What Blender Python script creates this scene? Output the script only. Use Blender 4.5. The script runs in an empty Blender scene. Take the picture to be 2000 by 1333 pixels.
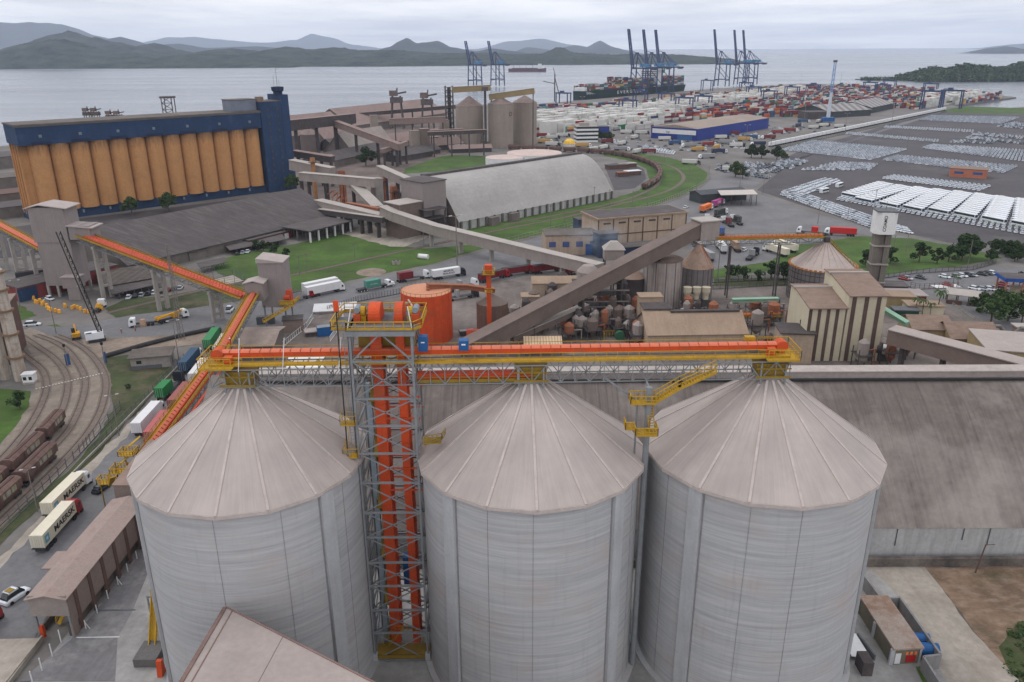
import bpy, math, random
from mathutils import Vector, noise
R = math.radians
rnd = random.Random(7)
scene = bpy.context.scene
col = scene.collection

# ---------------------------------------------------------------- camera
F = 1540.0; PITCH = math.atan((666.5 - 92) / F); ROLL = R(0.25); H = 90.0
CP, SP = math.cos(PITCH), math.sin(PITCH)
def ray(u, v):
    x = (u - 1000) / F; y = (v - 666.5) / F
    c, s = math.cos(ROLL), math.sin(ROLL)
    x, y = c * x - s * y, s * x + c * y
    return (x, CP - y * SP, -SP - y * CP)
def G(u, v, z=0.0):            # place surveyed on the level z (photo point u, v)
    d = ray(u, v); t = (z - H) / d[2]
    return Vector((d[0] * t, d[1] * t, z))
def A(u, v, Y):                # place surveyed at the distance Y
    d = ray(u, v); t = Y / d[1]
    return Vector((d[0] * t, Y, H + d[2] * t))
def zat(u, v, Y): return A(u, v, Y).z

cam = bpy.data.cameras.new('camera'); co = bpy.data.objects.new('camera', cam); col.objects.link(co)
cam.sensor_width = 36; cam.lens = 36 * F / 2000; cam.clip_start = 1; cam.clip_end = 120000
co.location = (0, 0, H)
from mathutils import Matrix
co.matrix_world = Matrix.Translation((0, 0, H)) @ Matrix.Rotation(R(90) - PITCH, 4, 'X') @ Matrix.Rotation(ROLL * -1, 4, 'Z')
scene.camera = co
scene.view_settings.view_transform = 'Standard'
try: scene.view_settings.look = 'None'
except Exception: pass
scene.view_settings.exposure = 0.0
scene.cycles.max_bounces = 5; scene.cycles.diffuse_bounces = 2; scene.cycles.glossy_bounces = 2
scene.cycles.transparent_max_bounces = 8; scene.cycles.volume_bounces = 1
scene.cycles.use_denoising = True

# ---------------------------------------------------------------- materials
def S(r, g, b, k=1.0):         # sRGB 0..255 -> linear, times k
    f = lambda c: ((c / 255 + .055) / 1.055) ** 2.4 if c > 10 else c / 255 / 12.92
    return (f(r) * k, f(g) * k, f(b) * k)
MATS = {}
class NT:
    def __init__(s, tree): s.t = tree; s.n = tree.nodes; s.l = tree.links
    def add(s, typ, **kw):
        n = s.n.new(typ)
        for k, v in kw.items():
            if k.startswith('i_'):
                n.inputs[int(k[2:]) if k[2:].isdigit() else k[2:].replace('_', ' ')].default_value = v
            else: setattr(n, k, v)
        return n
    def link(s, a, b): s.l.new(a, b)
    def math(s, op, a, b=None):
        n = s.n.new('ShaderNodeMath'); n.operation = op
        for i, x in enumerate((a, b)):
            if x is None: continue
            if isinstance(x, (int, float)): n.inputs[i].default_value = x
            else: s.l.new(x, n.inputs[i])
        return n.outputs[0]
    def noise(s, vec, scale, detail=4, rough=.6):
        n = s.n.new('ShaderNodeTexNoise'); n.inputs['Scale'].default_value = scale
        n.inputs['Detail'].default_value = detail; n.inputs['Roughness'].default_value = rough
        if vec is not None: s.l.new(vec, n.inputs['Vector'])
        return n.outputs['Fac']
    def mapping(s, vec, scale=(1, 1, 1), rot=(0, 0, 0)):
        n = s.n.new('ShaderNodeMapping'); n.inputs['Scale'].default_value = scale; n.inputs['Rotation'].default_value = rot
        s.l.new(vec, n.inputs['Vector']); return n.outputs[0]
    def ramp(s, fac, a, b, lo=0.0, hi=1.0):
        n = s.n.new('ShaderNodeMapRange'); n.inputs[1].default_value = a; n.inputs[2].default_value = b
        n.inputs[3].default_value = lo; n.inputs[4].default_value = hi; n.clamp = True
        s.l.new(fac, n.inputs[0]); return n.outputs[0]
    def mix(s, fac, a, b, blend='MIX'):
        n = s.n.new('ShaderNodeMix'); n.data_type = 'RGBA'; n.blend_type = blend
        for i, x in ((0, fac), (6, a), (7, b)):
            if isinstance(x, (int, float)): n.inputs[i].default_value = x
            elif isinstance(x, tuple): n.inputs[i].default_value = (*x[:3], 1)
            else: s.l.new(x, n.inputs[i])
        return n.outputs[2]
def mat(name, c, rough=.8, var=.18, scale=.35, dirt=None, streak=None, metal=0.0, bump=0.0, bscale=3.0, rand=0.0, spec=.3, line=None, attr=None, emit=None):
    """base colour c, broad variation var; dirt=(colour, amount, scale, cover); streak=(scale xyz, amount, dark colour);
       line=(axis, per metre, width, colour, amount) regular joints or corrugation"""
    if name in MATS: return MATS[name]
    m = bpy.data.materials.new(name); MATS[name] = m; m.use_nodes = True
    t = NT(m.node_tree); b = t.n['Principled BSDF']
    tc = t.add('ShaderNodeTexCoord'); ob = tc.outputs['Object']
    if attr:
        at = t.add('ShaderNodeAttribute', attribute_name=attr); base = at.outputs['Color']
    else:
        base = t.mix(0.0, c, c)
    if rand:
        oi = t.add('ShaderNodeObjectInfo')
        f = t.ramp(oi.outputs['Random'], 0, 1, 1 - rand, 1 + rand)
        base = t.mix(1.0, base, f, 'MULTIPLY')
    if var:
        f = t.ramp(t.noise(ob, scale, 5, .65), .3, .7, 1 - var, 1 + var)
        base = t.mix(1.0, base, f, 'MULTIPLY')
    if var:
        f = t.ramp(t.noise(ob, scale * 11, 4, .7), .3, .7, 1 - min(.16, var * .9), 1 + min(.16, var * .9))
        base = t.mix(1.0, base, f, 'MULTIPLY')
    if line:
        ax, per, wd, lc, am = line
        sx = t.add('ShaderNodeSeparateXYZ'); t.link(ob, sx.inputs[0])
        fr = t.math('FRACT', t.math('MULTIPLY', sx.outputs[ax], per))
        base = t.mix(t.math('MULTIPLY', t.math('LESS_THAN', fr, wd), am), base, lc)
    if streak:
        sc, am, sc_c = streak
        f = t.ramp(t.noise(t.mapping(ob, sc), 1.0, 4, .6), .45, .75, 0, am)
        base = t.mix(f, base, sc_c)
    if dirt:
        dc, am, sc, cover = dirt
        f = t.ramp(t.noise(ob, sc, 6, .7), cover, cover + .18, 0, am)
        base = t.mix(f, base, dc)
    t.link(base, b.inputs['Base Color'])
    b.inputs['Roughness'].default_value = rough; b.inputs['Metallic'].default_value = metal
    b.inputs['Specular IOR Level'].default_value = spec
    if bump:
        bn = t.add('ShaderNodeBump'); bn.inputs['Strength'].default_value = bump; bn.inputs['Distance'].default_value = .1
        t.link(t.noise(ob, bscale, 5, .6), bn.inputs['Height']); t.link(bn.outputs[0], b.inputs['Normal'])
    return m

# ---------------------------------------------------------------- mesh helper
class MB:
    def __init__(s): s.v = []; s.f = []; s.c = None
    def poly(s, pts):
        b = len(s.v); s.v.extend(tuple(p) for p in pts); s.f.append(tuple(range(b, b + len(pts)))); return s
    def hexa(s, p):            # 8 points: 4 bottom ccw, 4 top ccw
        b = len(s.v); s.v.extend(tuple(x) for x in p)
        for q in ((3, 2, 1, 0), (4, 5, 6, 7), (0, 1, 5, 4), (1, 2, 6, 5), (2, 3, 7, 6), (3, 0, 4, 7)):
            s.f.append(tuple(b + i for i in q))
        return s
    def box(s, x, y, z, lx, ly, h, rot=0.0, tx=1.0, ty=1.0):
        c, n = math.cos(rot), math.sin(rot); P = []
        for zz, kx, ky in ((z, 1, 1), (z + h, tx, ty)):
            for a, b in ((-1, -1), (1, -1), (1, 1), (-1, 1)):
                dx, dy = a * lx / 2 * kx, b * ly / 2 * ky
                P.append((x + dx * c - dy * n, y + dx * n + dy * c, zz))
        return s.hexa(P)
    def beam(s, p, q, w, h=None, up=(0, 0, 1)):
        h = h or w; p = Vector(p); q = Vector(q); d = q - p
        if d.length < 1e-6: return s
        d.normalize(); upv = Vector(up)
        if abs(d.dot(upv)) > .97: upv = Vector((0, 1, 0)) if abs(d.y) < .9 else Vector((1, 0, 0))
        r = d.cross(upv).normalized(); u = r.cross(d)
        r *= w / 2; u *= h / 2
        return s.hexa([p - r - u, p + r - u, q + r - u, q - r - u, p - r + u, p + r + u, q + r + u, q - r + u])
    def tube(s, p, q, r1, r2=None, n=8, caps=True):
        r2 = r1 if r2 is None else r2; p = Vector(p); q = Vector(q); d = (q - p).normalized()
        a = Vector((1, 0, 0)) if abs(d.x) < .8 else Vector((0, 1, 0))
        a = d.cross(a).normalized(); b = d.cross(a); o = len(s.v)
        for i in range(n):
            t = 2 * math.pi * i / n; w = a * math.cos(t) + b * math.sin(t)
            s.v.append(tuple(p + w * r1)); s.v.append(tuple(q + w * r2))
        for i in range(n):
            j = (i + 1) % n; s.f.append((o + 2 * i, o + 2 * j, o + 2 * j + 1, o + 2 * i + 1))
        if caps:
            s.f.append(tuple(o + 2 * i for i in range(n))[::-1]); s.f.append(tuple(o + 2 * i + 1 for i in range(n)))
        return s
    def path(s, pts, r, n=6):
        for a, b in zip(pts[:-1], pts[1:]): s.tube(a, b, r, r, n)
        return s
    def lathe(s, x, y, prof, n=24, a0=0.0, caps=False):   # prof: (r, z) pairs bottom to top
        o = len(s.v)
        for r, z in prof:
            for i in range(n):
                t = a0 + 2 * math.pi * i / n; s.v.append((x + r * math.cos(t), y + r * math.sin(t), z))
        for k in range(len(prof) - 1):
            for i in range(n):
                j = (i + 1) % n; s.f.append((o + k * n + i, o + k * n + j, o + (k + 1) * n + j, o + (k + 1) * n + i))
        if caps:
            s.f.append(tuple(o + i for i in range(n))[::-1]); s.f.append(tuple(o + (len(prof) - 1) * n + i for i in range(n)))
        return s
    def prism(s, pts, z0, z1):
        n = len(pts); o = len(s.v)
        s.v.extend((p[0], p[1], z0) for p in pts); s.v.extend((p[0], p[1], z1) for p in pts)
        s.f.append(tuple(range(o, o + n))[::-1]); s.f.append(tuple(range(o + n, o + 2 * n)))
        for i in range(n):
            j = (i + 1) % n; s.f.append((o + i, o + j, o + n + j, o + n + i))
        return s
    def build(s, name, m, parent=None, world=False, smooth=False):
        me = bpy.data.meshes.new(name)
        if world and parent is not None:
            L = parent.location; vs = [(x - L.x, y - L.y, z - L.z) for x, y, z in s.v]
        else: vs = s.v
        me.from_pydata(vs, [], s.f); me.materials.append(m)
        if s.c:
            ca = me.color_attributes.new('col', 'FLOAT_COLOR', 'CORNER'); k = 0
            for p, cc in zip(me.polygons, s.c):
                for _ in p.loop_indices: ca.data[k].color = (*cc, 1); k += 1
        if smooth:
            for p in me.polygons: p.use_smooth = True
        me.update()
        o = bpy.data.objects.new(name, me); col.objects.link(o)
        if parent is not None: o.parent = parent
        return o
def tag(o, label=None, cat=None, group=None, kind=None):
    if label: o['label'] = label
    if cat: o['category'] = cat
    if group: o['group'] = group
    if kind: o['kind'] = kind
    return o
def thing(name, label, cat, loc=(0, 0, 0), rot=0.0, group=None):
    o = bpy.data.objects.new(name, None); col.objects.link(o); o.empty_display_size = .5
    o.location = loc; o.rotation_euler = (0, 0, rot)
    return tag(o, label, cat, group)
def dup(root, loc, rot=0.0, label=None, group=None, mats=None):
    """copy a thing with its parts and sub-parts; mats maps old material -> new"""
    def cp(o, par):
        c = o.copy(); col.objects.link(c)
        if par is not None: c.parent = par
        if mats and c.type == 'MESH' and c.material_slots and c.material_slots[0].material in mats:
            c.material_slots[0].link = 'OBJECT'; c.material_slots[0].material = mats[o.material_slots[0].material]
        for ch in o.children: cp(ch, c)
        return c
    r = cp(root, None); r.location = loc; r.rotation_euler = (0, 0, rot)
    if label: r['label'] = label
    if group: r['group'] = group
    return r
def struct(name, mb, m, smooth=False, kind='structure', world=False):
    return tag(mb.build(name, m, smooth=smooth), kind=kind)
def gp(pts, z=0.0): return [G(u, v, 0).xy.to_3d() + Vector((0, 0, z)) for u, v in pts]
def smoothpath(pts, n=6):
    out = []; P = [pts[0]] + list(pts) + [pts[-1]]
    for i in range(1, len(P) - 2):
        p0, p1, p2, p3 = [Vector(q) for q in P[i - 1:i + 3]]
        for k in range(n):
            t = k / n
            out.append(.5 * ((2 * p1) + (p2 - p0) * t + (2 * p0 - 5 * p1 + 4 * p2 - p3) * t * t + (3 * p1 - p0 - 3 * p2 + p3) * t ** 3))
    out.append(Vector(pts[-1])); return out
def strip(mb, pts, w, z):      # flat ribbon along a path
    n = len(pts); L = []; Rr = []
    for i, p in enumerate(pts):
        a = pts[max(0, i - 1)]; b = pts[min(n - 1, i + 1)]; d = Vector((b[0] - a[0], b[1] - a[1], 0)).normalized(); nn = Vector((-d.y, d.x, 0)) * (w / 2)
        L.append((p[0] + nn.x, p[1] + nn.y, z)); Rr.append((p[0] - nn.x, p[1] - nn.y, z))
    o = len(mb.v); mb.v += L + Rr
    for i in range(n - 1): mb.f.append((o + n + i, o + n + i + 1, o + i + 1, o + i))
    return mb
def handrail(mb, pts, h=1.1, step=1.5, r=.045, mid=True):
    for a, b in zip(pts[:-1], pts[1:]):
        a = Vector(a); b = Vector(b); n = max(1, round((b - a).length / step)); up = Vector((0, 0, h))
        for i in range(n + 1): p = a.lerp(b, i / n); mb.beam(p, p + up, r * 1.6)
        mb.beam(a + up, b + up, r * 2)
        if mid: mb.beam(a + up * .5, b + up * .5, r * 1.4)
    return mb
def truss(mb, p, q, w, h, n, r=.12, sides=True):   # box truss: p, q at the bottom centre line
    p = Vector(p); q = Vector(q); d = (q - p).normalized(); s = Vector((-d.y, d.x, 0)).normalized() * (w / 2); up = Vector((0, 0, h))
    for sg in (-1, 1):
        o = s * sg
        mb.beam(p + o, q + o, r * 1.3); mb.beam(p + o + up, q + o + up, r * 1.3)
        for i in range(n + 1):
            a = p.lerp(q, i / n) + o; mb.beam(a, a + up, r)
            if i < n:
                b = p.lerp(q, (i + 1) / n) + o
                mb.beam(a + (up if i % 2 else up * 0), b + (up * 0 if i % 2 else up), r)
    for i in range(n + 1):
        a = p.lerp(q, i / n); mb.beam(a - s, a + s, r)
        if i < n: b = p.lerp(q, (i + 1) / n); mb.beam(a - s, b + s, r * .8)
    return mb
# ================================================================ kit of shared builders
def islands(mb):
    par = list(range(len(mb.v)))
    def find(a):
        while par[a] != a: par[a] = par[par[a]]; a = par[a]
        return a
    for f in mb.f:
        r = find(f[0])
        for i in f[1:]:
            q = find(i)
            if q != r: par[q] = r
    out = {}
    for f in mb.f: out.setdefault(find(f[0]), []).append(f)
    for fs in out.values():
        n = MB(); mp = {}
        for f in fs:
            g = []
            for i in f:
                if i not in mp: mp[i] = len(n.v); n.v.append(mb.v[i])
                g.append(mp[i])
            n.f.append(tuple(g))
        yield n
def build_each(mb, name, m, parent, world=True):
    """every separate piece of mb becomes a part of its own"""
    for k in islands(mb): k.build(name, m, parent, world)
def joined(name, pieces, parent=None, smooth=False):   # [(MB, material)] -> one mesh with several materials
    me = bpy.data.meshes.new(name); V = []; Fc = []; I = []
    for k, (mb, m) in enumerate(pieces):
        b = len(V); V += mb.v; Fc += [tuple(i + b for i in f) for f in mb.f]; I += [k] * len(mb.f); me.materials.append(m)
    me.from_pydata(V, [], Fc); me.polygons.foreach_set('material_index', I); me.update()
    o = bpy.data.objects.new(name, me); col.objects.link(o)
    if parent is not None: o.parent = parent
    return o
def lettering(name, s, size, m, parent, loc, rot, sx=1.0, bold=.0, local=True):
    cu = bpy.data.curves.new('t', 'FONT'); cu.body = s; cu.size = size; cu.align_x = 'CENTER'; cu.align_y = 'CENTER'; cu.extrude = .01; cu.offset = bold
    o = bpy.data.objects.new('t', cu); col.objects.link(o)
    me = bpy.data.meshes.new_from_object(o.evaluated_get(bpy.context.evaluated_depsgraph_get())); bpy.data.objects.remove(o); bpy.data.curves.remove(cu)
    me.materials.clear(); me.materials.append(m)
    o = bpy.data.objects.new(name, me); col.objects.link(o)
    if parent is not None: o.parent = parent
    o.location = loc; o.rotation_euler = rot; o.scale = (sx, 1, 1)
    return o
def two(u1, v1, u2, v2, z=0.0):
    a = G(u1, v1, z); b = G(u2, v2, z); c = (a + b) / 2
    return (c.x, c.y, 0.0), math.atan2(b.y - a.y, b.x - a.x), (b - a).length
def gable(T, x, y, lx, ly, hw, hr, wm, rm, rot=0, over=.5, z=0, ridge='x', roofname='roof', wallname='wall', th=.2):
    """walls with a pitched roof, ridge along local x or y; x, y world"""
    if ridge == 'y': lx, ly, rot = ly, lx, rot + math.pi / 2
    c, s = math.cos(rot), math.sin(rot)
    W = lambda a, b, zz: (x + a * c - b * s, y + a * s + b * c, z + zz)
    X, Y = lx / 2, ly / 2; b = MB()
    b.poly([W(-X, -Y, 0), W(X, -Y, 0), W(X, -Y, hw), W(-X, -Y, hw)]); b.poly([W(X, Y, 0), W(-X, Y, 0), W(-X, Y, hw), W(X, Y, hw)])
    b.poly([W(X, -Y, 0), W(X, Y, 0), W(X, Y, hw), W(X, 0, hw + hr), W(X, -Y, hw)]); b.poly([W(-X, Y, 0), W(-X, -Y, 0), W(-X, -Y, hw), W(-X, 0, hw + hr), W(-X, Y, hw)])
    b.build(wallname, wm, T, True)
    r = MB(); o = over; sl = hr / Y
    for sg in (-1, 1):
        e = [W(-X - o, 0, hw + hr), W(X + o, 0, hw + hr), W(X + o, sg * (Y + o), hw - sl * o), W(-X - o, sg * (Y + o), hw - sl * o)]
        if sg > 0: e = e[::-1]
        lo = [Vector(p) for p in e]; hi = [p + Vector((0, 0, th)) for p in lo]
        if sg < 0: lo = lo[::-1]; hi = hi[::-1]
        r.hexa(lo + hi)
    r.build(roofname, rm, T, True)
def boxhouse(name, label, cat, x, y, lx, ly, h, rot, wm, rm, group=None, over=.3, windows=0, wmat=None, z=0, rh=.35):
    T = thing(name, label, cat, (x, y, z), rot, group)
    MB().box(0, 0, 0, lx, ly, h).build('wall', wm, T); MB().box(0, 0, h, lx + 2 * over, ly + 2 * over, rh).build('roof', rm, T)
    for i in range(windows):
        MB().box(-lx / 2 + lx * (i + .5) / windows, -ly / 2 - .03, h * .42, lx / windows * .5, .1, h * .28).build('window', wmat or m_glass, T)
    return T
m_glass = mat('dark_window_glass', (.02, .025, .03), .15, 0, spec=.6)
m_tyre = mat('tyre_rubber', (.022, .022, .024), .9, .2, 2)
m_chassis = mat('truck_chassis', (.04, .04, .045), .7, .2, 1)
m_rim = mat('wheel_rim', S(180, 180, 182), .5, .1)
m_carwhite = mat('car_white', S(226, 230, 236, .95), .35, .04, 1, rand=.05, spec=.5)
m_carsilver = mat('car_silver', S(168, 172, 180), .35, .05, 1, rand=.15, spec=.5)
m_cardark = mat('car_dark', S(48, 52, 62), .3, .1, 1, rand=.3, spec=.5)
m_carred = mat('car_red', S(140, 30, 34), .35, .1, 1, spec=.5)
# ---- vehicles, nose to +x
def loft(secs):                 # secs: (x, [(y,z)...]) rings
    b = MB(); n = len(secs[0][1])
    for x, ring in secs: b.v += [(x, y, z) for y, z in ring]
    for k in range(len(secs) - 1):
        for i in range(n):
            j = (i + 1) % n; b.f.append((k * n + i, k * n + j, (k + 1) * n + j, (k + 1) * n + i))
    b.f.append(tuple(range(n))[::-1]); b.f.append(tuple(range((len(secs) - 1) * n, len(secs) * n)))
    return b
def car_body(L=4.3, W=1.78, Hh=1.46):
    def ring(w, zb, zt, r=.18): h = w / 2; return [(-h + r * .3, zb), (h - r * .3, zb), (h, zb + .25), (h, zt - r), (h - r, zt), (-h + r, zt), (-h, zt - r), (-h, zb + .25)]
    b = loft([(-L / 2, ring(W * .86, .34, .72)), (-L / 2 + .12, ring(W * .97, .24, .86)), (-L / 4, ring(W, .2, .92)), (L / 6, ring(W, .2, .9)), (L / 2 - .5, ring(W * .97, .22, .78)), (L / 2, ring(W * .8, .34, .58))])
    cab = loft([(-L / 2 + .3, ring(W * .84, .84, .95, .05)), (-L / 2 + .75, ring(W * .76, .84, Hh - .03)), (0.1, ring(W * .76, .84, Hh)), (.42, ring(W * .76, .84, Hh - .1)), (L / 4 + .1, ring(W * .84, .84, .9, .04))])
    top = loft([(-L / 2 + .85, ring(W * .74, Hh - .12, Hh + .01, .06)), (0.1, ring(W * .74, Hh - .12, Hh + .03, .06)), (.36, ring(W * .72, Hh - .16, Hh - .05, .04))])
    wh = MB()
    for x in (-L * .3, L * .31):
        for y in (-W / 2 + .02, W / 2 - .02): wh.tube((x, y - .1, .31), (x, y + .1, .31), .31, .31, 10)
    return b, cab, top, wh
def car_simple(name, m):
    b, cab, top, wh = car_body(); b.v += []; o = len(b.v); b.v += top.v; b.f += [tuple(i + o for i in f) for f in top.f]
    return joined(name, [(b, m), (cab, mat('pale_car_glass', S(118, 128, 140), .3, .05, spec=.5) if m is m_carwhite else m_glass), (wh, m_tyre)])
def car_full(m, suv=False):
    T = thing('parked_car', '', 'car'); b, cab, top, wh = car_body(4.4, 1.8, 1.75 if suv else 1.45)
    b.build('body', m, T); cab.build('windows', m_glass, T); top.build('car_roof', m, T); build_each(wh, 'wheel', m_tyre, T, False); return T
def pickup(m):
    T = thing('pickup_truck', '', 'pickup'); b, cab, top, wh = car_body(5.3, 1.85, 1.75)
    b.build('body', m, T); cab.build('windows', m_glass, T); top.build('car_roof', m, T); build_each(wh, 'wheel', m_tyre, T, False); return T
def tractor(T, m, x0, roof=True, bonnet=False):   # cab with its front at x0 + 2.3
    L = 2.3; r = lambda w, zb, zt: [(-w, zb), (w, zb), (w, zt), (w - .12, zt + .14), (-w + .12, zt + .14), (-w, zt)]
    if bonnet:
        secs = [(x0, r(1.2, .9, 2.9)), (x0 + 1.5, r(1.2, .9, 2.8)), (x0 + 1.9, r(1.15, .9, 1.9)), (x0 + 3.2, r(1.0, .8, 1.7)), (x0 + 3.4, r(.9, .8, 1.4))]
    else: secs = [(x0, r(1.24, .9, 3.1)), (x0 + 1.5, r(1.24, .8, 3.2)), (x0 + 2.0, r(1.22, .6, 2.7)), (x0 + 2.3, r(1.16, .55, 1.6))]
    loft(secs).build('cab', m, T)
    w = MB()
    if bonnet: w.hexa([(x0 + 1.52, -1.0, 2.05), (x0 + 1.93, -1.0, 2.0), (x0 + 1.93, 1.0, 2.0), (x0 + 1.52, 1.0, 2.05), (x0 + 1.3, -1.0, 2.75), (x0 + 1.56, -1.0, 2.76), (x0 + 1.56, 1.0, 2.76), (x0 + 1.3, 1.0, 2.75)])
    else: w.hexa([(x0 + 2.0, -1.1, 1.9), (x0 + 2.27, -1.1, 1.75), (x0 + 2.27, 1.1, 1.75), (x0 + 2.0, 1.1, 1.9), (x0 + 1.75, -1.1, 2.75), (x0 + 2.03, -1.1, 2.7), (x0 + 2.03, 1.1, 2.7), (x0 + 1.75, 1.1, 2.75)])
    w.build('windscreen', m_glass, T)
    for sy in (-1, 1): MB().box(x0 + 1.15, sy * 1.235, 1.9, .8, .06, .8).build('side_window', m_glass, T)
    if roof and not bonnet: loft([(x0 + .1, r(1.1, 3.2, 3.55)), (x0 + .8, r(1.1, 3.2, 3.5)), (x0 + 1.6, r(1.0, 3.2, 3.25))]).build('wind_deflector', m, T)
def wheels(T, xs, r=.5, wide=.34, m=None):
    for x in xs:
        for y in (-1.02, 1.02):
            w = MB().tube((x, y - wide / 2, r), (x, y + wide / 2, r), r, r, 12).build('wheel', m_tyre, T)
            if m: MB().tube((x, y - wide / 2 - .02, r), (x, y + wide / 2 + .02, r), r * .6, r * .6, 8).build('rim', m, w)
def contm(name, c, rough=.6): return mat(name, c, rough, .1, .5, dirt=(tuple(x * .6 for x in c), .4, .5, .56), line=(0, 3.3, .45, tuple(x * .8 for x in c), .5))
def container_body(L=12.19, W=2.44, Hh=2.74):
    b = MB().box(0, 0, 0, L, W, Hh)
    for x in (-L / 2, L / 2):
        for y in (-W / 2, W / 2): b.box(x, y, 0, .16, .16, Hh + .015)
    return b
def truck(label, cabm, boxm, kind='container', L=12.19, bonnet=False, group='trucks on the port roads', rims=None, text=None, name='container_truck', cat='truck', boxH=2.74, box_at=0.0, flat=13.0, side=True):
    """semi-trailer, whole vehicle centred on the origin"""
    T = thing(name, label, cat, group=group)
    ch = MB(); ch.box(-1.4, 0, 1.0, flat, .9, .3); ch.box(-1.4, 0, 1.28, flat, 2.3, .1); ch.box(5.4, 0, .75, 4.4, .9, .3)
    ch.build('chassis', m_chassis, T)
    tractor(T, cabm, 5.1, bonnet=bonnet)
    wheels(T, (-6.4, -5.1, -3.8, 4.0, 7.0 + (.6 if bonnet else 0)) , m=rims)
    if kind == 'container':
        cx = -1.4 + box_at; c = container_body(L, 2.44, boxH); c = [c.v.__setitem__(i, (v[0] + cx, v[1], v[2] + 1.4)) for i, v in enumerate(c.v)] and c
        B = c.build('container', boxm, T)
        for sy in (-.6, .6): MB().box(cx - L / 2 - .03, sy, 1.5, .08, 1.1, boxH - .2).build('door', boxm, B)
        for sy in (-.85, -.35, .35, .85): MB().box(cx - L / 2 - .09, sy, 1.5, .05, .05, boxH - .2).build('lock_rod', m_rim, B)
    elif kind == 'hopper':                    # grain trailer
        c = MB().box(-1.4, 0, 1.4, L, 2.5, 2.2); B = c.build('cargo_body', boxm, T)
        MB().box(-1.4, 0, 3.6, L - .1, 2.3, .18).build('tarpaulin', mat('tarp_dark', S(70, 64, 66), .8), T)
        for i in range(9): MB().box(-1.4 - L / 2 + L * (i + .5) / 9, 0, 1.4, .1, 2.6, 2.2).build('side_post', boxm, B)
    elif kind == 'tank':
        MB().tube((-7.2, 0, 2.35), (4.6, 0, 2.35), 1.12, 1.12, 18).build('tank', boxm, T); MB().box(-1.4, 0, 3.4, 10, .6, .1).build('catwalk', m_chassis, T)
    return T
# ---- trees
def leafmat(name, c1, c2):
    m = bpy.data.materials.new(name); m.use_nodes = True; t = NT(m.node_tree); b = t.n['Principled BSDF']
    oi = t.add('ShaderNodeObjectInfo'); ob = t.add('ShaderNodeTexCoord').outputs['Object']
    f = t.ramp(t.noise(ob, .9, 3, .6), .35, .65); base = t.mix(f, c1, c2); base = t.mix(1.0, base, t.ramp(oi.outputs['Random'], 0, 1, .75, 1.2), 'MULTIPLY')
    t.link(base, b.inputs['Base Color']); b.inputs['Roughness'].default_value = .8; b.inputs['Specular IOR Level'].default_value = .15
    return m
m_leaf = leafmat('dark_leaves', (.018, .038, .014), (.05, .085, .03)); m_leaf2 = leafmat('mid_leaves', (.03, .06, .02), (.075, .12, .04))
m_bark = mat('bark', S(92, 78, 66), .95, .3, 2)
def leaves(b, c, rx, rz, n, s, r_):
    for _ in range(n):
        while True:
            d = Vector((r_.uniform(-1, 1), r_.uniform(-1, 1), r_.uniform(-1, 1)))
            if .25 < d.length < 1: break
        d *= (.55 + .45 * d.length) / max(d.length, .01) * r_.uniform(.75, 1.05)
        p = Vector(c) + Vector((d.x * rx, d.y * rx, d.z * rz)); a = Vector((r_.uniform(-1, 1), r_.uniform(-1, 1), r_.uniform(-.6, .6))).normalized() * s * r_.uniform(.6, 1.2)
        q = a.cross(Vector((r_.uniform(-1, 1), r_.uniform(-1, 1), r_.uniform(-1, 1)))).normalized() * s * r_.uniform(.4, .8)
        b.poly([p - a, p + q, p + a, p - q])
def tree(label, h=7, r=3, n=900, seed=1, m=None, trunk_h=.12, group=None, name='tree'):
    r_ = random.Random(seed); T = thing(name, label, 'tree', group=group)
    tk = MB(); tk.tube((0, 0, 0), (r_.uniform(-.2, .2), r_.uniform(-.2, .2), h * .6), h * .035, h * .018, 7)
    b = MB(); k = 7 + int(r)
    for i in range(k):
        a = i * 2.4 + r_.random(); q = r * r_.uniform(.2, .95); zc = h * (trunk_h + (1 - trunk_h) * r_.uniform(.2, .82)); c = (q * math.cos(a), q * math.sin(a), zc); rr = r * r_.uniform(.2, .55)
        tk.tube((0, 0, h * .3), (c[0] * .8, c[1] * .8, c[2]), h * .016, h * .006, 5)
        leaves(b, c, rr, rr * .72, n // k, r * .075 + .14, r_)
    leaves(b, (0, 0, h * .8), r * .45, h * .2, n // 6, r * .075 + .14, r_)
    tk.build('trunk', m_bark, T); b.build('crown', m or m_leaf, T); return T
def palm(label, h=8, seed=1, group=None):
    r_ = random.Random(seed); T = thing('palm_tree', label, 'palm', group=group)
    MB().tube((0, 0, 0), (.3, .1, h), .2, .13, 8).build('trunk', m_bark, T); b = MB()
    for i in range(15):
        a = i * 2.399; el = r_.uniform(-.1, .9); p = Vector((.3, .1, h)); L = h * .36
        for k in range(5):
            d = Vector((math.cos(a) * math.cos(el), math.sin(a) * math.cos(el), math.sin(el))); q = p + d * L / 5; sd = Vector((-math.sin(a), math.cos(a), 0)) * (.42 - .06 * k)
            b.poly([p - sd, p + Vector((0, 0, .14)), q + Vector((0, 0, .14)), q - sd * .85]); b.poly([p + sd, q + sd * .85, q + Vector((0, 0, .14)), p + Vector((0, 0, .14))])
            p = q; el -= .42
    b.build('crown', m_leaf2, T); return T
def cluster(mb, c, r, h, n, s, r_): leaves(mb, (c[0], c[1], c[2] + h * .5), r, h * .55, n, s, r_)
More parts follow.
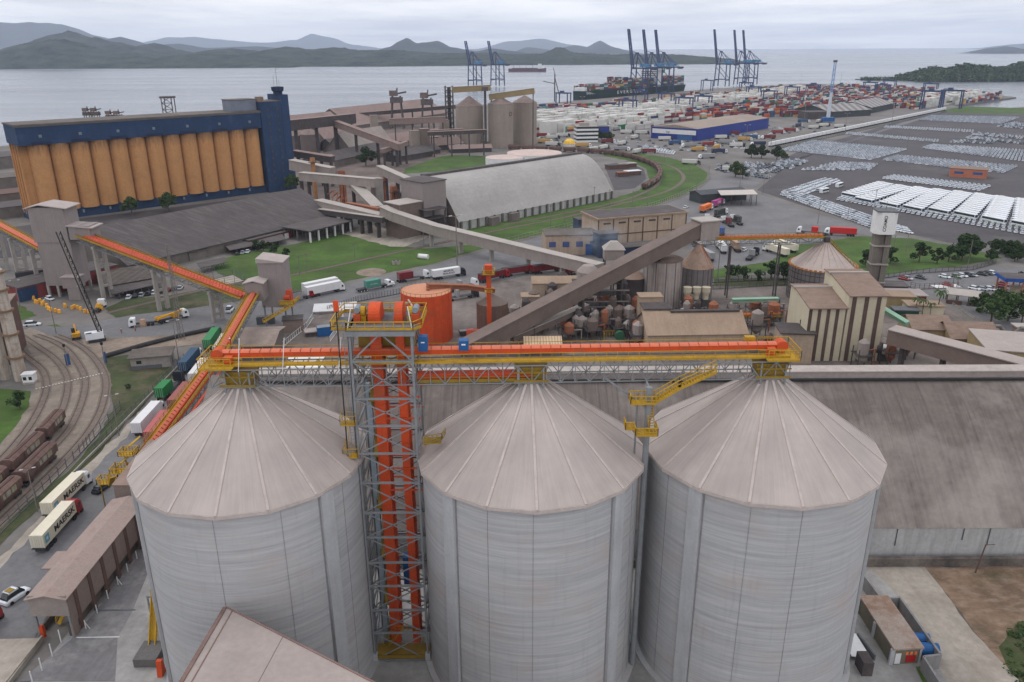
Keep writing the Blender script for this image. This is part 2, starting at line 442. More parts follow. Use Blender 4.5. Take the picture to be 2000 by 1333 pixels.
# ---- poles
m_pole = mat('weathered_pole', S(120, 114, 110), .8, .15, .5)
def lamp_pole(label, h=12, group='lamp posts', arms=2, name='lamp_post'):
    T = thing(name, label, 'lamp post', group=group)
    MB().tube((0, 0, 0), (0, 0, h), .16, .09, 6).build('pole', m_pole, T)
    for s_ in ((-1, 1)[:arms]):
        a = MB(); a.beam((0, 0, h - .15), (s_ * 1.1, 0, h + .15), .09); a.build('arm', m_pole, T); MB().box(s_ * 1.35, 0, h + .1, .8, .32, .16).build('lamp_head', m_rim, T)
    return T
def utility_pole(label, h=10, group='utility poles'):
    T = thing('utility_pole', label, 'utility pole', group=group)
    MB().tube((0, 0, 0), (0, 0, h), .19, .12, 6).build('pole', m_pole, T); MB().beam((-.9, 0, h - .6), (.9, 0, h - .6), .14).build('crossarm', m_bark, T); return T
def fence(name, label, cat, pts, h=2.2, step=3, m=None, group=None, mesh=None, bars=1):
    T = thing(name, label, cat, tuple(pts[0]), 0, group); b = MB(); r = MB()
    for a, q in zip(pts[:-1], pts[1:]):
        a = Vector(a); q = Vector(q); n = max(1, round((q - a).length / step))
        for i in range(n): p = a.lerp(q, i / n); b.beam(p, p + Vector((0, 0, h)), .14)
        for k in range(bars): z = h * (k + 1) / (bars + .0) * .97; r.beam(a + Vector((0, 0, z)), q + Vector((0, 0, z)), .07)
        r.beam(a + Vector((0, 0, .15)), q + Vector((0, 0, .15)), .1, .3)
    b.build('fence_posts', m or m_pole, T, True); r.build('rail', m or m_pole, T, True); return T
# ---------------------------------------------------------------- sky, sun, air
SUN_EL, SUN_AZ = R(58), R(-60)          # azimuth from +Y towards +X
w = bpy.data.worlds.new('World'); scene.world = w; w.use_nodes = True
t = NT(w.node_tree); bg = t.n['Background']
sky = t.add('ShaderNodeTexSky'); sky.sky_type = 'NISHITA'; sky.sun_disc = False
sky.sun_elevation = SUN_EL; sky.sun_rotation = SUN_AZ; sky.altitude = 0; sky.dust_density = 2
tc = t.add('ShaderNodeTexCoord'); sx = t.add('ShaderNodeSeparateXYZ'); t.link(tc.outputs['Generated'], sx.inputs[0])
zc = t.math('ADD', t.math('MAXIMUM', sx.outputs[2], 0.0), .035)
cx = t.add('ShaderNodeCombineXYZ')
t.link(t.math('DIVIDE', sx.outputs[0], zc), cx.inputs[0]); t.link(t.math('DIVIDE', sx.outputs[1], zc), cx.inputs[1])
n1 = t.noise(t.mapping(cx.outputs[0], (.32, .2, 1)), 1.0, 6, .62)
n2 = t.noise(t.mapping(tc.outputs['Generated'], (3, 3, 34)), 1.0, 5, .55)
cl = t.ramp(t.math('ADD', t.math('MULTIPLY', n1, .55), t.math('MULTIPLY', n2, .45)), .41, .59)
cloud = t.mix(cl, (7.3, 7.4, 7.9), (10.9, 10.9, 11.1))
grad = t.math('MULTIPLY', t.ramp(sx.outputs[2], 0.0, .7, 1.0, 1.34), t.ramp(sx.outputs[2], .02, .2, 1.28, 1.0))
cloud = t.mix(1.0, cloud, grad, 'MULTIPLY')
t.link(t.mix(.95, sky.outputs[0], cloud), bg.inputs[0]); bg.inputs[1].default_value = .1
sl = bpy.data.lights.new('sun', 'SUN'); sl.energy = .7; sl.angle = R(14); sl.color = (1, .97, .92)
so = bpy.data.objects.new('sun', sl); col.objects.link(so)
dv = Vector((math.sin(SUN_AZ) * math.cos(SUN_EL), math.cos(SUN_AZ) * math.cos(SUN_EL), math.sin(SUN_EL)))
so.rotation_euler = dv.to_track_quat('Z', 'Y').to_euler(); so.location = (0, 0, 400)

hz = bpy.data.materials.new('haze_air'); hz.use_nodes = True; t = NT(hz.node_tree); t.n.remove(t.n['Principled BSDF'])
pv = t.add('ShaderNodeVolumePrincipled'); pv.inputs['Color'].default_value = (.72, .82, 1, 1); pv.inputs['Density'].default_value = 5.0e-5
pv.inputs['Anisotropy'].default_value = 0.0
t.link(pv.outputs[0], t.n['Material Output'].inputs['Volume'])
struct('haze', MB().box(0, 13200, -12, 70000, 28000, 690), hz, kind='stuff')

# ---------------------------------------------------------------- water
m = bpy.data.materials.new('sea_water'); m.use_nodes = True; t = NT(m.node_tree); b = t.n['Principled BSDF']
tc = t.add('ShaderNodeTexCoord'); ob = tc.outputs['Object']
bandn = t.ramp(t.noise(t.mapping(ob, (.0007, .0035, 1)), 1, 5, .6), .35, .65, 0, 1)
t.link(t.mix(bandn, (.11, .13, .165), (.13, .15, .18)), b.inputs['Base Color'])
t.link(t.ramp(t.noise(t.mapping(ob, (.0011, .006, 1)), 1, 4, .6), .35, .7, .19, .30), b.inputs['Roughness'])
b.inputs['IOR'].default_value = 1.33
bn = t.add('ShaderNodeBump'); bn.inputs['Strength'].default_value = .35; bn.inputs['Distance'].default_value = .6
t.link(t.noise(t.mapping(ob, (.05, .16, 1)), 1, 6, .65), bn.inputs['Height']); t.link(bn.outputs[0], b.inputs['Normal'])
sea = MB(); X = [-44000 + 4000 * i for i in range(23)]
sea.poly([(-44500, 120, -2.5), (44500, 120, -2.5), (44500, 26000, -2.5), (-44500, 26000, -2.5)])
struct('sea', sea, m)

# ---------------------------------------------------------------- land
m_ground = mat('yard_ground', S(116, 112, 109, .9), .9, .3, .03, dirt=(S(100, 92, 86), .7, .012, .5), streak=((.05, .6, 1), .25, S(95, 92, 90)))
land = MB()
shore = [(-600, 330), (0, 286), (220, 262), (560, 236), (700, 219), (880, 206), (1040, 204), (1140, 196), (1250, 186), (1400, 173), (1560, 164), (1700, 166),
         (1800, 173), (1900, 181), (1985, 190), (1860, 207), (1925, 214), (2020, 208), (2400, 205)]
P = gp(shore)
land.prism([(-900, -60), (900, -60), (2200, 600)] + [(p.x, p.y) for p in reversed(P)], -9, 0)
struct('ground', land, m_ground)

m_grass = mat('short_grass', S(82, 112, 46, .64), .95, .4, .05, dirt=(S(92, 92, 58, .7), .8, .07, .52), streak=((.05, .3, 1), .5, S(58, 76, 36, .6)), bump=.4, bscale=2)
m_grass2 = mat('dull_grass', S(84, 94, 58, .52), .95, .4, .06, dirt=(S(110, 98, 80, .8), .8, .08, .5), bump=.4, bscale=2)
m_dirt = mat('bare_dirt', S(138, 124, 112), .95, .3, .08, dirt=(S(90, 76, 62), .9, .05, .52), bump=.4, bscale=1.5)
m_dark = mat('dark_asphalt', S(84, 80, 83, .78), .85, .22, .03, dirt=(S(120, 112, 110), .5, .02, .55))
m_road = mat('road_asphalt', S(114, 113, 115, .9), .8, .2, .06, dirt=(S(100, 100, 104), .7, .07, .52), streak=((.3, .02, 1), .3, S(98, 98, 102)))
m_conc = mat('pale_concrete', S(158, 150, 140), .9, .18, .06, dirt=(S(120, 110, 100), .8, .05, .5), streak=((.5, .05, 1), .35, S(110, 102, 96)))
m_track = mat('track_bed', S(128, 118, 108), .95, .2, .2, dirt=(S(96, 84, 76), .8, .15, .5))
_z = [.02]
def patch(name, pts, m, z=None):
    _z[0] += .004
    P = gp(pts); out = []
    soft = any(k in m.name for k in ('grass', 'dirt', 'earth', 'ground', 'pale_concrete'))
    for a, b in zip(P, P[1:] + P[:1]):
        L = (b - a).length; n = max(1, min(24, int(L / 2.2))) if soft else 1; nn = Vector((-(b - a).y, (b - a).x, 0)) / max(L, .01)
        for i in range(n):
            q = a.lerp(b, i / n)
            if soft and i: q = q + nn * (noise.noise((q.x * .21, q.y * .21, 5)) * min(1.6, L * .06) + noise.noise((q.x * .9, q.y * .9, 8)) * min(.5, L * .03))
            out.append((q.x, q.y, z or _z[0]))
    mb = MB(); mb.poly(out); return struct(name, mb, m)
# car park and roads on the right
patch('car_park_asphalt', [(1478, 372), (1520, 338), (1490, 330), (1560, 296), (1640, 272), (1740, 243), (1835, 219), (2300, 214), (2500, 400), (2400, 520), (2000, 485), (1850, 474), (1700, 440), (1560, 400)], m_dark)
patch('grass_verge', [(1830, 219), (1880, 208), (2010, 212), (2200, 214), (2200, 224), (1900, 222)], m_grass)
patch('road', [(1440, 360), (1490, 336), (1620, 288), (1700, 262), (1760, 240), (1778, 236), (1840, 217), (1835, 222), (1740, 252), (1640, 284), (1560, 310), (1500, 345), (1470, 368)], m_road)
patch('lower_road', [(1470, 375), (1560, 408), (1700, 448), (1850, 482), (2000, 494), (2000, 512), (1880, 494), (1740, 470), (1600, 440), (1500, 405)], m_road)
patch('truck_yard_paving', [(1330, 400), (1400, 372), (1480, 385), (1590, 432), (1660, 455), (1600, 472), (1560, 515), (1400, 525), (1340, 480)], m_road)
patch('lawn_beside_yard', [(1560, 478), (1680, 462), (1780, 466), (1900, 487), (1960, 505), (1760, 540), (1700, 545), (1500, 530), (1390, 545), (1392, 528), (1500, 512)], m_grass)
patch('lot_lawn', [(1395, 545), (1720, 540), (1850, 520), (1975, 528), (1830, 530), (1715, 548), (1700, 566), (1390, 560)], m_grass2)
patch('visitor_lot_paving', [(1715, 540), (1830, 524), (1985, 522), (2100, 555), (2100, 600), (1840, 575), (1720, 580)], m_road)
patch('side_road', [(1860, 585), (1900, 575), (1960, 610), (2150, 720), (2150, 760), (2000, 690)], m_road)
# grass by the railway loop and the central lawn
patch('loop_lawn', [(885, 452), (1000, 430), (1195, 389), (1250, 372), (1268, 350), (1262, 330), (1225, 314), (1180, 305), (1178, 298), (1240, 299), (1310, 309), (1356, 322), (1382, 338), (1379, 356), (1335, 381), (1262, 408), (1130, 440), (985, 475)], m_grass)
patch('far_lawn', [(800, 318), (880, 303), (985, 306), (970, 322), (860, 335), (760, 342)], m_grass)
patch('central_lawn', [(405, 512), (470, 497), (560, 480), (668, 457), (760, 480), (830, 486), (985, 474), (918, 494), (840, 517), (700, 545), (545, 574), (440, 545)], m_grass)
patch('lawn_path', [(668, 457), (720, 440), (840, 462), (788, 483), (760, 482)], m_conc)
patch('lawn_left', [(205, 604), (245, 585), (330, 578), (420, 560), (470, 545), (545, 576), (440, 592), (330, 610), (225, 621)], m_grass2)
patch('verge', [(0, 590), (20, 588), (72, 616), (30, 630), (0, 628)], m_grass)
patch('verge', [(60, 642), (110, 634), (140, 655), (120, 664), (85, 655)], m_grass)
patch('works_dirt', [(130, 640), (260, 620), (420, 618), (440, 640), (400, 672), (250, 690), (190, 700)], m_dirt)
# rail yard, bottom left
patch('rail_apron', [(30, 650), (60, 640), (120, 665), (180, 695), (212, 745), (216, 790), (190, 850), (140, 910), (70, 975), (0, 1040), (-150, 1180), (-300, 1180), (-200, 950), (0, 845), (40, 800), (68, 760), (70, 735), (60, 690)], m_track)
patch('siding_grass', [(0, 760), (60, 765), (58, 790), (30, 835), (0, 870), (-120, 930), (-160, 850)], m_grass)
patch('fence_grass', [(205, 700), (280, 690), (320, 700), (345, 735), (300, 770), (232, 845), (190, 890), (60, 1010), (0, 1066), (-120, 1180), (-160, 1180), (0, 1030), (140, 915), (195, 850), (221, 790), (216, 742)], m_grass2)
patch('truck_lane', [(440, 650), (470, 640), (500, 660), (420, 740), (330, 860), (240, 980), (130, 1140), (60, 1260), (0, 1400), (-250, 1400), (0, 1110), (120, 985), (250, 845), (330, 770)], m_road)
patch('kerb_walk', [(330, 772), (252, 847), (120, 987), (0, 1112), (-100, 1220), (-100, 1200), (0, 1088), (120, 965), (248, 830), (322, 765)], m_conc)
patch('main_road', [(-100, 660), (0, 632), (130, 640), (260, 616), (420, 598), (560, 582), (700, 552), (840, 521), (930, 496), (1000, 478), (1130, 446), (1330, 390), (1380, 360), (1400, 340), (1440, 330), (1460, 350), (1420, 385), (1340, 430), (1130, 500), (1000, 545), (820, 570), (640, 610), (560, 640), (430, 650), (250, 660), (120, 665), (60, 640), (0, 655)], m_road)
patch('factory_yard', [(560, 640), (640, 612), (820, 572), (1000, 546), (1100, 540), (1300, 560), (1560, 560), (1700, 590), (1850, 600), (2100, 740), (1500, 760), (900, 760), (560, 720)], mat('factory_ground', S(118, 109, 104, .86), .9, .3, .05, dirt=(S(78, 70, 66), .85, .04, .48), streak=((.2, .03, 1), .4, S(146, 138, 132))))
# service yard around the silos
patch('silo_apron', [(60, 1333), (150, 1215), (265, 1130), (500, 1000), (1700, 1000), (1900, 1333), (1900, 1700), (0, 1700)], mat('silo_yard_concrete', S(148, 146, 144), .85, .16, .07, dirt=(S(112, 108, 108), .7, .06, .5), streak=((.4, .03, 1), .35, S(104, 100, 100))))
patch('dirt_track', [(1690, 1105), (1805, 1108), (1850, 1165), (1900, 1235), (2000, 1340), (2150, 1500), (1900, 1500), (1850, 1333), (1795, 1225), (1760, 1170)], m_conc)
patch('bare_earth', [(1805, 1108), (2200, 1095), (2300, 1333), (2080, 1420), (2000, 1338), (1900, 1234), (1850, 1163)], mat('brown_earth', S(112, 92, 76), .95, .35, .12, dirt=(S(70, 66, 44), .9, .07, .5), streak=((.3, .7, 1), .55, S(158, 140, 126)), bump=.6, bscale=1.2))
patch('grass_corner', [(1990, 1215), (2100, 1200), (2200, 1333), (2080, 1420), (1965, 1300), (1950, 1265)], m_grass2)

# ---------------------------------------------------------------- hills
def fbm(x, y, o=4):
    a, s, q = 0, 1, 0
    for _ in range(o):
        a += s * noise.noise((x, y, 3.7)); q += s; s *= .5; x *= 2.03; y *= 2.03
    return a / q
def hillm(name, c1, c2, sc):
    m = bpy.data.materials.new(name); m.use_nodes = True; t = NT(m.node_tree); b = t.n['Principled BSDF']
    ob = t.add('ShaderNodeTexCoord').outputs['Object']
    f = t.ramp(t.noise(ob, sc, 8, .7), .36, .64)
    t.link(t.mix(f, c1, c2), b.inputs['Base Color']); b.inputs['Roughness'].default_value = 1; b.inputs['Specular IOR Level'].default_value = 0
    bn = t.add('ShaderNodeBump'); bn.inputs['Strength'].default_value = 1; bn.inputs['Distance'].default_value = 12
    t.link(t.noise(ob, sc * 1.3, 6, .7), bn.inputs['Height']); t.link(bn.outputs[0], b.inputs['Normal']); return m
def hill(name, prof, Y, depth, m, rough=.26, y0=None, nx=None, ny=12, wob=0.0, tree=0.0):
    """prof: (u, v) skyline points surveyed at distance Y; the ridge falls off over depth on both sides"""
    pts = [A(u, v, Y) for u, v in prof]
    n = nx or 150; x0, x1 = pts[0].x, pts[-1].x; V = MB(); gx = []
    for i in range(n + 1):
        x = x0 + (x1 - x0) * i / n; k = 0
        while k < len(pts) - 2 and pts[k + 1].x < x: k += 1
        a, b = pts[k], pts[k + 1]; f = (x - a.x) / (b.x - a.x); f = f * f * (3 - 2 * f) * .6 + f * .4
        gx.append((x, max(a.z + (b.z - a.z) * f, 2)))
    for j in range(ny + 1):
        q = j / ny * 2 - 1                # -1 front .. 1 back
        for x, hh in gx:
            fall = (1 - abs(q) ** 1.3)
            nz = fbm(x / depth * 2.2 + 11, q * 1.5 + 5)
            z = hh * fall * (1 + (nz * 1.3 - .05) * (1 - fall) * 1.2) + hh * rough * fbm(x / depth * 6, q * 4 + 9) * (fall if q < 0 else .4)
            if tree: z += tree * abs(noise.noise((x / 26, q * depth / 26, 1))) * (1 if fall > .02 else 0)
            if q == -1: z = -4
            V.v.append((x, Y + q * depth * (1 + wob * noise.noise((x / depth, 2.2, q))), z - 3))
    for j in range(ny):
        for i in range(n):
            a = j * (n + 1) + i; V.f.append((a, a + 1, a + n + 2, a + n + 1))
    return struct(name, V, m, smooth=True)
hm = hillm('forest_hill', (.014, .020, .018), (.065, .076, .06), .008)
hm2 = hillm('distant_forest', (.022, .028, .032), (.05, .058, .055), .003)
hill('wooded_hill', [(-420, 128), (-200, 112), (-60, 104), (0, 104), (60, 84), (118, 76), (175, 92), (215, 100), (262, 104), (330, 108), (420, 106), (520, 110), (620, 130)], 4700, 620, hm, tree=14, nx=300, ny=16, wob=.2)
hill('wooded_hill', [(-300, 130), (0, 106), (60, 84), (132, 62), (175, 72), (232, 83), (262, 92), (300, 84), (345, 98), (380, 106), (440, 118)], 6000, 800, hm, tree=14, nx=260, wob=.2)
hill('coastal_forest', [(300, 126), (380, 106), (430, 96), (470, 96), (500, 104), (560, 92), (610, 97), (650, 92), (700, 98), (760, 97), (800, 100), (860, 104), (900, 104), (960, 103), (1010, 106), (1055, 105), (1092, 92), (1122, 103), (1180, 106), (1260, 106), (1330, 107), (1395, 112)], 5600, 1200, hm, tree=12, nx=420, ny=18, rough=.1, wob=.25)
hill('distant_ridge', [(700, 112), (760, 92), (795, 74), (815, 84), (832, 82), (855, 80), (880, 92), (930, 100), (960, 95), (1000, 99), (1050, 106)], 9000, 1500, hm2, nx=200)
hill('distant_ridge', [(200, 106), (235, 71), (258, 80), (290, 88), (350, 86), (400, 94), (450, 92), (500, 90), (560, 96), (640, 100)], 10500, 1500, hm2, nx=200)
hill('distant_ridge', [(990, 106), (1030, 92), (1080, 98), (1120, 88), (1145, 92), (1172, 80), (1200, 92), (1240, 104)], 12500, 1500, hm2, nx=160)
hill('blue_mountain', [(-400, 90), (-200, 58), (-60, 50), (0, 43), (30, 46), (80, 44), (118, 46), (160, 64), (210, 76), (300, 96), (360, 104)], 14500, 2500, hm2, nx=160)
hill('pale_mountain', [(260, 100), (320, 74), (380, 72), (430, 78), (520, 84), (580, 78), (610, 66), (640, 72), (690, 88), (760, 96), (860, 98), (930, 96), (1000, 80), (1060, 76), (1120, 88), (1200, 100)], 24000, 2500, hm2, nx=200)
hill('distant_island', [(1900, 103), (1925, 95), (1964, 90), (1990, 95), (2030, 97), (2090, 90), (2150, 103)], 9500, 420, hm2, nx=100)
hill('distant_ridge', [(1950, 93), (1990, 86), (2040, 81), (2120, 90), (2200, 94)], 19000, 1500, hm2, nx=80)
# ================================================================ foreground: three concrete silos
m_silo0 = mat('slipformed_concrete', S(168, 170, 172, .98), .85, .08, .05, streak=((.05, .05, 1.5), .42, S(130, 131, 134)), dirt=(S(158, 148, 144), .45, .09, .55), bump=.25, bscale=.8)
m_pil = mat('pilaster_concrete', S(174, 175, 178, .95), .85, .08, .2, streak=((.8, .8, .12), .4, S(140, 138, 138)))
m_joint = mat('dark_joint', S(136, 134, 134), .9, .2, .5)
m_sroof = mat('dusty_pink_roof_sheet', S(176, 164, 158, .80), .75, .09, .12, dirt=(S(150, 138, 134, .75), .45, .07, .5), streak=((.5, .5, .06), .22, S(196, 180, 176, .8)))
m_strip = mat('pale_roof_strip', S(192, 180, 174, .84), .75, .12, .6, dirt=(S(165, 150, 146), .6, .8, .5))
m_grey = mat('grey_steel_paint', S(134, 137, 140, .85), .55, .14, .5, dirt=(S(110, 104, 100), .5, .5, .58))
m_orange = mat('orange_paint', S(214, 80, 32, .84), .62, .14, .4, dirt=(S(164, 96, 66, .8), .65, .35, .5), streak=((1.5, 1.5, .15), .4, S(150, 62, 36)))
m_orange_lid = mat('faded_orange_cover', S(218, 118, 88, .84), .65, .1, .5, dirt=(S(205, 98, 66), .6, .5, .5))
m_yellow = mat('yellow_paint', S(196, 154, 34, .78), .65, .16, .5, dirt=(S(146, 122, 64, .8), .65, .4, .5))
m_yellow_d = mat('dusty_yellow_plate', S(158, 128, 40, .72), .65, .15, .5, dirt=(S(120, 102, 60), .6, .4, .5))
m_blue = mat('blue_enclosure_paint', S(28, 84, 140), .5, .1, .8)
m_black = mat('black_cable', S(38, 38, 40), .7, .2, 1)
m_white = mat('white_paint', S(226, 226, 226, .9), .6, .08, .3, dirt=(S(170, 162, 154), .35, .25, .58))
m_graydk = mat('dark_grey_floor', S(92, 94, 98), .8, .2, .6)

def silomats():
    m = m_silo0; t = NT(m.node_tree); b = t.n['Principled BSDF']; ob = t.add('ShaderNodeTexCoord').outputs['Object']; sx = t.add('ShaderNodeSeparateXYZ'); t.link(ob, sx.inputs[0])
    an = t.math('ARCTAN2', sx.outputs[1], sx.outputs[0]); cb = t.add('ShaderNodeCombineXYZ'); t.link(t.math('MULTIPLY', an, 2.2), cb.inputs[0]); t.link(sx.outputs[2], cb.inputs[1]); oi = t.add('ShaderNodeObjectInfo'); t.link(t.math('MULTIPLY', oi.outputs['Random'], 40), cb.inputs[2])
    base = t.mix(t.ramp(t.noise(t.mapping(cb.outputs[0], (.55, 2.0, 1)), 1, 6, .72), .32, .68), S(156, 157, 160), S(184, 184, 185))
    base = t.mix(t.ramp(t.noise(t.mapping(cb.outputs[0], (.8, 7.5, 1)), 1, 5, .75), .48, .8, 0, .55), base, S(124, 124, 127))
    base = t.mix(t.ramp(t.noise(t.mapping(cb.outputs[0], (.5, .12, 1)), 1.6, 5, .6), .5, .78, 0, .6), base, S(172, 156, 150))
    base = t.mix(t.ramp(t.noise(t.mapping(cb.outputs[0], (9, .11, 1)), 1, 5, .65), .55, .85, 0, .35), base, S(128, 126, 128))
    t.link(base, b.inputs['Base Color'])
    m = bpy.data.materials.new('dusty_silo_roof'); m.use_nodes = True; t = NT(m.node_tree); b = t.n['Principled BSDF']; ob = t.add('ShaderNodeTexCoord').outputs['Object']; sx = t.add('ShaderNodeSeparateXYZ'); t.link(ob, sx.inputs[0])
    an = t.math('ARCTAN2', sx.outputs[1], sx.outputs[0]); r = t.math('SQRT', t.math('ADD', t.math('MULTIPLY', sx.outputs[0], sx.outputs[0]), t.math('MULTIPLY', sx.outputs[1], sx.outputs[1])))
    cb = t.add('ShaderNodeCombineXYZ'); t.link(an, cb.inputs[0]); t.link(r, cb.inputs[1])
    base = t.mix(t.ramp(t.noise(ob, .12, 5, .6), .35, .65), S(166, 156, 152, .88), S(184, 172, 166, .88))
    base = t.mix(t.ramp(t.noise(t.mapping(cb.outputs[0], (26, .16, 1)), 1, 5, .65), .46, .8, 0, .38), base, S(142, 134, 130, .85))
    base = t.mix(t.ramp(t.noise(t.mapping(cb.outputs[0], (70, .1, 1)), 1, 3, .6), .5, .85, 0, .3), base, S(200, 188, 182, .9))
    base = t.mix(t.ramp(t.math('ADD', r, t.math('MULTIPLY', t.noise(t.mapping(cb.outputs[0], (14, .3, 1)), 1, 4, .6), 5)), 4, 7.5, .7, 0), base, S(112, 108, 107, .85))
    t.link(base, b.inputs['Base Color']); b.inputs['Roughness'].default_value = .7; b.inputs['Specular IOR Level'].default_value = .3
    return m_silo0, m
m_silo, m_siloroof = silomats()
ZE, ZA, SR = 35.8, 46.6, 15.6
m_grey_cap = mat('grey_collar_steel', S(138, 132, 130), .7, .15, .5)
def silo(x, y, label, pil, re=16.4, sr=SR, joints=()):
    T = thing('concrete_silo', label, 'silo', (x, y, 0), 0, 'row of three concrete silos')
    MB().lathe(0, 0, [(sr + .9, -.5), (sr + .9, .5), (sr, .5), (sr, ZE - .1)], 96).build('wall', m_silo, T, smooth=False)
    a0 = R(-88.5); rm = MB(); k = 16
    def V(i, r, z): return (r * math.cos(a0 + i * 2 * math.pi / k), r * math.sin(a0 + i * 2 * math.pi / k), z)
    rr = 1.9
    for i in range(k):
        rm.poly([V(i, re, ZE), V(i + 1, re, ZE), V(i + 1, rr, ZA), V(i, rr, ZA)])
        rm.poly([V(i, re, ZE - .55), V(i + 1, re, ZE - .55), V(i + 1, re, ZE), V(i, re, ZE)])
        rm.poly([V(i, sr - .3, ZE - .55), V(i + 1, sr - .3, ZE - .55), V(i + 1, re, ZE - .55), V(i, re, ZE - .55)])
    rm.build('roof', m_siloroof, T)
    for i in range(k):
        c = MB(); p = Vector(V(i, re + .02, ZE)); q = Vector(V(i, rr, ZA)); c.beam(p + Vector((0, 0, .03)), q + Vector((0, 0, .03)), .34, .1); c.build('ridge_cap', m_strip, T)
    MB().lathe(0, 0, [(1.9, ZA - .6), (1.9, ZA + .5), (1.2, ZA + .55)], 16, caps=True).build('roof_collar', m_grey_cap, T)
    e = MB()
    for i in range(k): e.beam(V(i, re + .06, ZE - .28), V(i + 1, re + .06, ZE - .28), .1, .5)
    e.build('eave_flashing', m_strip, T)
    for a in pil:
        b = MB(); a = R(a); c, s_ = math.cos(a), math.sin(a)
        b.box((sr + .12) * c, (sr + .12) * s_, .5, .7, 2.0, ZE - 1.1, a); b.build('pilaster', m_pil, T)
        for d in (-1, 1):
            j = MB(); aa = a + d * 1.13 / sr; j.box(sr * math.cos(aa), sr * math.sin(aa), .5, .16, .13, ZE - 1.2, aa); j.build('joint', m_joint, T)
    for a in joints:
        a = R(a); MB().box(sr * math.cos(a), sr * math.sin(a), .5, .07, .055, ZE - 1.2, a).build('joint', m_joint, T)
    # ring seam on the roof at mid slope
    sm = MB(); f = .5
    for i in range(k):
        r_ = re + (rr - re) * f; z_ = ZE + (ZA - ZE) * f + .02
        sm.beam(V(i, r_, z_), V(i + 1, r_, z_), .06, .05)
    return T
silo(-37.2, 99.9, 'pale grey concrete silo left of the lattice elevator tower', (-150, -37, 120, 40), 16.2, 15.55, (-91, -25, -60.5))
silo(2.6, 101.1, 'pale grey concrete silo right of the lattice tower, in the middle of the row', (-134, -44, 130, 45), 16.4, 15.6, (-90, -112, -28, -20))
silo(36.0, 102.1, 'pale grey concrete silo at the right end of the row beside the pump house yard', (-136, -24, 130, 45), 16.8, 16.0, (-87, -155, -110))

# ---------------------------------------------------------------- lattice elevator tower
TX0, TX1, TY0, TY1 = -21.5, -13.3, 98.0, 105.5
T = thing('elevator_tower', 'grey steel lattice tower with two orange bucket elevators and yellow head platform', 'elevator tower', ((TX0 + TX1) / 2, (TY0 + TY1) / 2, 0))
lv = [0.4, 5.6, 9.9, 14.3, 18.5, 22.9, 27.1, 32.0, 36.7, 41.0, 45.1, 50.6, 54.6]
for x in (TX0, TX1):
    for y in (TY0, TY1): MB().beam((x, y, 0), (x, y, 55), .3).build('leg', m_grey, T, True)
def face(name, p, q, full=True):
    b = MB(); p = Vector(p); q = Vector(q)
    for i, z in enumerate(lv):
        a = Vector((p.x, p.y, z)); c = Vector((q.x, q.y, z)); b.beam(a, c, .24, .28)
        if i < len(lv) - 1:
            z2 = lv[i + 1]; a2 = Vector((p.x, p.y, z2)); c2 = Vector((q.x, q.y, z2))
            if i == len(lv) - 2:
                mid = (a2 + c2) / 2; b.beam(a, mid, .2); b.beam(c, mid, .2)
            else: b.beam(a, c2, .15); b.beam(c, a2, .15)
    b.build(name, m_grey, T, True)
face('front_bracing', (TX0, TY0), (TX1, TY0)) if False else None
for nm, p, q in (('bracing', (TX0, TY0, 0), (TX1, TY0, 0)), ('bracing', (TX0, TY1, 0), (TX1, TY1, 0)), ('bracing', (TX0, TY0, 0), (TX0, TY1, 0)), ('bracing', (TX1, TY0, 0), (TX1, TY1, 0))): face(nm, p, q)
xs = (-18.55, -15.3)
for i, xc in enumerate(xs):
    b = MB(); wd = (1.5, 1.1)[i]
    b.box(xc, 101.0, 1.5, wd, .95, 54.5); b.box(xc, 103.4, 1.5, wd, .95, 54.5)
    for z in range(4, 55, 3):
        b.box(xc, 101.0, z, wd + .16, 1.1, .12); b.box(xc, 103.4, z, wd + .16, 1.1, .12)
    el = b.build('bucket_elevator_casing', m_orange, T, True)
    h = MB(); wd = (1.55, 1.1)[i]
    h.box(xc, 102.2, 55.1, wd + .1, 3.8, 1.0)
    prof = [(1.8 * math.cos(R(t)), 1.5 * math.sin(R(t))) for t in range(0, 181, 15)]
    o = len(h.v)
    for sx_ in (-1, 1):
        for (py, pz) in prof: h.v.append((xc + sx_ * wd / 2, 102.2 + py, 56.1 + pz))
    n = len(prof); h.f.append(tuple(range(o, o + n))); h.f.append(tuple(range(o + n, o + 2 * n))[::-1])
    for k in range(n - 1): h.f.append((o + k, o + n + k, o + n + k + 1, o + k + 1))
    h.build('elevator_head', m_orange, T, True)
    d = MB(); sd = -1 if i == 0 else 1
    d.tube((xc + sd * 1.3, 101.6, 56.5), (xc + sd * 1.9, 101.6, 56.5), .7, .75, 12); d.box(xc + sd * 1.55, 101.6, 55.2, .8, 1.4, .8)
    d.build('drive_gearbox', m_yellow, T, True)
    e = MB(); e.tube((xc + sd * 2.3, 100.6, 56.9), (xc + sd * 2.3, 102.4, 56.9), .42, .42, 10); e.build('motor', mat('motor_grey', S(120, 128, 136), .5), T, True)
    f = MB(); f.box(xc + sd * 2.3, 101.4, 55.2, .9, 2.2, 1.2); f.build('motor_bracket', m_orange, T, True)
b = MB(); b.box(-17.4, 101.75, 55.0, 9.0, 8.4, .16); b.box(-22.6, 100.6, 55.0, 2.4, 5.2, .16); b.build('platform', m_graydk, T, True)
b = MB()
for y in (97.75, 105.7): b.box(-17.4, y, 54.3, 9.2, .3, .7)
for x in (-21.8, -13.0): b.box(x, 101.75, 54.3, .3, 7.65, .7)
b.build('platform_beam', m_grey, T, True)
b = MB(); zt = 55.16
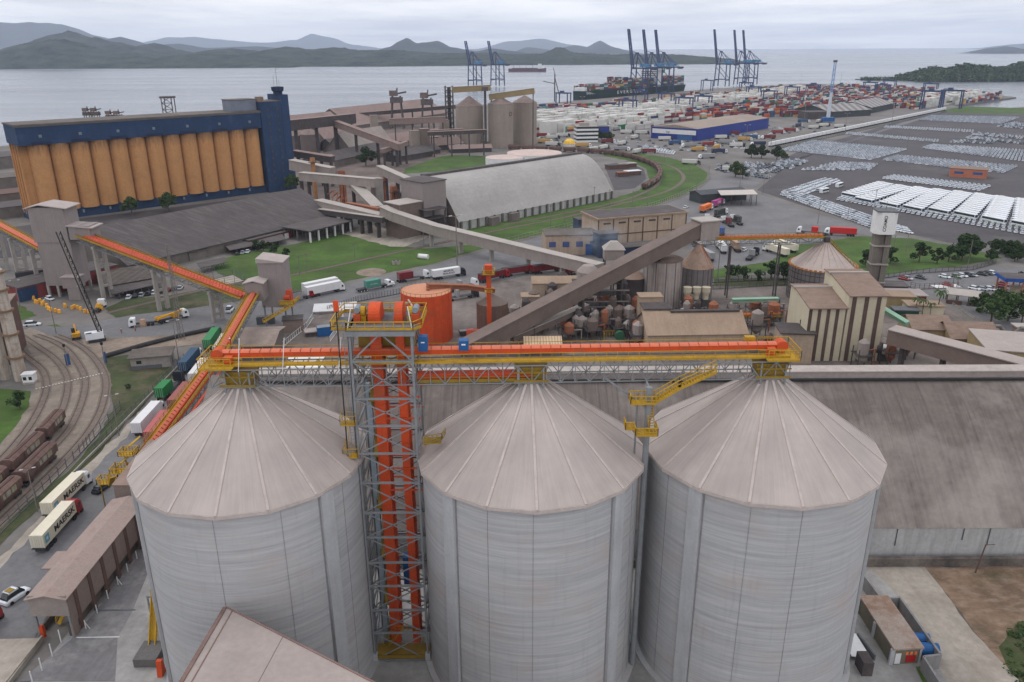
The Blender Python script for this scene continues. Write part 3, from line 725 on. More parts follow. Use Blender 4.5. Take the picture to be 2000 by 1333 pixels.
loop = [(-21.8, 97.6, zt), (-13.0, 97.6, zt), (-12.0, 99, zt), (-12.0, 105.8, zt), (-23.6, 105.8, zt), (-23.9, 103, zt), (-23.9, 98.0, zt), (-21.8, 98.0, zt), (-21.8, 97.6, zt)]
handrail(b, loop, 1.15, 1.3, .055)
for p, q in zip(loop[:-1], loop[1:]): b.beam(Vector(p) + Vector((0, 0, .1)), Vector(q) + Vector((0, 0, .1)), .06, .4)
b.build('handrail', m_yellow, T, True)
b = MB()
for z in (55.2,): b.beam((-21.7, 97.7, 55), (-21.0, 97.7, 58.2), .12); b.beam((-13.1, 97.7, 55), (-13.6, 97.7, 58.4), .12)
b.build('lamp_post', m_white, T, True)
b = MB(); b.box(-17.4, 103.4, 50.0, 7.6, 3.2, 3.6, ty=.8); b.build('discharge_chute', m_yellow_d, T, True)
b = MB()                                            # blue filter boxes, pale duct, stair flights inside
b.box(-20.3, 103.4, 51.6, 1.3, 1.6, 2.2); b.box(-16.6, 104, 10.5, 1.2, 1.4, 5.0); b.build('filter_box', m_blue, T, True)
b = MB(); b.box(-20.4, 102.6, .5, .75, .75, 45); b.build('air_duct', mat('pale_blue_duct', S(158, 174, 186), .6, .1), T, True)
b = MB(); z = 1.0; k = 0
while z < 44:
    ya, yb = (100.2, 104.6) if k % 2 == 0 else (104.6, 100.2)
    b.beam((-19.62, ya, z), (-19.62, yb, z + 4.3), .5, .14); handrail(b, [(-19.9, ya, z + .1), (-19.9, yb, z + 4.4)], 1.0, 2.2, .035, False)
    b.box(-19.62, yb, z + 4.2, .9, .9, .1); z += 4.3; k += 1
b.build('stair', m_yellow_d, T, True)
b = MB()
for z in (44.3, 41.0, 33.0, 29.4): b.beam((-18, 100.4, z), (-12.9, 100.4, z), .18); b.beam((-18, 104.2, z), (-12.9, 104.2, z), .18)
build_each(b, 'elevator_support', m_orange, T)
b = MB(); b.box(-17.2, 99.2, 1.2, 8.4, 2.6, .2); b.box(-17.2, 97.95, .7, 8.6, .12, .7)
b.build('base_platform', m_yellow_d, T, True)
b = MB(); handrail(b, [(-20.6, 100.4, 1.4), (-18.4, 99.4, 4.6), (-15.5, 99.4, 4.6), (-14.2, 100.4, 1.4)], 1.1, 1, .04)
for k in range(8): b.beam((-19.6 + k * .3, 99.8, 1.5 + k * .38), (-19.6 + k * .3, 101.0, 1.5 + k * .38), .25, .06)
b.build('base_stair', m_yellow, T, True)
b = MB(); [b.box(x, 98.0, -.2, .75, .75, 1.9) for x in (TX0, TX1)]; [b.box(x, 98.6, -.2, .3, .3, 1.4) for x in (-18.6, -15.4)]; b.build('concrete_footing', m_pil, T, True)

# mast with ladder and orange sign beside the tower
T = thing('lightning_mast', 'thin black mast with orange sign plate and caged ladder beside the tower', 'mast', (-23.1, 97.4, 0))
MB().beam((-23.1, 97.4, 0), (-22.75, 97.0, 58), .14).build('pole', m_black, T, True)
b = MB()
for sx_ in (0, .5): b.beam((-22.7 + sx_, 98.0, 0), (-22.3 + sx_, 98.0, 56), .07)
for k in range(110): b.beam((-22.7 + .4 * k / 112, 98, .5 + k * .5), (-22.2 + .4 * k / 112, 98, .5 + k * .5), .05)
b.build('ladder', m_grey, T, True)
b = MB(); [b.beam((-22.0 + .4 * k / 14, 98.4, k * 4), (-21.97 + .4 * (k + 1) / 14, 98.4, k * 4 + 4), .5, .06) for k in range(14)]; b.build('cable_tray', m_graydk, T, True)
b = MB()
for zz in (36.6, 41.6):
    b.box(-22.5, 97.6, zz, 2.0, 1.6, .1); handrail(b, [(-23.5, 96.9, zz), (-21.5, 96.9, zz), (-21.5, 98.4, zz), (-23.5, 98.4, zz), (-23.5, 96.9, zz)], 1.4, .7, .035)
b.beam((-23.4, 97.2, 37), (-22.6, 97.2, 41.6), .08); b.beam((-23.2, 98.2, 37), (-22.4, 98.2, 41.6), .08)
b.build('rest_platform', m_yellow, T, True)
MB().box(-22.72, 97.0, 58.0, .72, .1, 1.45).build('sign_plate', m_orange, T, True)

# ---------------------------------------------------------------- gallery over the silo tops
def yl(x): return 101.0 + (x - 2.6) * .030
T = thing('top_conveyor_gallery', 'orange covered conveyor with yellow walkways on a grey truss over the silo tops', 'conveyor', (0, 101, 46))
xa, xb = -40.8, 38.2
b = MB(); truss(b, (xa, yl(xa), 46.9), (xb, yl(xb), 46.9), 3.6, 2.5, 40, .11); b.build('truss', m_grey, T, True)
zg = 49.85
b = MB(); P0, P1 = Vector((xa, yl(xa) + .5, zg)), Vector((xb, yl(xb) + .5, zg)); b.beam(P0 + Vector((0, .2, .95)), P1 + Vector((0, .2, .95)), 1.1, .7); b.build('conveyor_trough', m_orange, T, True)
b = MB(); n = 56
for i in range(n):
    x = xa + 1 + (xb - xa - 2.4) * (i + .5) / n; L = (xb - xa - 2.4) / n - .1
    for k in range(4):
        t0, t1 = R(15 + 37.5 * k), R(15 + 37.5 * (k + 1)); y0 = yl(x) + .7
        b.hexa([(x - L / 2, y0 + .62 * math.cos(t0), zg + 1.22 + .3 * math.sin(t0)), (x + L / 2, y0 + .62 * math.cos(t0), zg + 1.22 + .3 * math.sin(t0)), (x + L / 2, y0 + .62 * math.cos(t1), zg + 1.22 + .3 * math.sin(t1)), (x - L / 2, y0 + .62 * math.cos(t1), zg + 1.22 + .3 * math.sin(t1)),
                (x - L / 2, y0 + .68 * math.cos(t0), zg + 1.25 + .34 * math.sin(t0)), (x + L / 2, y0 + .68 * math.cos(t0), zg + 1.25 + .34 * math.sin(t0)), (x + L / 2, y0 + .68 * math.cos(t1), zg + 1.25 + .34 * math.sin(t1)), (x - L / 2, y0 + .68 * math.cos(t1), zg + 1.25 + .34 * math.sin(t1))])
b.build('belt_cover', m_orange_lid, T, True)
b = MB(); b.beam(P0 + Vector((0, -1.35, 0)), P1 + Vector((0, -1.35, 0)), 1.3, .12); b.beam(P0 + Vector((0, -2.0, .1)), P1 + Vector((0, -2.0, .1)), .08, .3); b.beam(P0 + Vector((0, 1.8, 0)), P1 + Vector((0, 1.8, 0)), 1.2, .12); b.build('walkway', m_yellow, T, True)
b = MB(); handrail(b, [P0 + Vector((0, -2.0, .1)), P1 + Vector((0, -2.0, .1))], 1.15, 1.5, .035); handrail(b, [P0 + Vector((0, 2.4, .1)), P1 + Vector((0, 2.4, .1))], 1.15, 1.5, .035); b.build('handrail', m_yellow, T, True)
for xe, d in ((xb, 1), (xa, -1)):
    b = MB(); y0 = yl(xe)
    b.box(xe - d * 1.2, y0, zg - .1, 4.4, 5.4, .15)
    b.beam((xe + d * 1.0, y0 - 2.7, zg), (xe + d * 1.0, y0 + 2.7, zg), .1, .26); b.beam((xe - d * 3.4, y0 - 2.7, zg + .1), (xe + d * 1, y0 - 2.7, zg + .1), .06, .26)
    handrail(b, [(xe - d * 3.4, y0 - 2.7, zg), (xe + d * 1.0, y0 - 2.7, zg), (xe + d * 1.0, y0 + 2.7, zg), (xe - d * 3.4, y0 + 2.7, zg)], 1.5, .8, .045)
    b.build('end_platform', m_yellow, T, True)
    b = MB(); b.tube((xe - d * .7, y0 + .0, zg + 1.0), (xe - d * .7, y0 + 1.4, zg + 1.0), .85, .85, 14); b.box(xe - d * 2.4, y0 - .5, zg + .1, 1.1, .9, 1.0); b.build('drive_drum', m_orange, T, True)
for xs_ in (-37.2, 2.6, 36.0):
    b = MB(); y0 = yl(xs_)
    b.box(xs_, y0, 46.7, 3.4, 2.6, 2.2, tx=1.35); b.beam((xs_ - 2.4, y0 - 1.9, 47.15), (xs_ + 2.4, y0 - 1.9, 47.15), .1, .3); b.beam((xs_ - 2.4, y0 - 1.9, 48.4), (xs_ + 2.4, y0 - 1.9, 48.4), .08, .16)
    b.build('silo_feed_hopper', m_yellow_d, T, True)
b = MB()
for xs_ in (-37.2, 2.6, 36.0):
    for dx in (-1.7, 1.7):
        for dy in (-1.8, 1.8): b.beam((xs_ + dx, yl(xs_) + dy, 45.2), (xs_ + dx, yl(xs_) + dy, 49), .22)
    b.beam((xs_ - 1.7, yl(xs_) - 1.8, 46.0), (xs_ + 1.7, yl(xs_) - 1.8, 46.0), .2)
build_each(b, 'support_leg', m_grey, T)
b = MB(); P2, P3 = Vector((-13, yl(-13) - .6, 47.6)), Vector((3.4, yl(3.4) - .6, 47.6)); b.beam(P2, P3, 1.4, 1.1); b.build('lower_conveyor', m_orange, T, True)
b = MB(); b.beam(P2 + Vector((0, -1.0, -.35)), P3 + Vector((0, -1.0, -.35)), .1, .5); b.beam(P2 + Vector((0, -1.1, .25)), P3 + Vector((0, -1.1, .25)), .08, .1); b.beam(P2 + Vector((0, 0, -.75)), P3 + Vector((0, 0, -.75)), 2.2, .1); b.build('lower_walkway', m_yellow_d, T, True)
b = MB(); b.box(-12.1, 100.6, 51.2, 1.2, 1.2, 2.1); b.box(-6.6, 100.9, 51.2, 1.3, 1.3, 1.4); b.build('filter_unit', m_blue, T, True)
b = MB(); b.box(-12.1, 99.98, 52.45, .5, .03, .16); b.box(-6.6, 100.23, 52.0, .55, .03, .2); b.build('maker_plate', m_white, T, True)
b = MB(); [b.beam((x, yl(x) - 1.9, 49.2), (x + .7, yl(x) - 1.9, 54.0), .09) for x in (-36.8, -30.9, -23.4)]; b.build('lamp_post', m_white, T, True)
b = MB(); [b.beam((-34 + k * 2.1, yl(-34), 46.9), (-32.6 + k * 2.1, yl(-34) + 3.2, 49.2), .12) for k in range(9)]; b.build('cross_brace', m_grey, T, True)
b = MB(); b.box(33.4, yl(33) + 2.0, 51.2, 1.4, .9, .6); b.build('yellow_guard', m_yellow, T, True)

# stair from the gallery down to the gap between the silos
T = thing('access_stair', 'yellow steel stair dropping from the gallery to the gap between two silo roofs', 'stair', (18.5, 96.6, 36))
top, mid1, low1 = Vector((27.4, 98.0, 49.0)), Vector((22.6, 97.4, 47.0)), Vector((19.2, 97.0, 45.0))
b = MB()
for p, q in ((top, mid1), (mid1, low1)):
    for dy in (-.55, .55): b.beam(p + Vector((0, dy, 0)), q + Vector((0, dy, 0)), .1, .34)
    n = 12
    for i in range(n + 1): c = p.lerp(q, i / n); b.box(c.x, c.y, c.z - .04, .3, 1.0, .06)
b.build('flight', m_yellow, T, True)
b = MB()
for dy in (-.55, .55): handrail(b, [top + Vector((0, dy, .15)), mid1 + Vector((0, dy, .15)), low1 + Vector((0, dy, .15))], 1.1, .7, .05)
b.build('handrail', m_yellow, T, True)
b = MB()
b.box(17.6, 97.0, 44.9, 3.4, 1.9, .14); handrail(b, [(19.3, 96.1, 45), (15.9, 96.1, 45), (15.9, 97.9, 45), (19.3, 97.9, 45)], 1.15, .7, .06); b.beam((15.9, 96.1, 45.1), (19.3, 96.1, 45.1), .06, .3)
b.box(18.0, 95.6, 40.9, 2.9, 2.0, .14); handrail(b, [(16.5, 96.6, 41), (16.5, 94.6, 41), (19.5, 94.6, 41), (19.5, 96.6, 41)], 1.15, .6, .06); b.beam((16.5, 94.6, 41.1), (19.5, 94.6, 41.1), .06, .3)
b.box(16.0, 96.6, 41.3, 1.4, 1.8, .12); handrail(b, [(15.3, 97.4, 41.4), (15.3, 95.7, 41.4), (16.5, 95.7, 41.4)], 1.1, .6, .06)
b.build('landing', m_yellow, T, True)
b = MB(); [b.beam((19.3 - dx, 95.6, 41), (19.0 - dx, 97.2, 45), .07, .2) for dx in (0, .8)]
for k in range(12): b.box(18.75 - .02 * k, 95.7 + k * .13, 41.2 + k * .33, .8, .22, .05)
b.build('ladder', m_yellow, T, True)
b = MB(); b.tube((18.4, 96.8, 0), (18.4, 96.8, 47.2), .42, .42, 10); b.tube((17.0, 97.6, 30), (17.0, 97.6, 46), .14, .14, 6); b.beam((18.4, 96.9, 44.0), (12.4, 99.8, 47.6), .22); b.beam((18.4, 96.9, 47), (18.4, 99.8, 47), .2)
b.build('column', m_grey, T, True)
b = MB(); b.box(-10.9, 96.6, 39.4, 2.4, 1.8, .12); handrail(b, [(-12.2, 95.7, 39.5), (-9.6, 95.9, 39.9), (-9.2, 97.4, 39.9)], 1.0, .6, .05); b.beam((-12, 95.8, 39.2), (-9.4, 96.2, 40.2), .3, .2)
tag(b.build('landing_platform', m_yellow_d), 'small yellow landing between the lattice tower and the middle silo roof', 'platform')

# ---------------------------------------------------------------- near roof in the foreground and the truck reception shed
T = thing('near_building', 'large flat pinkish roof corner jutting in front of the left silo', 'building', (-25, 70, 0))
zr = 22.5
pk = G(443, 1187, zr); lf = G(318, 1400, zr); rt = G(860, 1400, zr); d1 = lf - pk; d2 = rt - pk
c4 = pk + d1 + d2
b = MB(); b.prism([pk.xy, lf.xy, c4.xy, rt.xy], zr - .6, zr); b.build('roof', m_sroof, T, True)
ins = lambda p: p + (c4 - pk) * .012 + (Vector((0, 0, 0)))
b = MB(); cc = (pk + lf + rt + c4) / 4
b.prism([(cc + (p - cc) * .97).xy for p in (pk, lf, c4, rt)], 0, zr - .6); b.build('wall', mat('brown_cladding', S(132, 112, 104, .9), .8, .12, .3, line=(0, 1.0, .12, S(100, 84, 78), .6)), T, True)
b = MB(); n2 = (d2.normalized()) * 1.1
b.beam(pk + n2 + Vector((0, 0, .03)), lf + n2 + Vector((0, 0, .03)), .12, .1); b.beam(pk + d2 * .3 + Vector((0, 0, .01)), pk + d2 * .27 + d1 + Vector((0, 0, .01)), .06, .06)
b.beam(pk + Vector((0, 0, .05)), rt + Vector((0, 0, .05)), .2, .16)
b.build('roof_seam', mat('roof_seam_brown', S(128, 104, 98), .8), T, True)
b = MB(); b.beam(pk + Vector((-.2, 0, -.3)), lf + Vector((-.2, 0, -.3)), .5, .9); b.build('fascia', mat('brown_fascia', S(120, 98, 92), .8), T, True)

m_shedroof = mat('pink_dusty_roof', S(166, 148, 140, .8), .85, .14, .25, dirt=(S(140, 112, 106, .8), .6, .25, .5), streak=((.25, 2.5, 1), .25, S(150, 124, 118)))
m_brownwall = mat('brown_wall_panel', S(138, 122, 114, .9), .85, .14, .3, dirt=(S(104, 84, 76), .5, .3, .5))
m_brownpost = mat('dark_brown_post', S(96, 74, 66), .85, .15, .5)
T = thing('reception_shed', 'long truck unloading shed with dusty pink roof beside the silos', 'shed', (-74.5, 118, 0))
x0, x1, y0, y1 = -77.6, -71.4, 103.6, 151
b = MB()
for (xa_, xb_, za_, zb_) in ((x0 - .3, -74.5, 7.9, 8.7), (-74.5, x1 + .3, 8.7, 7.9)):
    b.hexa([(xa_, y0 - .5, za_ - .15), (xb_, y0 - .5, zb_ - .15), (xb_, 133, zb_ - .15), (xa_, 133, za_ - .15), (xa_, y0 - .5, za_), (xb_, y0 - .5, zb_), (xb_, 133, zb_), (xa_, 133, za_)])
b.build('roof', m_shedroof, T, True)
b = MB(); b.hexa([(-78.4, 134.6, 9.9), (-69.6, 134.6, 9.9), (-69.6, 152, 9.9), (-78.4, 152, 9.9), (-78.4, 134.6, 10.1), (-69.6, 134.6, 10.1), (-69.6, 152, 10.9), (-78.4, 152, 10.9)]); b.build('roof', mat('brown_dusty_roof', S(150, 128, 118, .8), .85, .15, .3), T, True)
b = MB(); b.box((x0 + x1) / 2, y0 + .1, 4.4, 6.2, .2, 3.9); b.build('front_panel', mat('grey_brown_panel', S(150, 140, 134, .9), .85, .12, .3), T, True)
b = MB(); b.box(x1 - .1, (y0 + 133) / 2, 2.4, .2, 133 - y0 - .6, 5.4); b.box(x1 - .1, y0 + .9, .2, .22, 1.6, 2.2); b.box(-74, 134.9, 1, 8.4, .2, 9); b.build('side_wall', m_brownwall, T, True)
for k in range(7): MB().box(x1 + .06, y0 + 2.5 + k * 4.4, .1, .16, .9, 7.6).build('post', m_brownpost, T, True)
b = MB(); b.box(x1 - .9, (y0 + 133) / 2, .1, .3, 28.6, 2.6); b.box(x0 + .2, (y0 + 137) / 2, .1, .3, 30, 1.2); b.build('base_wall', mat('dirty_base_wall', S(92, 84, 78), .9, .3, .5), T, True)
b = MB(); [b.box(x, y0 + .3, 0, .35, .35, 4.5) for x in (x0 + .4, x1 - .3)]; b.build('front_post', m_grey, T, True)
b = MB(); [b.box(x0 + .4, y0 + 5 + k * 7, 0, .3, .3, 7.9) for k in range(4)]; b.build('rear_post', m_brownpost, T, True)
b = MB(); b.beam((-75.6, y0 + 3, .3), (-73.6, y0 + 6.5, 5.0), .8, .12); handrail(b, [(-76, y0 + 3, .4), (-74, y0 + 6.5, 5.1)], 1.0, 1, .06); b.build('inner_stair', m_yellow, T, True)
b = MB()
for k in range(8): b.beam((-70.6, y0 + 2 + k * 3.8, 0), (-70.6, y0 + 2 + k * 3.8, 1.9), .12); (k % 3 == 0) and b.beam((-70.6, y0 + 2 + k * 3.8, 1.6), (-69.9, y0 + 2 + k * 3.8, 0), .08)
b.build('guard_post', m_white, T, True)
b = MB(); b.box(-79.9, 116.5, 5.6, 3.2, 5.0, .3); b.build('side_canopy', m_shedroof, T, True)
b = MB(); b.box(-80.2, 96, -.1, 8.5, 13, 1.0, R(2)); b.box(-76.3, 94, -.1, .3, 18, 1.2)
d = tag(b.build('loading_dock', m_conc), 'raised dirty concrete dock in front of the shed gable', 'loading dock')
# ================================================================ long arched warehouse behind the silos
m_whroof = mat('weathered_fibre_cement', S(120, 111, 106, .82), .95, .2, .05, dirt=(S(160, 152, 146), .6, .03, .5), streak=((1.4, .05, .05), .85, S(84, 77, 74)), line=(0, .9, .3, S(104, 96, 90), .5), bump=.2)
m_whwall = mat('pale_dirty_wall', S(176, 176, 176, .95), .9, .12, .15, dirt=(S(134, 130, 128), .6, .12, .55), streak=((1.2, 1, .12), .45, S(120, 114, 110)))
T = thing('arched_warehouse', 'long storage warehouse with dark curved fibre cement roof behind the three silos', 'warehouse', (40, 148, 0))
X0, X1 = -62.0, 170.0; Ya, Yr, Yb = 122.2, 150.0, 178.0
prof = []
for i in range(11):
    f = i / 10; prof.append((Ya + .8 + (Yr - Ya - .8) * f, 7.2 + 19.6 * (f ** .92) * (1 + .10 * math.sin(math.pi * f))))
b = MB(); full = prof + [(2 * Yr - y, z) for y, z in prof[-2::-1]]
for (ya, za), (yb, zb) in zip(full[:-1], full[1:]):
    for k in range(6):
        xa_, xb_ = X0 + (X1 - X0) * k / 6, X0 + (X1 - X0) * (k + 1) / 6
        b.poly([(xa_, ya, za), (xb_, ya, za), (xb_, yb, zb), (xa_, yb, zb)])
b.build('roof', m_whroof, T, True)
b = MB(); b.poly([(X0 + .5, y, z - .05) for y, z in full] + [(X0 + .5, full[-1][0], 0), (X0 + .5, full[0][0], 0)]); b.poly([(X1 - .5, y, z - .05) for y, z in full] + [(X1 - .5, full[-1][0], 0), (X1 - .5, full[0][0], 0)]); b.build('gable_wall', mat('brown_gable', S(118, 84, 74), .9, .15, .3), T, True)
b = MB(); b.box((X0 + X1) / 2, Ya + 1.2, 0, X1 - X0 - 1, .4, 7.3); b.build('wall', m_whwall, T, True)
b = MB(); b.box((X0 + X1) / 2, Ya - .5, -.1, X1 - X0, .9, 1.9); b.build('plinth', mat('blackened_plinth', S(112, 104, 98), .95, .3, .15, dirt=(S(44, 42, 42), .9, .07, .5)), T, True)
b = MB(); b.box((X0 + X1) / 2 + 2, Yr, 26.2, X1 - X0 - 6, 3.0, 1.3); b.build('ridge_monitor', mat('monitor_side', S(150, 140, 136), .9, .15, .1), T, True)
b = MB(); b.box((X0 + X1) / 2 + 2, Yr, 27.52, X1 - X0 - 6, 3.4, .22); b.build('monitor_roof', mat('pale_monitor_roof', S(182, 172, 166, .82), .85, .2, .1, dirt=(S(130, 120, 112), .5, .1, .5)), T, True)
b = MB(); b.box((X0 + X1) / 2 + 2, Yr - 2.3, 26.0, X1 - X0 - 6, .5, .3); b.build('ridge_gutter', m_black, T, True)
for k, x in enumerate((70.5, 82.7, 87.5, 97.5, 62, 110)):
    MB().tube((x, Ya + .9, 7.0), (x, Ya + .9, 3.4 + (k % 2) * 1.2), .09, .09, 6).build('downpipe', m_graydk, T, True)
b = MB(); b.tube((84.0, 119.4, 0), (84.7, 119.4, 6.2), .16, .12, 7); b.beam((84.7, 119.4, 6.1), (86.3, 119.4, 6.2), .1)
tag(b.build('leaning_pole', m_brownpost), 'dark leaning lamp pole in front of the long warehouse wall', 'lamp post')

# ================================================================ transfer houses and the long orange conveyors
m_clad = mat('grey_ribbed_cladding', S(146, 136, 134, .92), .8, .08, .3, line=(0, 1.6, .18, S(120, 112, 110), .5), streak=((1.5, 1.5, .08), .3, S(116, 106, 104)))
m_cladroof = mat('pale_cladding_roof', S(176, 164, 160, .85), .8, .1, .4)
m_concrete = mat('column_concrete', S(164, 158, 152, .9), .9, .12, .4, streak=((1, 1, .1), .35, S(120, 112, 106)))
cb = G(118, 583)
T = thing('transfer_house', 'tall grey clad transfer tower on concrete legs with gabled top, by the long orange conveyor', 'transfer tower', (cb.x, cb.y, 0))
hx, hy = -173.0, 297.0
MB().box(hx, hy, 4.5, 12.5, 9.5, 17).build('wall', m_clad, T, True)
MB().box(hx - .5, hy, 21.5, 13.0, 10, 13.2).build('upper_wall', m_clad, T, True)
b = MB(); x0_, x1_ = hx - 8.5, hx + 7.5
b.hexa([(x0_, hy - 5.6, 34.2), (hx - 2.5, hy - 5.6, 35.6), (hx - 2.5, hy + 5.6, 35.6), (x0_, hy + 5.6, 34.2), (x0_, hy - 5.6, 34.5), (hx - 2.5, hy - 5.6, 35.9), (hx - 2.5, hy + 5.6, 35.9), (x0_, hy + 5.6, 34.5)])
b.hexa([(hx - 2.5, hy - 5.6, 35.6), (x1_, hy - 5.6, 34.2), (x1_, hy + 5.6, 34.2), (hx - 2.5, hy + 5.6, 35.6), (hx - 2.5, hy - 5.6, 35.9), (x1_, hy - 5.6, 34.5), (x1_, hy + 5.6, 34.5), (hx - 2.5, hy + 5.6, 35.9)])
b.build('roof', m_cladroof, T, True)
MB().box(hx + 10.5, hy - 1, 22.5, 8, 7.5, 5.2).build('annex_wall', m_clad, T, True)
MB().hexa([(hx + 6, hy - 5.4, 27.6), (hx + 16, hy - 5.4, 26.8), (hx + 16, hy + 3.2, 26.8), (hx + 6, hy + 3.2, 27.6), (hx + 6, hy - 5.4, 28.0), (hx + 16, hy - 5.4, 27.2), (hx + 16, hy + 3.2, 27.2), (hx + 6, hy + 3.2, 28.0)]).build('annex_roof', m_cladroof, T, True)
MB().box(hx + 5.5, hy - 6.6, 4.6, 6.4, 4.4, 4.2).build('lower_annex', m_clad, T, True); MB().box(hx + 5.5, hy - 6.6, 8.8, 7, 5, .3).build('annex_roof', m_cladroof, T, True)
for x in (-5.8, -2, 2, 5.8):
    for y in (-4.4, 4.4): MB().box(hx + x, hy + y, 0, .9, .9, 4.6).build('concrete_leg', m_concrete, T, True)
MB().box(hx + 6, hy - 7, 0, 4.4, 3.4, 4.6).build('lift_shaft', m_clad, T, True)
def conveyor(name, label, p, q, m_lid, w=2.4, group=None, supports=(), legm=None, rows=2):
    p = Vector(p); q = Vector(q); T = thing(name, label, 'conveyor', tuple((p + q) / 2), 0, group)
    d = (q - p).normalized(); s = Vector((d.y, -d.x, 0)).normalized(); L = (q - p).length; n = int(L / 1.5)
    MB().beam(p + Vector((0, 0, .5)), q + Vector((0, 0, .5)), w, .8).build('conveyor_trough', m_orange_d, T, True)
    b = MB()
    for i in range(n):
        a = p.lerp(q, (i + .08) / n); c = p.lerp(q, (i + .92) / n)
        for k in range(rows):
            off = s * (w * ((k + .5) / rows - .5)); ww = w / rows * (.42 if rows == 1 else .33)
            for sg in (-1, 1):
                lo = off + s * sg * ww; b.poly([a + lo + Vector((0, 0, .95)), c + lo + Vector((0, 0, .95)), c + off + Vector((0, 0, 1.5)), a + off + Vector((0, 0, 1.5))])
    b.build('belt_cover', m_lid, T, True)
    b = MB()
    for sg in (-1, 1):
        o = s * sg * (w / 2 + .5); b.beam(p + o + Vector((0, 0, .3)), q + o + Vector((0, 0, .3)), .8, .14); b.beam(p + o * 1.35 + Vector((0, 0, .6)), q + o * 1.35 + Vector((0, 0, .6)), .1, .5)
    b.build('walkway', m_yellow, T, True)
    b = MB()
    for sg in (-1, 1): o = s * sg * (w / 2 + 1.25); handrail(b, [p + o + Vector((0, 0, .4)), q + o + Vector((0, 0, .4))], 1.1, 2.2, .05)
    b.build('handrail', m_yellow_d, T, True)
    b = MB(); truss(b, p - Vector((0, 0, 2.0)), q - Vector((0, 0, 2.0)), w + 1, 2.2, max(3, int(L / 4)), .16); b.build('truss', m_grey, T, True)
    for f, w_ in supports:
        c = p.lerp(q, f); zt = c.z - 2.0
        if legm:
            for sg in (-1, 1): MB().beam((c + s * sg * w_ * 1.6).xy.to_3d(), c + s * sg * w_ - Vector((0, 0, 2)), .45).build('steel_leg', legm, T, True)
            continue
        for sg in (-1, 1): MB().box(*(c + s * sg * w_).xy, 0, 1.0, 1.4, zt, math.atan2(d.y, d.x)).build('concrete_column', m_concrete, T, True)
        b = MB(); b.beam((c + s * -w_ * 1.5).xy.to_3d() + Vector((0, 0, zt)), (c + s * w_ * 1.5).xy.to_3d() + Vector((0, 0, zt)), 1.3, 1.0)
        for zz in (.25, .5, .75): b.beam((c - s * w_).xy.to_3d() + Vector((0, 0, zt * zz)), (c + s * w_).xy.to_3d() + Vector((0, 0, zt * zz)), .8, .9)
        b.build('cross_beam', m_concrete, T, True)
    return T
m_orange_d = mat('dull_orange_steel', S(186, 74, 46), .6, .15, .4, dirt=(S(130, 66, 46), .5, .3, .55))
m_lid_red = mat('red_orange_cover', S(204, 92, 66, .95), .6, .12, .4, dirt=(S(170, 66, 44), .6, .3, .5))
pa, pb = A(152, 458, 296), A(478, 582, 256)
conveyor('long_conveyor', 'long twin covered orange conveyor sloping down between the two grey transfer towers', pa, pb, m_lid_red, 3.2, supports=((.13, 1.8), (.50, 1.8), (.83, 1.8)))
pa, pb = A(92, 492, 300), A(-180, 345, 390)
conveyor('long_conveyor', 'orange covered conveyor rising to the left picture edge from the tall grey transfer tower', pb, pa, m_orange_lid, 2.4, supports=((.3, 1.8), (.52, 1.8), (.66, 1.8), (.80, 1.8), (.93, 1.8)), rows=1)
T = thing('transfer_house', 'smaller pinkish grey transfer tower with yellow landing at the foot of the long orange conveyor', 'transfer tower', (-83, 256, 0))
MB().box(-80.5, 259, 7.5, 8.2, 8.5, 15.5).build('upper_wall', m_clad, T, True)
MB().hexa([(-85, 254.4, 23.0), (-76, 254.4, 23.0), (-76, 263.6, 23.0), (-85, 263.6, 23.0), (-85, 254.4, 24.6), (-76, 254.4, 23.3), (-76, 263.6, 23.3), (-85, 263.6, 24.6)]).build('roof', m_cladroof, T, True)
MB().box(-85, 252.2, 11.5, 6.0, 5.6, 6.2).build('lower_wall', m_clad, T, True); b = MB()
for sg in (-1, 1): b.hexa([(-85 + min(0, sg * 3.5), 249, 17.3 if sg < 0 else 18.2), (-85 + max(0, sg * 3.5), 249, 18.2 if sg < 0 else 17.3), (-85 + max(0, sg * 3.5), 255.2, 18.2 if sg < 0 else 17.3), (-85 + min(0, sg * 3.5), 255.2, 17.3 if sg < 0 else 18.2), (-85 + min(0, sg * 3.5), 249, 17.6 if sg < 0 else 18.5), (-85 + max(0, sg * 3.5), 249, 18.5 if sg < 0 else 17.6), (-85 + max(0, sg * 3.5), 255.2, 18.5 if sg < 0 else 17.6), (-85 + min(0, sg * 3.5), 255.2, 17.6 if sg < 0 else 18.5)])
b.build('lower_roof', m_cladroof, T, True)
for x in (-84, -77):
    for y in (255, 263): MB().beam((x, y, 0), (x, y, 8), .5).build('leg', m_grey, T, True)
b = MB(); b.box(-75.5, 255, 9.2, 5, 6, .3); handrail(b, [(-78, 252, 9.4), (-73, 252, 9.4), (-72.6, 258, 9.4)], 1.3, 1, .09); b.beam((-73, 252, 9.4), (-82, 246, 5.2), 1.2, .2); handrail(b, [(-73, 251.5, 9.4), (-82, 245.5, 5.2)], 1.2, 1, .08)
b.build('landing', m_yellow, T, True)
b = MB(); b.box(-76, 256.5, 9.5, 2.6, 3, 3.6, ty=.7); b.tube((-77, 255, 11), (-75, 255, 11), .9, .9, 10); b.build('drive_unit', m_orange_d, T, True)
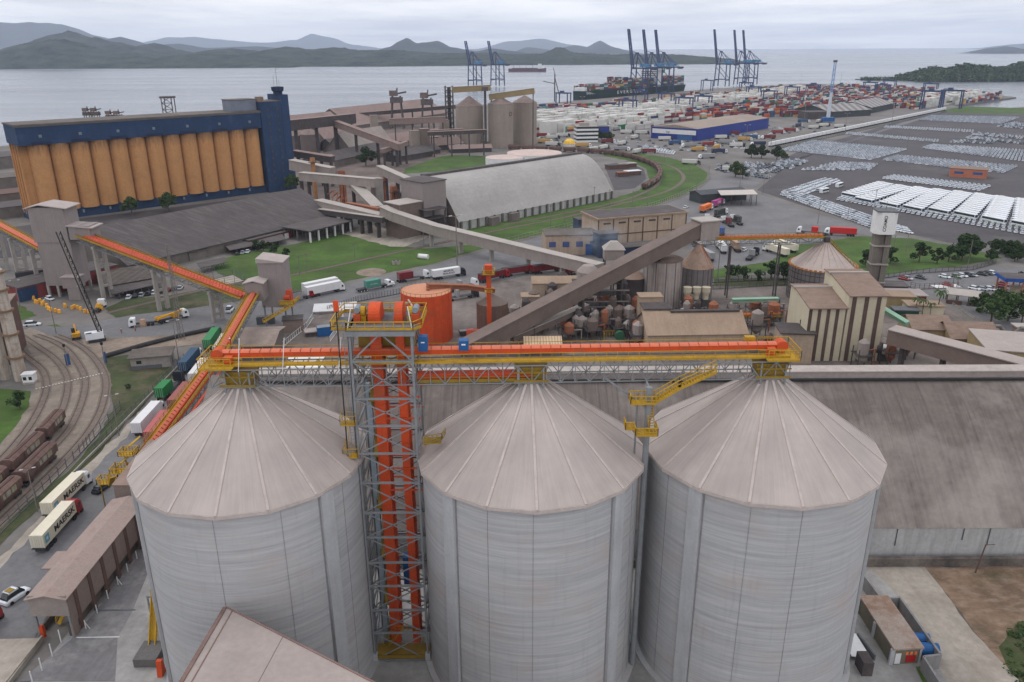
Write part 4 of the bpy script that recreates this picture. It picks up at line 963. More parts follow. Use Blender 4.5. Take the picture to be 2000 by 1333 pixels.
# conveyor running down to the reception pit
p2, p1, p0 = Vector((-85.4, 250, 13.4)), A(430, 692, 200), Vector((-79.6, 151.5, 7.2))
conveyor('pit_conveyor', 'orange ribbed conveyor with yellow walkway coming out of the smaller transfer tower', p1, p2, m_orange_lid, 1.7, rows=1, supports=((.3, 1.2),), group='conveyor from reception pit')
T = conveyor('pit_conveyor', 'bright orange lower conveyor above the truck lane, ending in a yellow landing', p0, p1, m_orange_lid, 1.5, rows=1, group='conveyor from reception pit')
b = MB(); dd = (p1 - p0).normalized(); b.beam(p0 + Vector((1.4, 0, .1)), p1 + Vector((1.4, 0, .1)), .1, 1.5); b.build('side_plate', m_orange, T, True)
MB().path([p0 + Vector((3.0, 0, -.6)), p1 + Vector((3.0, 0, -.6))], .35).build('parallel_pipe', m_orange_d, T, True)
for f in (.25, .6): c = p0.lerp(p1, f); [MB().beam((c.x + 3.2, c.y + k, 0), (c.x + 1.2, c.y, c.z), .22).build('support_leg', m_grey, T, True) for k in (-1, 1)]
T = thing('pit_landing', 'tangle of yellow stairs and landings at the low end of the orange pit conveyor', 'landing', (-82, 150, 0))
b = MB()
for z, x, y in ((8.6, -82.3, 150), (6.0, -83.2, 147.2)):
    b.box(x, y, z, 3.2, 2.6, .15); handrail(b, [(x - 1.6, y - 1.3, z), (x + 1.6, y - 1.3, z), (x + 1.6, y + 1.3, z), (x - 1.6, y + 1.3, z), (x - 1.6, y - 1.3, z)], 1.2, .7, .07)
    b.beam((x - 1.5, y + 1.2, z + .2), (x + 1.4, y + 3.5, z + 2.4), .7, .12)
b.build('landing', m_yellow, T, True)
b = MB(); [b.beam((x, y, 0), (x, y, 8.6), .2) for x in (-83.6, -81) for y in (146.5, 150.8)]; build_each(b, 'leg', m_yellow_d, T)
T = thing('pit_landing', 'slanting yellow stair on the shed roof edge beside the dark car', 'stair', (-83, 141.5, 6))
b = MB(); b.box(-83, 141.6, 6.6, 3.4, 2.0, .12); handrail(b, [(-84.8, 140.6, 6.7), (-81.4, 140.6, 6.7), (-81.4, 142.6, 6.7), (-84.8, 142.6, 6.7), (-84.8, 140.6, 6.7)], 1.2, .7, .07); b.beam((-81.8, 140.4, 6.6), (-79.8, 138, 9.9), 1.0, .2); handrail(b, [(-82.3, 140.4, 6.6), (-80.3, 138, 9.9)], 1.1, .8, .07); b.build('flight', m_yellow, T, True)
b = MB(); b.beam((-84.3, 141, 0), (-84.3, 141, 6.6), .18); b.beam((-82, 142.4, 0), (-82, 142.4, 6.6), .18); build_each(b, 'leg', m_yellow_d, T)
# stair and hopper beside the left silo's foot
YS = 8.5
T = thing('silo_foot_stair', 'yellow stair and grey frame at the foot of the left silo', 'stair', (-57, 95, 0))
b = MB(); b.beam((-58.3, 106, 6.4), (-57.2, 100, .2), 1.1, .16)
for dx in (-.5, .5): handrail(b, [(-58.3 + dx, 106, 6.5), (-57.2 + dx, 100, .3)], 1.1, .8, .07)
b.box(-57.3, 108, 6.4, 3.2, 4, .16); handrail(b, [(-59, 106, 6.5), (-59, 110, 6.5)], 1.1, .8, .07); b.beam((-59, 112, 1), (-57, 106, 6.4), .9, .16); b.build('flight', m_yellow, T, True)
b = MB(); [b.beam((x, y, 0), (x, y, 6.8), .22) for x in (-59.4, -56) for y in (105.5, 110)]; b.beam((-59.4, 105.5, 6.6), (-56, 105.5, 6.6), .2, .4); b.build('frame', m_grey, T, True)
MB().box(-57, 99.0, 0, 3.6, 4.2, 1.6).build('pit_wall', mat('dark_pit_concrete', S(96, 94, 92), .9), T, True)
MB().box(-53.9, 95.5, 0, .8, 1.5, 2.8, ty=.4).build('chute', m_orange, T, True)
T = thing('cable_cabinet', 'grey cabinet with bent pipes in the yard by the left silo foot', 'cabinet', (-55, 82, 0))
MB().box(-56.6, 82.5, 0, 3.8, 3.2, 2.6).build('body', mat('cabinet_grey', S(112, 114, 112), .7, .15), T, True)
b = MB(); [b.path([(-58.6 + k * .4, 81 - k * .3, 0), (-58.6 + k * .4, 81 - k * .3, 3.0), (-55.6, 81 - k * .3, 3.0), (-55.6, 83, 3.0)], .1) for k in range(3)]; b.build('pipes', m_grey, T, True)
MB().box(-52.6, 80.8, 2.2, 2.2, 3.6, 1.0, R(18)).build('white_duct', m_white, T, True)
patch('yard_line', [(760 / 4, 1000 + 772 / 4), (1060 / 4, 1000 + 768 / 4), (1060 / 4, 1000 + 776 / 4), (760 / 4, 1000 + 784 / 4)], m_graydk, .2)
patch('yard_line', [(600 / 4, 1000 + 986 / 4), (935 / 4, 1000 + 982 / 4), (935 / 4, 1000 + 988 / 4), (600 / 4, 1000 + 993 / 4)], m_white, .2)
patch('drive_lane', [(150 / 4, 1333), (560 / 4, 1000 + 1000 / 4), (760 / 4, 1000 + 770 / 4), (1080 / 4, 1000 + 330 / 4), (1130 / 4, 1000 + 300 / 4), (1170 / 4, 1000 + 450 / 4), (1040 / 4, 1000 + 770 / 4), (920 / 4, 1000 + 985 / 4), (900 / 4, 1333)], mat('drive_lane_concrete', S(118, 116, 118, .9), .85, .16, .1, dirt=(S(158, 156, 154), .7, .09, .52), streak=((.7, .05, 1), .6, S(84, 80, 80))), .15)
T = fence('yard_fence', 'low white post fence between the exit lane and the silo yard', 'fence', gp([(355, 1310), (320, 1200)]), 1) if False else None
b = MB()
for u, v in ((120, 1256), (103, 1284), (83, 1312), (65, 1338)): p = G(u, v); MB().beam((0, 0, 0), (0, 0, 2.6), .13).build('guard_post', m_white).location = p
for o in [o for o in bpy.data.objects if o.name.startswith('guard_post') and o.parent is None]: tag(o, 'thin white guard post in the row beside the yard exit lane', 'post', 'white guard posts by the exit lane')
T = thing('bollard', 'short orange bollard at the shed entrance', 'bollard', tuple(G(86, 1244))); MB().box(0, 0, 0, .6, .6, 2.0).build('body', m_orange, T); MB().box(0, 0, 2.0, .4, .4, .3).build('cap', m_orange_d, T)
# ================================================================ yellow silo block with the blue head house
m_ysilo = mat('ochre_painted_concrete', S(198, 146, 96, .86), .9, .14, .12, dirt=(S(168, 112, 66), .6, .12, .52), streak=((.5, .5, .04), .22, S(140, 100, 62)))
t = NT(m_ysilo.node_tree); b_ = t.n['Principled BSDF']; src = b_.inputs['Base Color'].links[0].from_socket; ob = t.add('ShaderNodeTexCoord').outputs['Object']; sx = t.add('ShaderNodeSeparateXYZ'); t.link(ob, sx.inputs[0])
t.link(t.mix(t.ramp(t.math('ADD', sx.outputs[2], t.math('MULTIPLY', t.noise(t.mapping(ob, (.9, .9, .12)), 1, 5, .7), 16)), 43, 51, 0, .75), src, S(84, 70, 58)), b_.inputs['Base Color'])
m_bwall = mat('deep_blue_paint', S(40, 64, 98, .86), .85, .14, .1, dirt=(S(70, 84, 110), .5, .1, .55), streak=((.6, .6, .06), .4, S(34, 46, 70)))
m_broof = mat('blotchy_flat_roof', S(112, 104, 98, .76), .95, .3, .12, dirt=(S(100, 90, 86), .6, .1, .5))
m_bdark = mat('dark_blue', S(36, 48, 76, .9), .9, .15, .2)  # flat dark blue of the openings, lookout cap and low base building
ya, yb = G(85, 417, 5), G(522, 362, 5); d = (yb - ya).normalized(); n = Vector((-d.y, d.x, 0)); ang = math.atan2(d.y, d.x); L = (yb - ya).length; dia = L / 13
T = thing('grain_silo_block', 'huge block of ochre yellow silo cylinders under a dark blue head house', 'silo block', tuple(((ya + yb) / 2 + n * 12).xy.to_3d()))
Y = lambda a, q, z: tuple(ya.xy.to_3d() + d * a + n * q + Vector((0, 0, z)))
for i in range(13):
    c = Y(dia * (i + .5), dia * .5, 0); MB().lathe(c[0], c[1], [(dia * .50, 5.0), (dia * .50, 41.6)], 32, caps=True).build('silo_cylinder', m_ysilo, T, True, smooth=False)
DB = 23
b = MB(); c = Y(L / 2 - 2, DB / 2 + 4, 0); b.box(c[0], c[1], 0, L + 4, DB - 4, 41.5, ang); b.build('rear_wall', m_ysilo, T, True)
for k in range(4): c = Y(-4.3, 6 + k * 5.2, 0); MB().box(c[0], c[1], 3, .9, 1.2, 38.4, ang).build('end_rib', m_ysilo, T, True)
b = MB(); c = Y(L / 2 - 2, DB / 2 + 2.0, 0); b.box(c[0], c[1], 0, L + 5, DB - 1, 5.4, ang); b.build('base_wall', m_bwall, T, True)
b = MB(); c = Y(L / 2 - 2.2, DB / 2 + .8, 0); b.box(c[0], c[1], 41.6, L + 5.6, DB + 1.6, 10.0, ang); b.build('head_house', m_bwall, T, True)
b = MB(); b.box(c[0], c[1], 51.6, L + 6.4, DB + 2.2, .8, ang); b.build('roof', m_broof, T, True)
b = MB(); c2 = Y(L / 2 - 2.2, -.05, 0); b.box(c2[0], c2[1], 51.0, L + 6.2, .5, .7, ang); b.build('eave_band', mat('grey_eave', S(92, 90, 88), .9), T, True)
for i in range(7):
    c = Y(dia * (.6 + 1.95 * i), -.12, 0); MB().box(c[0], c[1], 41.5, dia * .95, .3, 1.7, ang).build('opening', m_bdark, T, True)
    MB().box(c[0], c[1], 45.2, 1.5, .2, 1.5, ang).build('window', mat('pale_panel', S(110, 122, 128), .7), T, True)
for i in range(8): c = Y(dia * (2 + 1.4 * i), .4, 0); MB().box(c[0], c[1], 2.6, 1.0, .3, 1.6, ang).build('base_window', mat('pale_panel', S(110, 122, 128), .7), T, True)
patch('block_yard_shade', [(-200, 470), (60, 440), (560, 378), (600, 392), (420, 430), (180, 480), (60, 500), (-200, 520)], m_dark)  # dark ground colour painting the shade between the silo block and warehouse
patch('bulk_port_ground', [(570, 384), (600, 410), (760, 412), (790, 330), (880, 300), (880, 212), (700, 224), (560, 246)], mat('dusty_port_ground', S(112, 100, 95, .9), .95, .35, .03, dirt=(S(70, 64, 62), .8, .02, .5)))
# blue stair tower
c = Y(L + 10, 9, 0); T = thing('stair_tower', 'tall dark blue tower with antennas at the end of the yellow silo block', 'tower', c)
tw, td = 17.5, 17
MB().box(*Y(L + 8.2, 8, 0)[:2], 0, 14.5, td, 57.5, ang).build('wall', m_bwall, T, True)
MB().box(*Y(L + 18.2, 8, 0)[:2], 0, 5.6, td + .3, 61.5, ang).build('wall', m_bwall, T, True)
MB().box(*Y(L + 8.2, 8, 0)[:2], 57.5, 15, td + .6, .5, ang).build('roof', m_broof, T, True)
c = Y(L + 16.8, 4.5, 0); MB().lathe(c[0], c[1], [(3.0, 61.5), (3.0, 63.2), (3.9, 64.0), (4.2, 66.2), (0.2, 66.6)], 12, caps=True).build('lookout_cap', m_bdark, T, True)
build_each(MB().beam((c[0], c[1], 66), (c[0], c[1], 78), .25).beam((c[0] - 2, c[1], 66), (c[0] - 2, c[1], 73), .18).beam((c[0] + 1.4, c[1], 66), (c[0] + 1.4, c[1], 71), .16), 'antenna', m_grey, T)
MB().box(*Y(L + 4, 6, 0)[:2], 58, 4, 4, 2.6, ang).build('roof_cabin', mat('brown_cabin', S(128, 108, 94), .9), T, True)
for r_ in range(11):
    for q in (6, 12.5): c = Y(L + q, -.62, 0); MB().box(c[0], c[1], 8 + r_ * 4.4, .9, .25, 1.5, ang).build('window', mat('rusty_window', S(84, 66, 62), .8), T, True)
c = Y(L - 8, 10, 0); MB().box(c[0], c[1], 52.5, 16, 12, 6.5, ang); T = thing('roof_room', 'grey blue roof room beside the stair tower', 'roof room', (c[0], c[1], 52.5))
MB().box(c[0], c[1], 52.5, 17, 12, 6.6, ang).build('wall', mat('blue_grey_panels', S(112, 118, 132), .8, .15, .3), T, True); MB().box(c[0], c[1], 59.1, 17.6, 12.6, .4, ang).build('roof', m_broof, T, True)
# ship loaders peeping over the roof ridge, standing on the pier beyond
def loader(label, u, v, Y_, sc, dark, group):
    p = A(u, v, Y_); T = thing('ship_loader', label, 'ship loader', (p.x, p.y, -2.5), 0, group); z = p.z + 2.5
    MB().box(0, 0, z - 11 * sc, 9 * sc, 8 * sc, 4 * sc).build('portal', dark, T); b = MB()
    for x in (-5, 5):
        for y in (-4, 4): b.beam((x * sc, y * sc, 0), (x * sc * .6, y * sc * .6, z - 6 * sc), .8 * sc)
    build_each(b, 'leg', dark, T, False)
    b = MB(); b.box(-2 * sc, 0, z - 6 * sc, 6 * sc, 5 * sc, 4 * sc); b.build('machine_house', mat('dusty_brown_steel', S(110, 96, 92), .8, .2), T)
    MB().beam((-3 * sc, 0, z - 5 * sc), (8 * sc, 0, z - 3 * sc), 1.2 * sc).build('boom', dark, T); MB().beam((0, 0, z - 6 * sc), (1 * sc, 0, z), .9 * sc).build('mast', dark, T)
m_dsteel = mat('dark_dusty_steel', S(88, 80, 80), .8, .2, .3)
for i, (u, lab) in enumerate(((168, 'first'), (184, 'second'), (213, 'third'), (229, 'fourth'))):
    loader('dark ship loader head showing above the roof of the yellow silo block', u, 208 if i < 2 else 214, 640, .62, m_dsteel, 'ship loaders behind the block')
p = A(327, 192, 660); T = thing('lattice_gantry', 'thin steel lattice frame standing behind the blue head house roof', 'gantry', (p.x, p.y, 0)); b = MB()
for x in (-4, 4):
    for y in (-3, 3): MB().beam((x, y, 0), (x, y, p.z), .6).build('leg', m_dsteel, T)
for z in range(4, int(p.z), 5): b.beam((-4, -3, z), (4, -3, z + 5), .35); b.beam((4, -3, z), (-4, -3, z + 5), .35); b.beam((-4, -3, z), (4, -3, z), .4)
b.box(0, 0, p.z, 10, 8, 1.4); b.build('bracing', m_dsteel, T)
# grey low warehouse in front of the block
m_oldroof = mat('old_dark_sheet_roof', S(92, 86, 86, .78), .95, .16, .12, dirt=(S(80, 74, 76), .7, .09, .5), streak=((.12, .9, .1), .4, S(126, 118, 116)))
m_redwall = mat('faded_red_wall', S(126, 58, 58), .9, .2, .2, dirt=(S(96, 76, 74), .6, .2, .52))
m_dimwall = mat('dim_wall', S(110, 102, 98), .9, .2, .2)
e0, e1 = G(290, 508, 4.6), G(628, 428, 4.6); dd = (e1 - e0).normalized(); nn = Vector((-dd.y, dd.x, 0)); wa = math.atan2(dd.y, dd.x)
cW = (e0 + e1) / 2 + nn * 26; T = thing('old_warehouse', 'low dark roofed warehouse along the foot of the yellow silo block', 'warehouse', (cW.x, cW.y, 0))
gable(T, cW.x, cW.y, (e1 - e0).length + 20, 54, 5, 12.0, m_dimwall, m_oldroof, wa, 1.0)
c = e0.lerp(e1, .62) - nn * 3; MB().box(c.x, c.y, 0, 26, 3.4, 3.6, wa).build('red_annex', m_redwall, T, True); 
for k in range(4): q = c + dd * (-10 + 6.6 * k) - nn * 1.76; MB().box(q.x, q.y, .2, 2.6, .1, 2.7, wa).build('white_door', m_white, T, True)
MB().box(c.x, c.y, 3.6, 27, 4, .3, wa).build('annex_roof', m_oldroof, T, True)
c = e0.lerp(e1, .86) - nn * 12; T = thing('loading_canopy', 'open loading canopy on posts at the end of the old dark warehouse', 'canopy', (c.x, c.y, 0))
MB().box(c.x, c.y, 5.6, 30, 20, .5, wa).build('roof', m_oldroof, T, True)
for a in range(6):
    for q in (-9, 0, 9): g = c + dd * (-14 + a * 5.6) + nn * q; MB().box(g.x, g.y, 0, .7, .7, 5.6, wa).build('post', m_white if q < 0 else m_dimwall, T, True)
c = e0 - dd * 18 + nn * 8; T = boxhouse('red_workshop', 'low red walled workshop with dark blue end behind the long orange conveyor', 'workshop', c.x - 8, c.y - 14, 40, 14, 5.4, wa, m_redwall, m_oldroof, windows=0); MB().box(-17, -7.1, 0, 7, .3, 5).build('blue_door', m_bwall, T)
# car ports by the lawn
def carport(label, quad, h, m, posts=4, group=None):
    P = gp(quad); c = sum(P, Vector()) / 4; T = thing('carport', label, 'carport', tuple(c), 0, group)
    MB().hexa([tuple(p + Vector((0, 0, h - (0 if i > 1 else .6)))) for i, p in enumerate(P)] + [tuple(p + Vector((0, 0, h + .25 - (0 if i > 1 else .6)))) for i, p in enumerate(P)]).build('roof', m, T, True)
    for k in range(posts):
        for a, b_ in ((0, 1), (3, 2)): q = P[a].lerp(P[b_], (k + .5) / posts); q = q.lerp(c, .12); MB().box(q.x, q.y, 0, .25, .25, h - .5).build('post', m_graydk, T, True)
m_carp = mat('dark_brown_tiles', S(84, 76, 72), .95, .2, .3, line=(0, .35, .12, S(150, 140, 132), .25), dirt=(S(60, 54, 52), .6, .2, .5))
carport('wide dark carport roof with pale strips below the long orange conveyor', [(206, 578), (302, 560), (286, 537), (188, 548)], 4, m_carp, 5)
carport('narrow dark carport with white cars parked under its edge', [(222, 588), (318, 566), (312, 554), (212, 576)], 3, m_oldroof, 6)
carport('long grey carport roof on the lawn beyond the orange conveyor', [(392, 536), (446, 523), (440, 516), (386, 528)], 3, m_oldroof, 5)
carport('long grey carport beside the old warehouse road', [(450, 500), (560, 478), (552, 470), (440, 492)], 3, m_oldroof, 7)
boxhouse('garden_hut', 'small dark hut among shrubs on the central lawn edge', 'hut', *G(380, 505).xy, 9, 6, 3.4, wa, m_dimwall, m_oldroof)
P = gp([(398, 550), (455, 538), (478, 550), (420, 562)]); patch('court_paving', [(398, 550), (455, 538), (478, 550), (420, 562)], m_conc)
fence('court_fence', 'dark mesh fence around the small paved court beside the lawn', 'fence', P + [P[0]], 3, 4, m_graydk, bars=3)
# buildings at the far left edge
for i, (lab, u, v, lx, ly, h, rm_) in enumerate((('long grey roofed shed at the left edge behind the yellow block', -60, 330, 120, 40, 9, m_oldroof), ('pale roofed low shed left of the yellow block', -40, 372, 70, 24, 8, m_broof), ('brown open shed left of the yellow block', -10, 400, 44, 20, 7, m_brownpost), ('dark roofed shed at the left edge nearest the orange conveyor', -60, 430, 60, 22, 6, m_oldroof))):
    g = G(u, v); boxhouse('port_shed', lab, 'shed', g.x, g.y, lx, ly, h, ang, m_dimwall, rm_)
# ================================================================ rail yard, lane, trucks and works on the left
m_rail = mat('rail_steel', S(92, 78, 70), .6, .2, 1, metal=.3)
m_sleep = mat('track_ballast', S(112, 100, 92), .95, .25, .8)
def track(pts, z=.16, gauge=1.6, bed=True, label='railway_track'):
    P = smoothpath(gp(pts), 8); b = MB(); n = len(P)
    for sg in (-1, 1):
        Q = []
        for i, p in enumerate(P):
            a = P[max(0, i - 1)]; c = P[min(n - 1, i + 1)]; t_ = (c - a); t_.z = 0; t_.normalize(); Q.append(p + Vector((-t_.y, t_.x, 0)) * sg * gauge / 2 + Vector((0, 0, z)))
        for a, c in zip(Q[:-1], Q[1:]): b.beam(a, c, .2, .16)
    tag(b.build(label, m_rail), kind='structure')
    if bed: m2 = MB(); strip(m2, P, 2.7, .13); tag(m2.build('track_ballast', m_sleep), kind='structure')
    return P
Tk = [track(p) for p in ([(30, 672), (50, 696), (80, 720), (91, 745), (86, 778), (62, 826), (32, 866), (0, 901), (-60, 960)], [(40, 655), (75, 678), (110, 704), (132, 741), (125, 791), (105, 828), (60, 890), (10, 945), (-40, 1000)],
      [(70, 655), (105, 668), (135, 688), (162, 728), (165, 766), (140, 831), (100, 880), (40, 945), (-30, 1020)], [(110, 656), (150, 672), (185, 701), (206, 741), (200, 791), (175, 841), (125, 900), (60, 965), (-30, 1050)])]
m_crossw = mat('worn_white_line', S(190, 186, 180), .8, .2, .5)
b = MB(); p, q = G(70, 762), G(204, 730)
for i in range(22): a = p.lerp(q, i / 22); c = p.lerp(q, (i + .55) / 22); b.beam(a + Vector((0, 0, .27)), c + Vector((0, 0, .27)), .5, .03)
tag(b.build('painted_line', m_crossw), kind='structure')
m_wag = mat('rusty_brown_wagon', S(106, 82, 76, .9), .85, .2, .3, rand=.12, dirt=(S(74, 52, 46), .7, .35, .5), streak=((1.2, 1.2, .2), .4, S(140, 122, 112)))
m_graf = mat('faded_graffiti', S(150, 146, 130), .8, .3, .7, dirt=(S(168, 172, 40), .8, .5, .52), streak=((.9, 1, .6), .8, S(90, 82, 84)))
def wagon(label, L=12.5, graf=True, group='rail wagons'):
    T = thing('rail_wagon', label, 'rail wagon', group=group)
    b = MB(); b.hexa([(-L / 2 + 1.6, -1.0, .9), (L / 2 - 1.6, -1.0, .9), (L / 2 - 1.6, 1.0, .9), (-L / 2 + 1.6, 1.0, .9), (-L / 2 + .3, -1.4, 2.2), (L / 2 - .3, -1.4, 2.2), (L / 2 - .3, 1.4, 2.2), (-L / 2 + .3, 1.4, 2.2)]); b.box(0, 0, 2.2, L - .6, 2.8, 1.7)
    B = b.build('body', m_wag, T)
    MB().hexa([(-L / 2 + .25, -1.45, 3.9), (L / 2 - .25, -1.45, 3.9), (L / 2 - .25, 1.45, 3.9), (-L / 2 + .25, 1.45, 3.9), (-L / 2 + .25, -.7, 4.35), (L / 2 - .25, -.7, 4.35), (L / 2 - .25, .7, 4.35), (-L / 2 + .25, .7, 4.35)]).build('roof', m_wag, T)
    MB().box(0, 0, 4.36, L - 1.5, .7, .16).build('roof_hatch', mat('hatch_brown', S(84, 64, 58), .8, .2), T)
    k = int(L / 1.6)
    for i in range(k): MB().box(-L / 2 + .4 + (L - .8) * i / (k - 1), 0, 1.9, .14, 2.96, 2.0).build('side_rib', m_wag, B)
    if graf: MB().box(L * .12, -1.42, 2.3, L * .38, .05, 1.3).build('graffiti', m_graf, B)
    for x in (-L / 2 + 1.7, L / 2 - 1.7):
        g = MB(); g.box(x, 0, .45, 2.4, 2.0, .35).build('bogie', m_chassis, T)
        w = MB(); [w.tube((x + dx, y - .08, .42), (x + dx, y + .08, .42), .42, .42, 10) for dx in (-.85, .85) for y in (-.8, .8)]; build_each(w, 'wheel', m_chassis, T, False)
    return T
W0 = wagon('brown hopper wagon'); W1 = None
wl = [((86, 868), (121, 828), 'rusty hopper wagon at the upper end of the wagon string in the rail yard'), ((18, 934), (82, 873), 'rusty brown hopper wagon in the middle of the left string'), ((42, 957), (106, 893), 'brown hopper wagon with yellow graffiti at the head of the right string'), ((-62, 1012), (10, 942), 'rusty wagon cut by the left picture edge in the left string'), ((-32, 1026), (38, 962), 'graffiti covered wagon at the picture edge in the right string')]
for i, (a, c, lab) in enumerate(wl):
    loc, r, L = two(*a, *c); o = W0 if i == 0 else dup(W0, loc, r)
    o.location = loc; o.rotation_euler.z = r; o['label'] = lab; o['group'] = 'rusty wagons in the rail yard'; o.scale = (min(1.25, L / 12.5),) + (1, 1)
# fences
fence('wire_fence', 'dark wire fence with cranked posts along the rail yard edge', 'fence', smoothpath(gp([(236, 800), (185, 857), (157, 888), (100, 947), (40, 1005), (-40, 1085)]), 4), 2.6, 4.2, m_graydk, bars=3)
fence('wire_fence', 'wire fence on a low wall between the grass strip and the truck lane', 'fence', gp([(360, 705), (300, 767), (240, 828), (178, 890)]), 2.4, 2.6, m_graydk, bars=2)
b = MB(); P = gp([(360, 706), (300, 768), (232, 838), (165, 905), (100, 972)])
for a, c in zip(P[:-1], P[1:]): b.beam(a + Vector((0, 0, .35)), c + Vector((0, 0, .35)), .3, .7)
tag(b.build('low_wall', mat('kerb_wall', S(150, 144, 138), .9, .2, .5)), 'low pale wall along the truck lane', 'wall')
# hut, booth, blue marker boards, rusty column
hp = G(300, 712); T = thing('guard_hut', 'small flat roofed masonry hut on the grass by the truck lane', 'hut', tuple(hp), R(14))
MB().box(0, 0, 0, 11, 7, 3.7).build('wall', mat('grey_block_wall', S(144, 138, 134), .9, .2, .4, line=(2, 2.2, .1, S(110, 104, 100), .5)), T); MB().box(0, 0, 3.7, 12.4, 8.4, .3).build('roof', m_broof, T); MB().box(-1.5, -3.52, 0.1, 9, .08, 1.1).build('dark_band', m_graydk, T); MB().box(-3.2, -3.53, 1.8, 1.4, .1, 1).build('window', m_glass, T); MB().box(5.53, 0, .1, .08, 1.3, 2.2).build('door', m_graydk, T)
bp = G(60, 748); T = thing('signal_booth', 'small white booth with dark windows beside the rail apron', 'booth', tuple(bp), R(8))
MB().box(0, 0, 0, 3.2, 2.6, .6).build('base', m_conc, T); MB().box(0, 0, .6, 3.0, 2.4, 2.3).build('wall', m_white, T); MB().box(0, 0, 2.9, 3.4, 2.8, .2).build('roof', m_white, T); [MB().box(x, -1.22, 1.3, .9, .06, 1.0).build('window', m_glass, T) for x in (-.8, .7)]
for i, (u, v, lab) in enumerate(((133, 716, 'tall blue board on a mast standing between the tracks'), (206, 712, 'narrow blue board on a mast at the edge of the rail apron'))):
    p = G(u, v); T = thing('signal_mast', lab, 'signal', tuple(p), R(40)); MB().beam((0, 0, 0), (0, 0, 7), .22).build('pole', m_pole, T); MB().box(.2, 0, .4, 1.3 if i == 0 else .8, .15, 3.6).build('board', mat('signal_blue', S(44, 78, 124), .6, .2), T); MB().box(0, 0, 6.4, .7, .5, .8).build('signal_head', m_black, T)
m_rustw = mat('rust_streaked_white', S(176, 166, 156), .8, .15, .2, dirt=(S(112, 84, 64), .8, .25, .52), streak=((.9, .9, .1), .7, S(120, 92, 74)))
p = G(42, 742); T = thing('rusty_column', 'pale rust streaked vertical pipe with ring flanges at the left edge', 'column', tuple(p))
MB().tube((0, 0, 0), (0, 0, 33), 1.7, 1.7, 16).build('pipe', m_rustw, T); MB().tube((-5.2, 1, 0), (-5.2, 1, 31), 1.6, 1.6, 14).build('pipe', m_rustw, T)
for z in (7, 14, 21, 27, 32): MB().tube((0, 0, z), (0, 0, z + .5), 2.3, 2.3, 16).build('flange', mat('rusty_flange', S(120, 96, 72), .8, .2), T)
MB().box(-9, 1, 0, 5, 8, 27).build('brown_casing', m_brownpost, T)
p = G(-30, 700); boxhouse('edge_building', 'dark brown plant building cut by the left edge', 'building', p.x, p.y, 20, 18, 17, R(20), m_brownpost, m_brownwall)
# trucks in the lane and on the roads
C_ = lambda n_, r, g, b_: contm('container_' + n_, S(r, g, b_))
c_cream, c_white, c_red, c_redp, c_green, c_blue, c_teal, c_maroon = C_('cream', 214, 206, 186), C_('white', 216, 216, 218), C_('red', 150, 44, 40), C_('faded_red', 178, 92, 92), C_('green', 30, 120, 62), C_('blue', 44, 74, 100), C_('teal', 76, 136, 122), C_('maroon', 112, 34, 40)
c_gray = C_('grey', 150, 150, 152)
cabw = mat('cab_white', S(220, 222, 224), .4, .05); cabr = mat('cab_red', S(150, 28, 34), .4, .08); cabg = mat('cab_dark', S(40, 44, 50), .4, .1); cabt = mat('cab_green', S(38, 70, 70), .4, .1)
m_ink = mat('black_lettering', S(36, 38, 44), .7, 0); m_logo = mat('pale_blue_logo', S(96, 156, 176), .6, .1)
def put(T, a, c): loc, r, L = two(*a, *c); T.location = loc; T.rotation_euler.z = r; return T
def box_of(T): return [o for o in T.children if o.name.startswith('container')][0]
def maersk(T):
    B = box_of(T); lettering('lettering', 'MAERSK', 1.75, m_ink, B, (.4, -1.235, 1.4 + 1.3), (R(90), 0, 0), 1.22, .045)
    MB().box(-6.2, -1.24, 1.4 + .55, 1.5, .03, 1.6).build('logo_panel', m_logo, B)
    s = MB()
    for k in range(7): a = k * math.pi * 2 / 7; s.poly([(-6.2, -1.262, 2.75), (-6.2 + .18 * math.cos(a - .4), -1.262, 2.75 + .18 * math.sin(a - .4)), (-6.2 + .55 * math.cos(a), -1.262, 2.75 + .55 * math.sin(a)), (-6.2 + .18 * math.cos(a + .4), -1.262, 2.75 + .18 * math.sin(a + .4))])
    s.build('logo_star', m_white, B)
T = put(truck('cream container truck with dark red cab and black lettering beside the shed', cabr, c_cream), (72, 1090), (158, 992)); maersk(T)
T = put(truck('cream container truck with white and green cab beside the grass strip', cabw, c_cream), (92, 1022), (176, 938)); maersk(T)
put(truck('white container truck with white cab in the outer truck lane', cabw, c_white, L=13), (264, 862), (322, 797))
put(truck('truck with faded red container under the orange conveyor, lower of two', cabr, c_redp), (290, 880), (338, 815))
put(truck('truck with dull red container under the orange conveyor, upper of two', cabr, C_('dull_red', 150, 84, 80)), (338, 812), (378, 762))
put(truck('short green container truck waiting in the truck lane', cabg, c_green, L=6.1, box_at=-3, flat=9), (312, 788), (356, 742))
put(truck('dark blue container truck beside the white one in the lane', cabw, c_blue), (352, 742), (396, 690))
put(truck('white container truck next to the yellow walkway in the lane', cabw, c_white), (375, 762), (412, 712))
put(truck('green container truck at the head of the truck lane', cabg, C_('bright_green', 52, 130, 78)), (397, 702), (436, 645))
put(truck('white container truck half hidden by the conveyor walkway', cabw, c_white), (420, 712), (452, 660))
put(truck('dark red hopper truck cut by the left edge beside the dock', cabr, c_maroon, kind='hopper'), (-112, 1322), (-14, 1216))
T = put(car_full(m_cardark), (183, 969), (214, 947)); T['label'] = 'dark sedan parked at the corner of the shed roof'; T['group'] = 'cars on the plant roads'
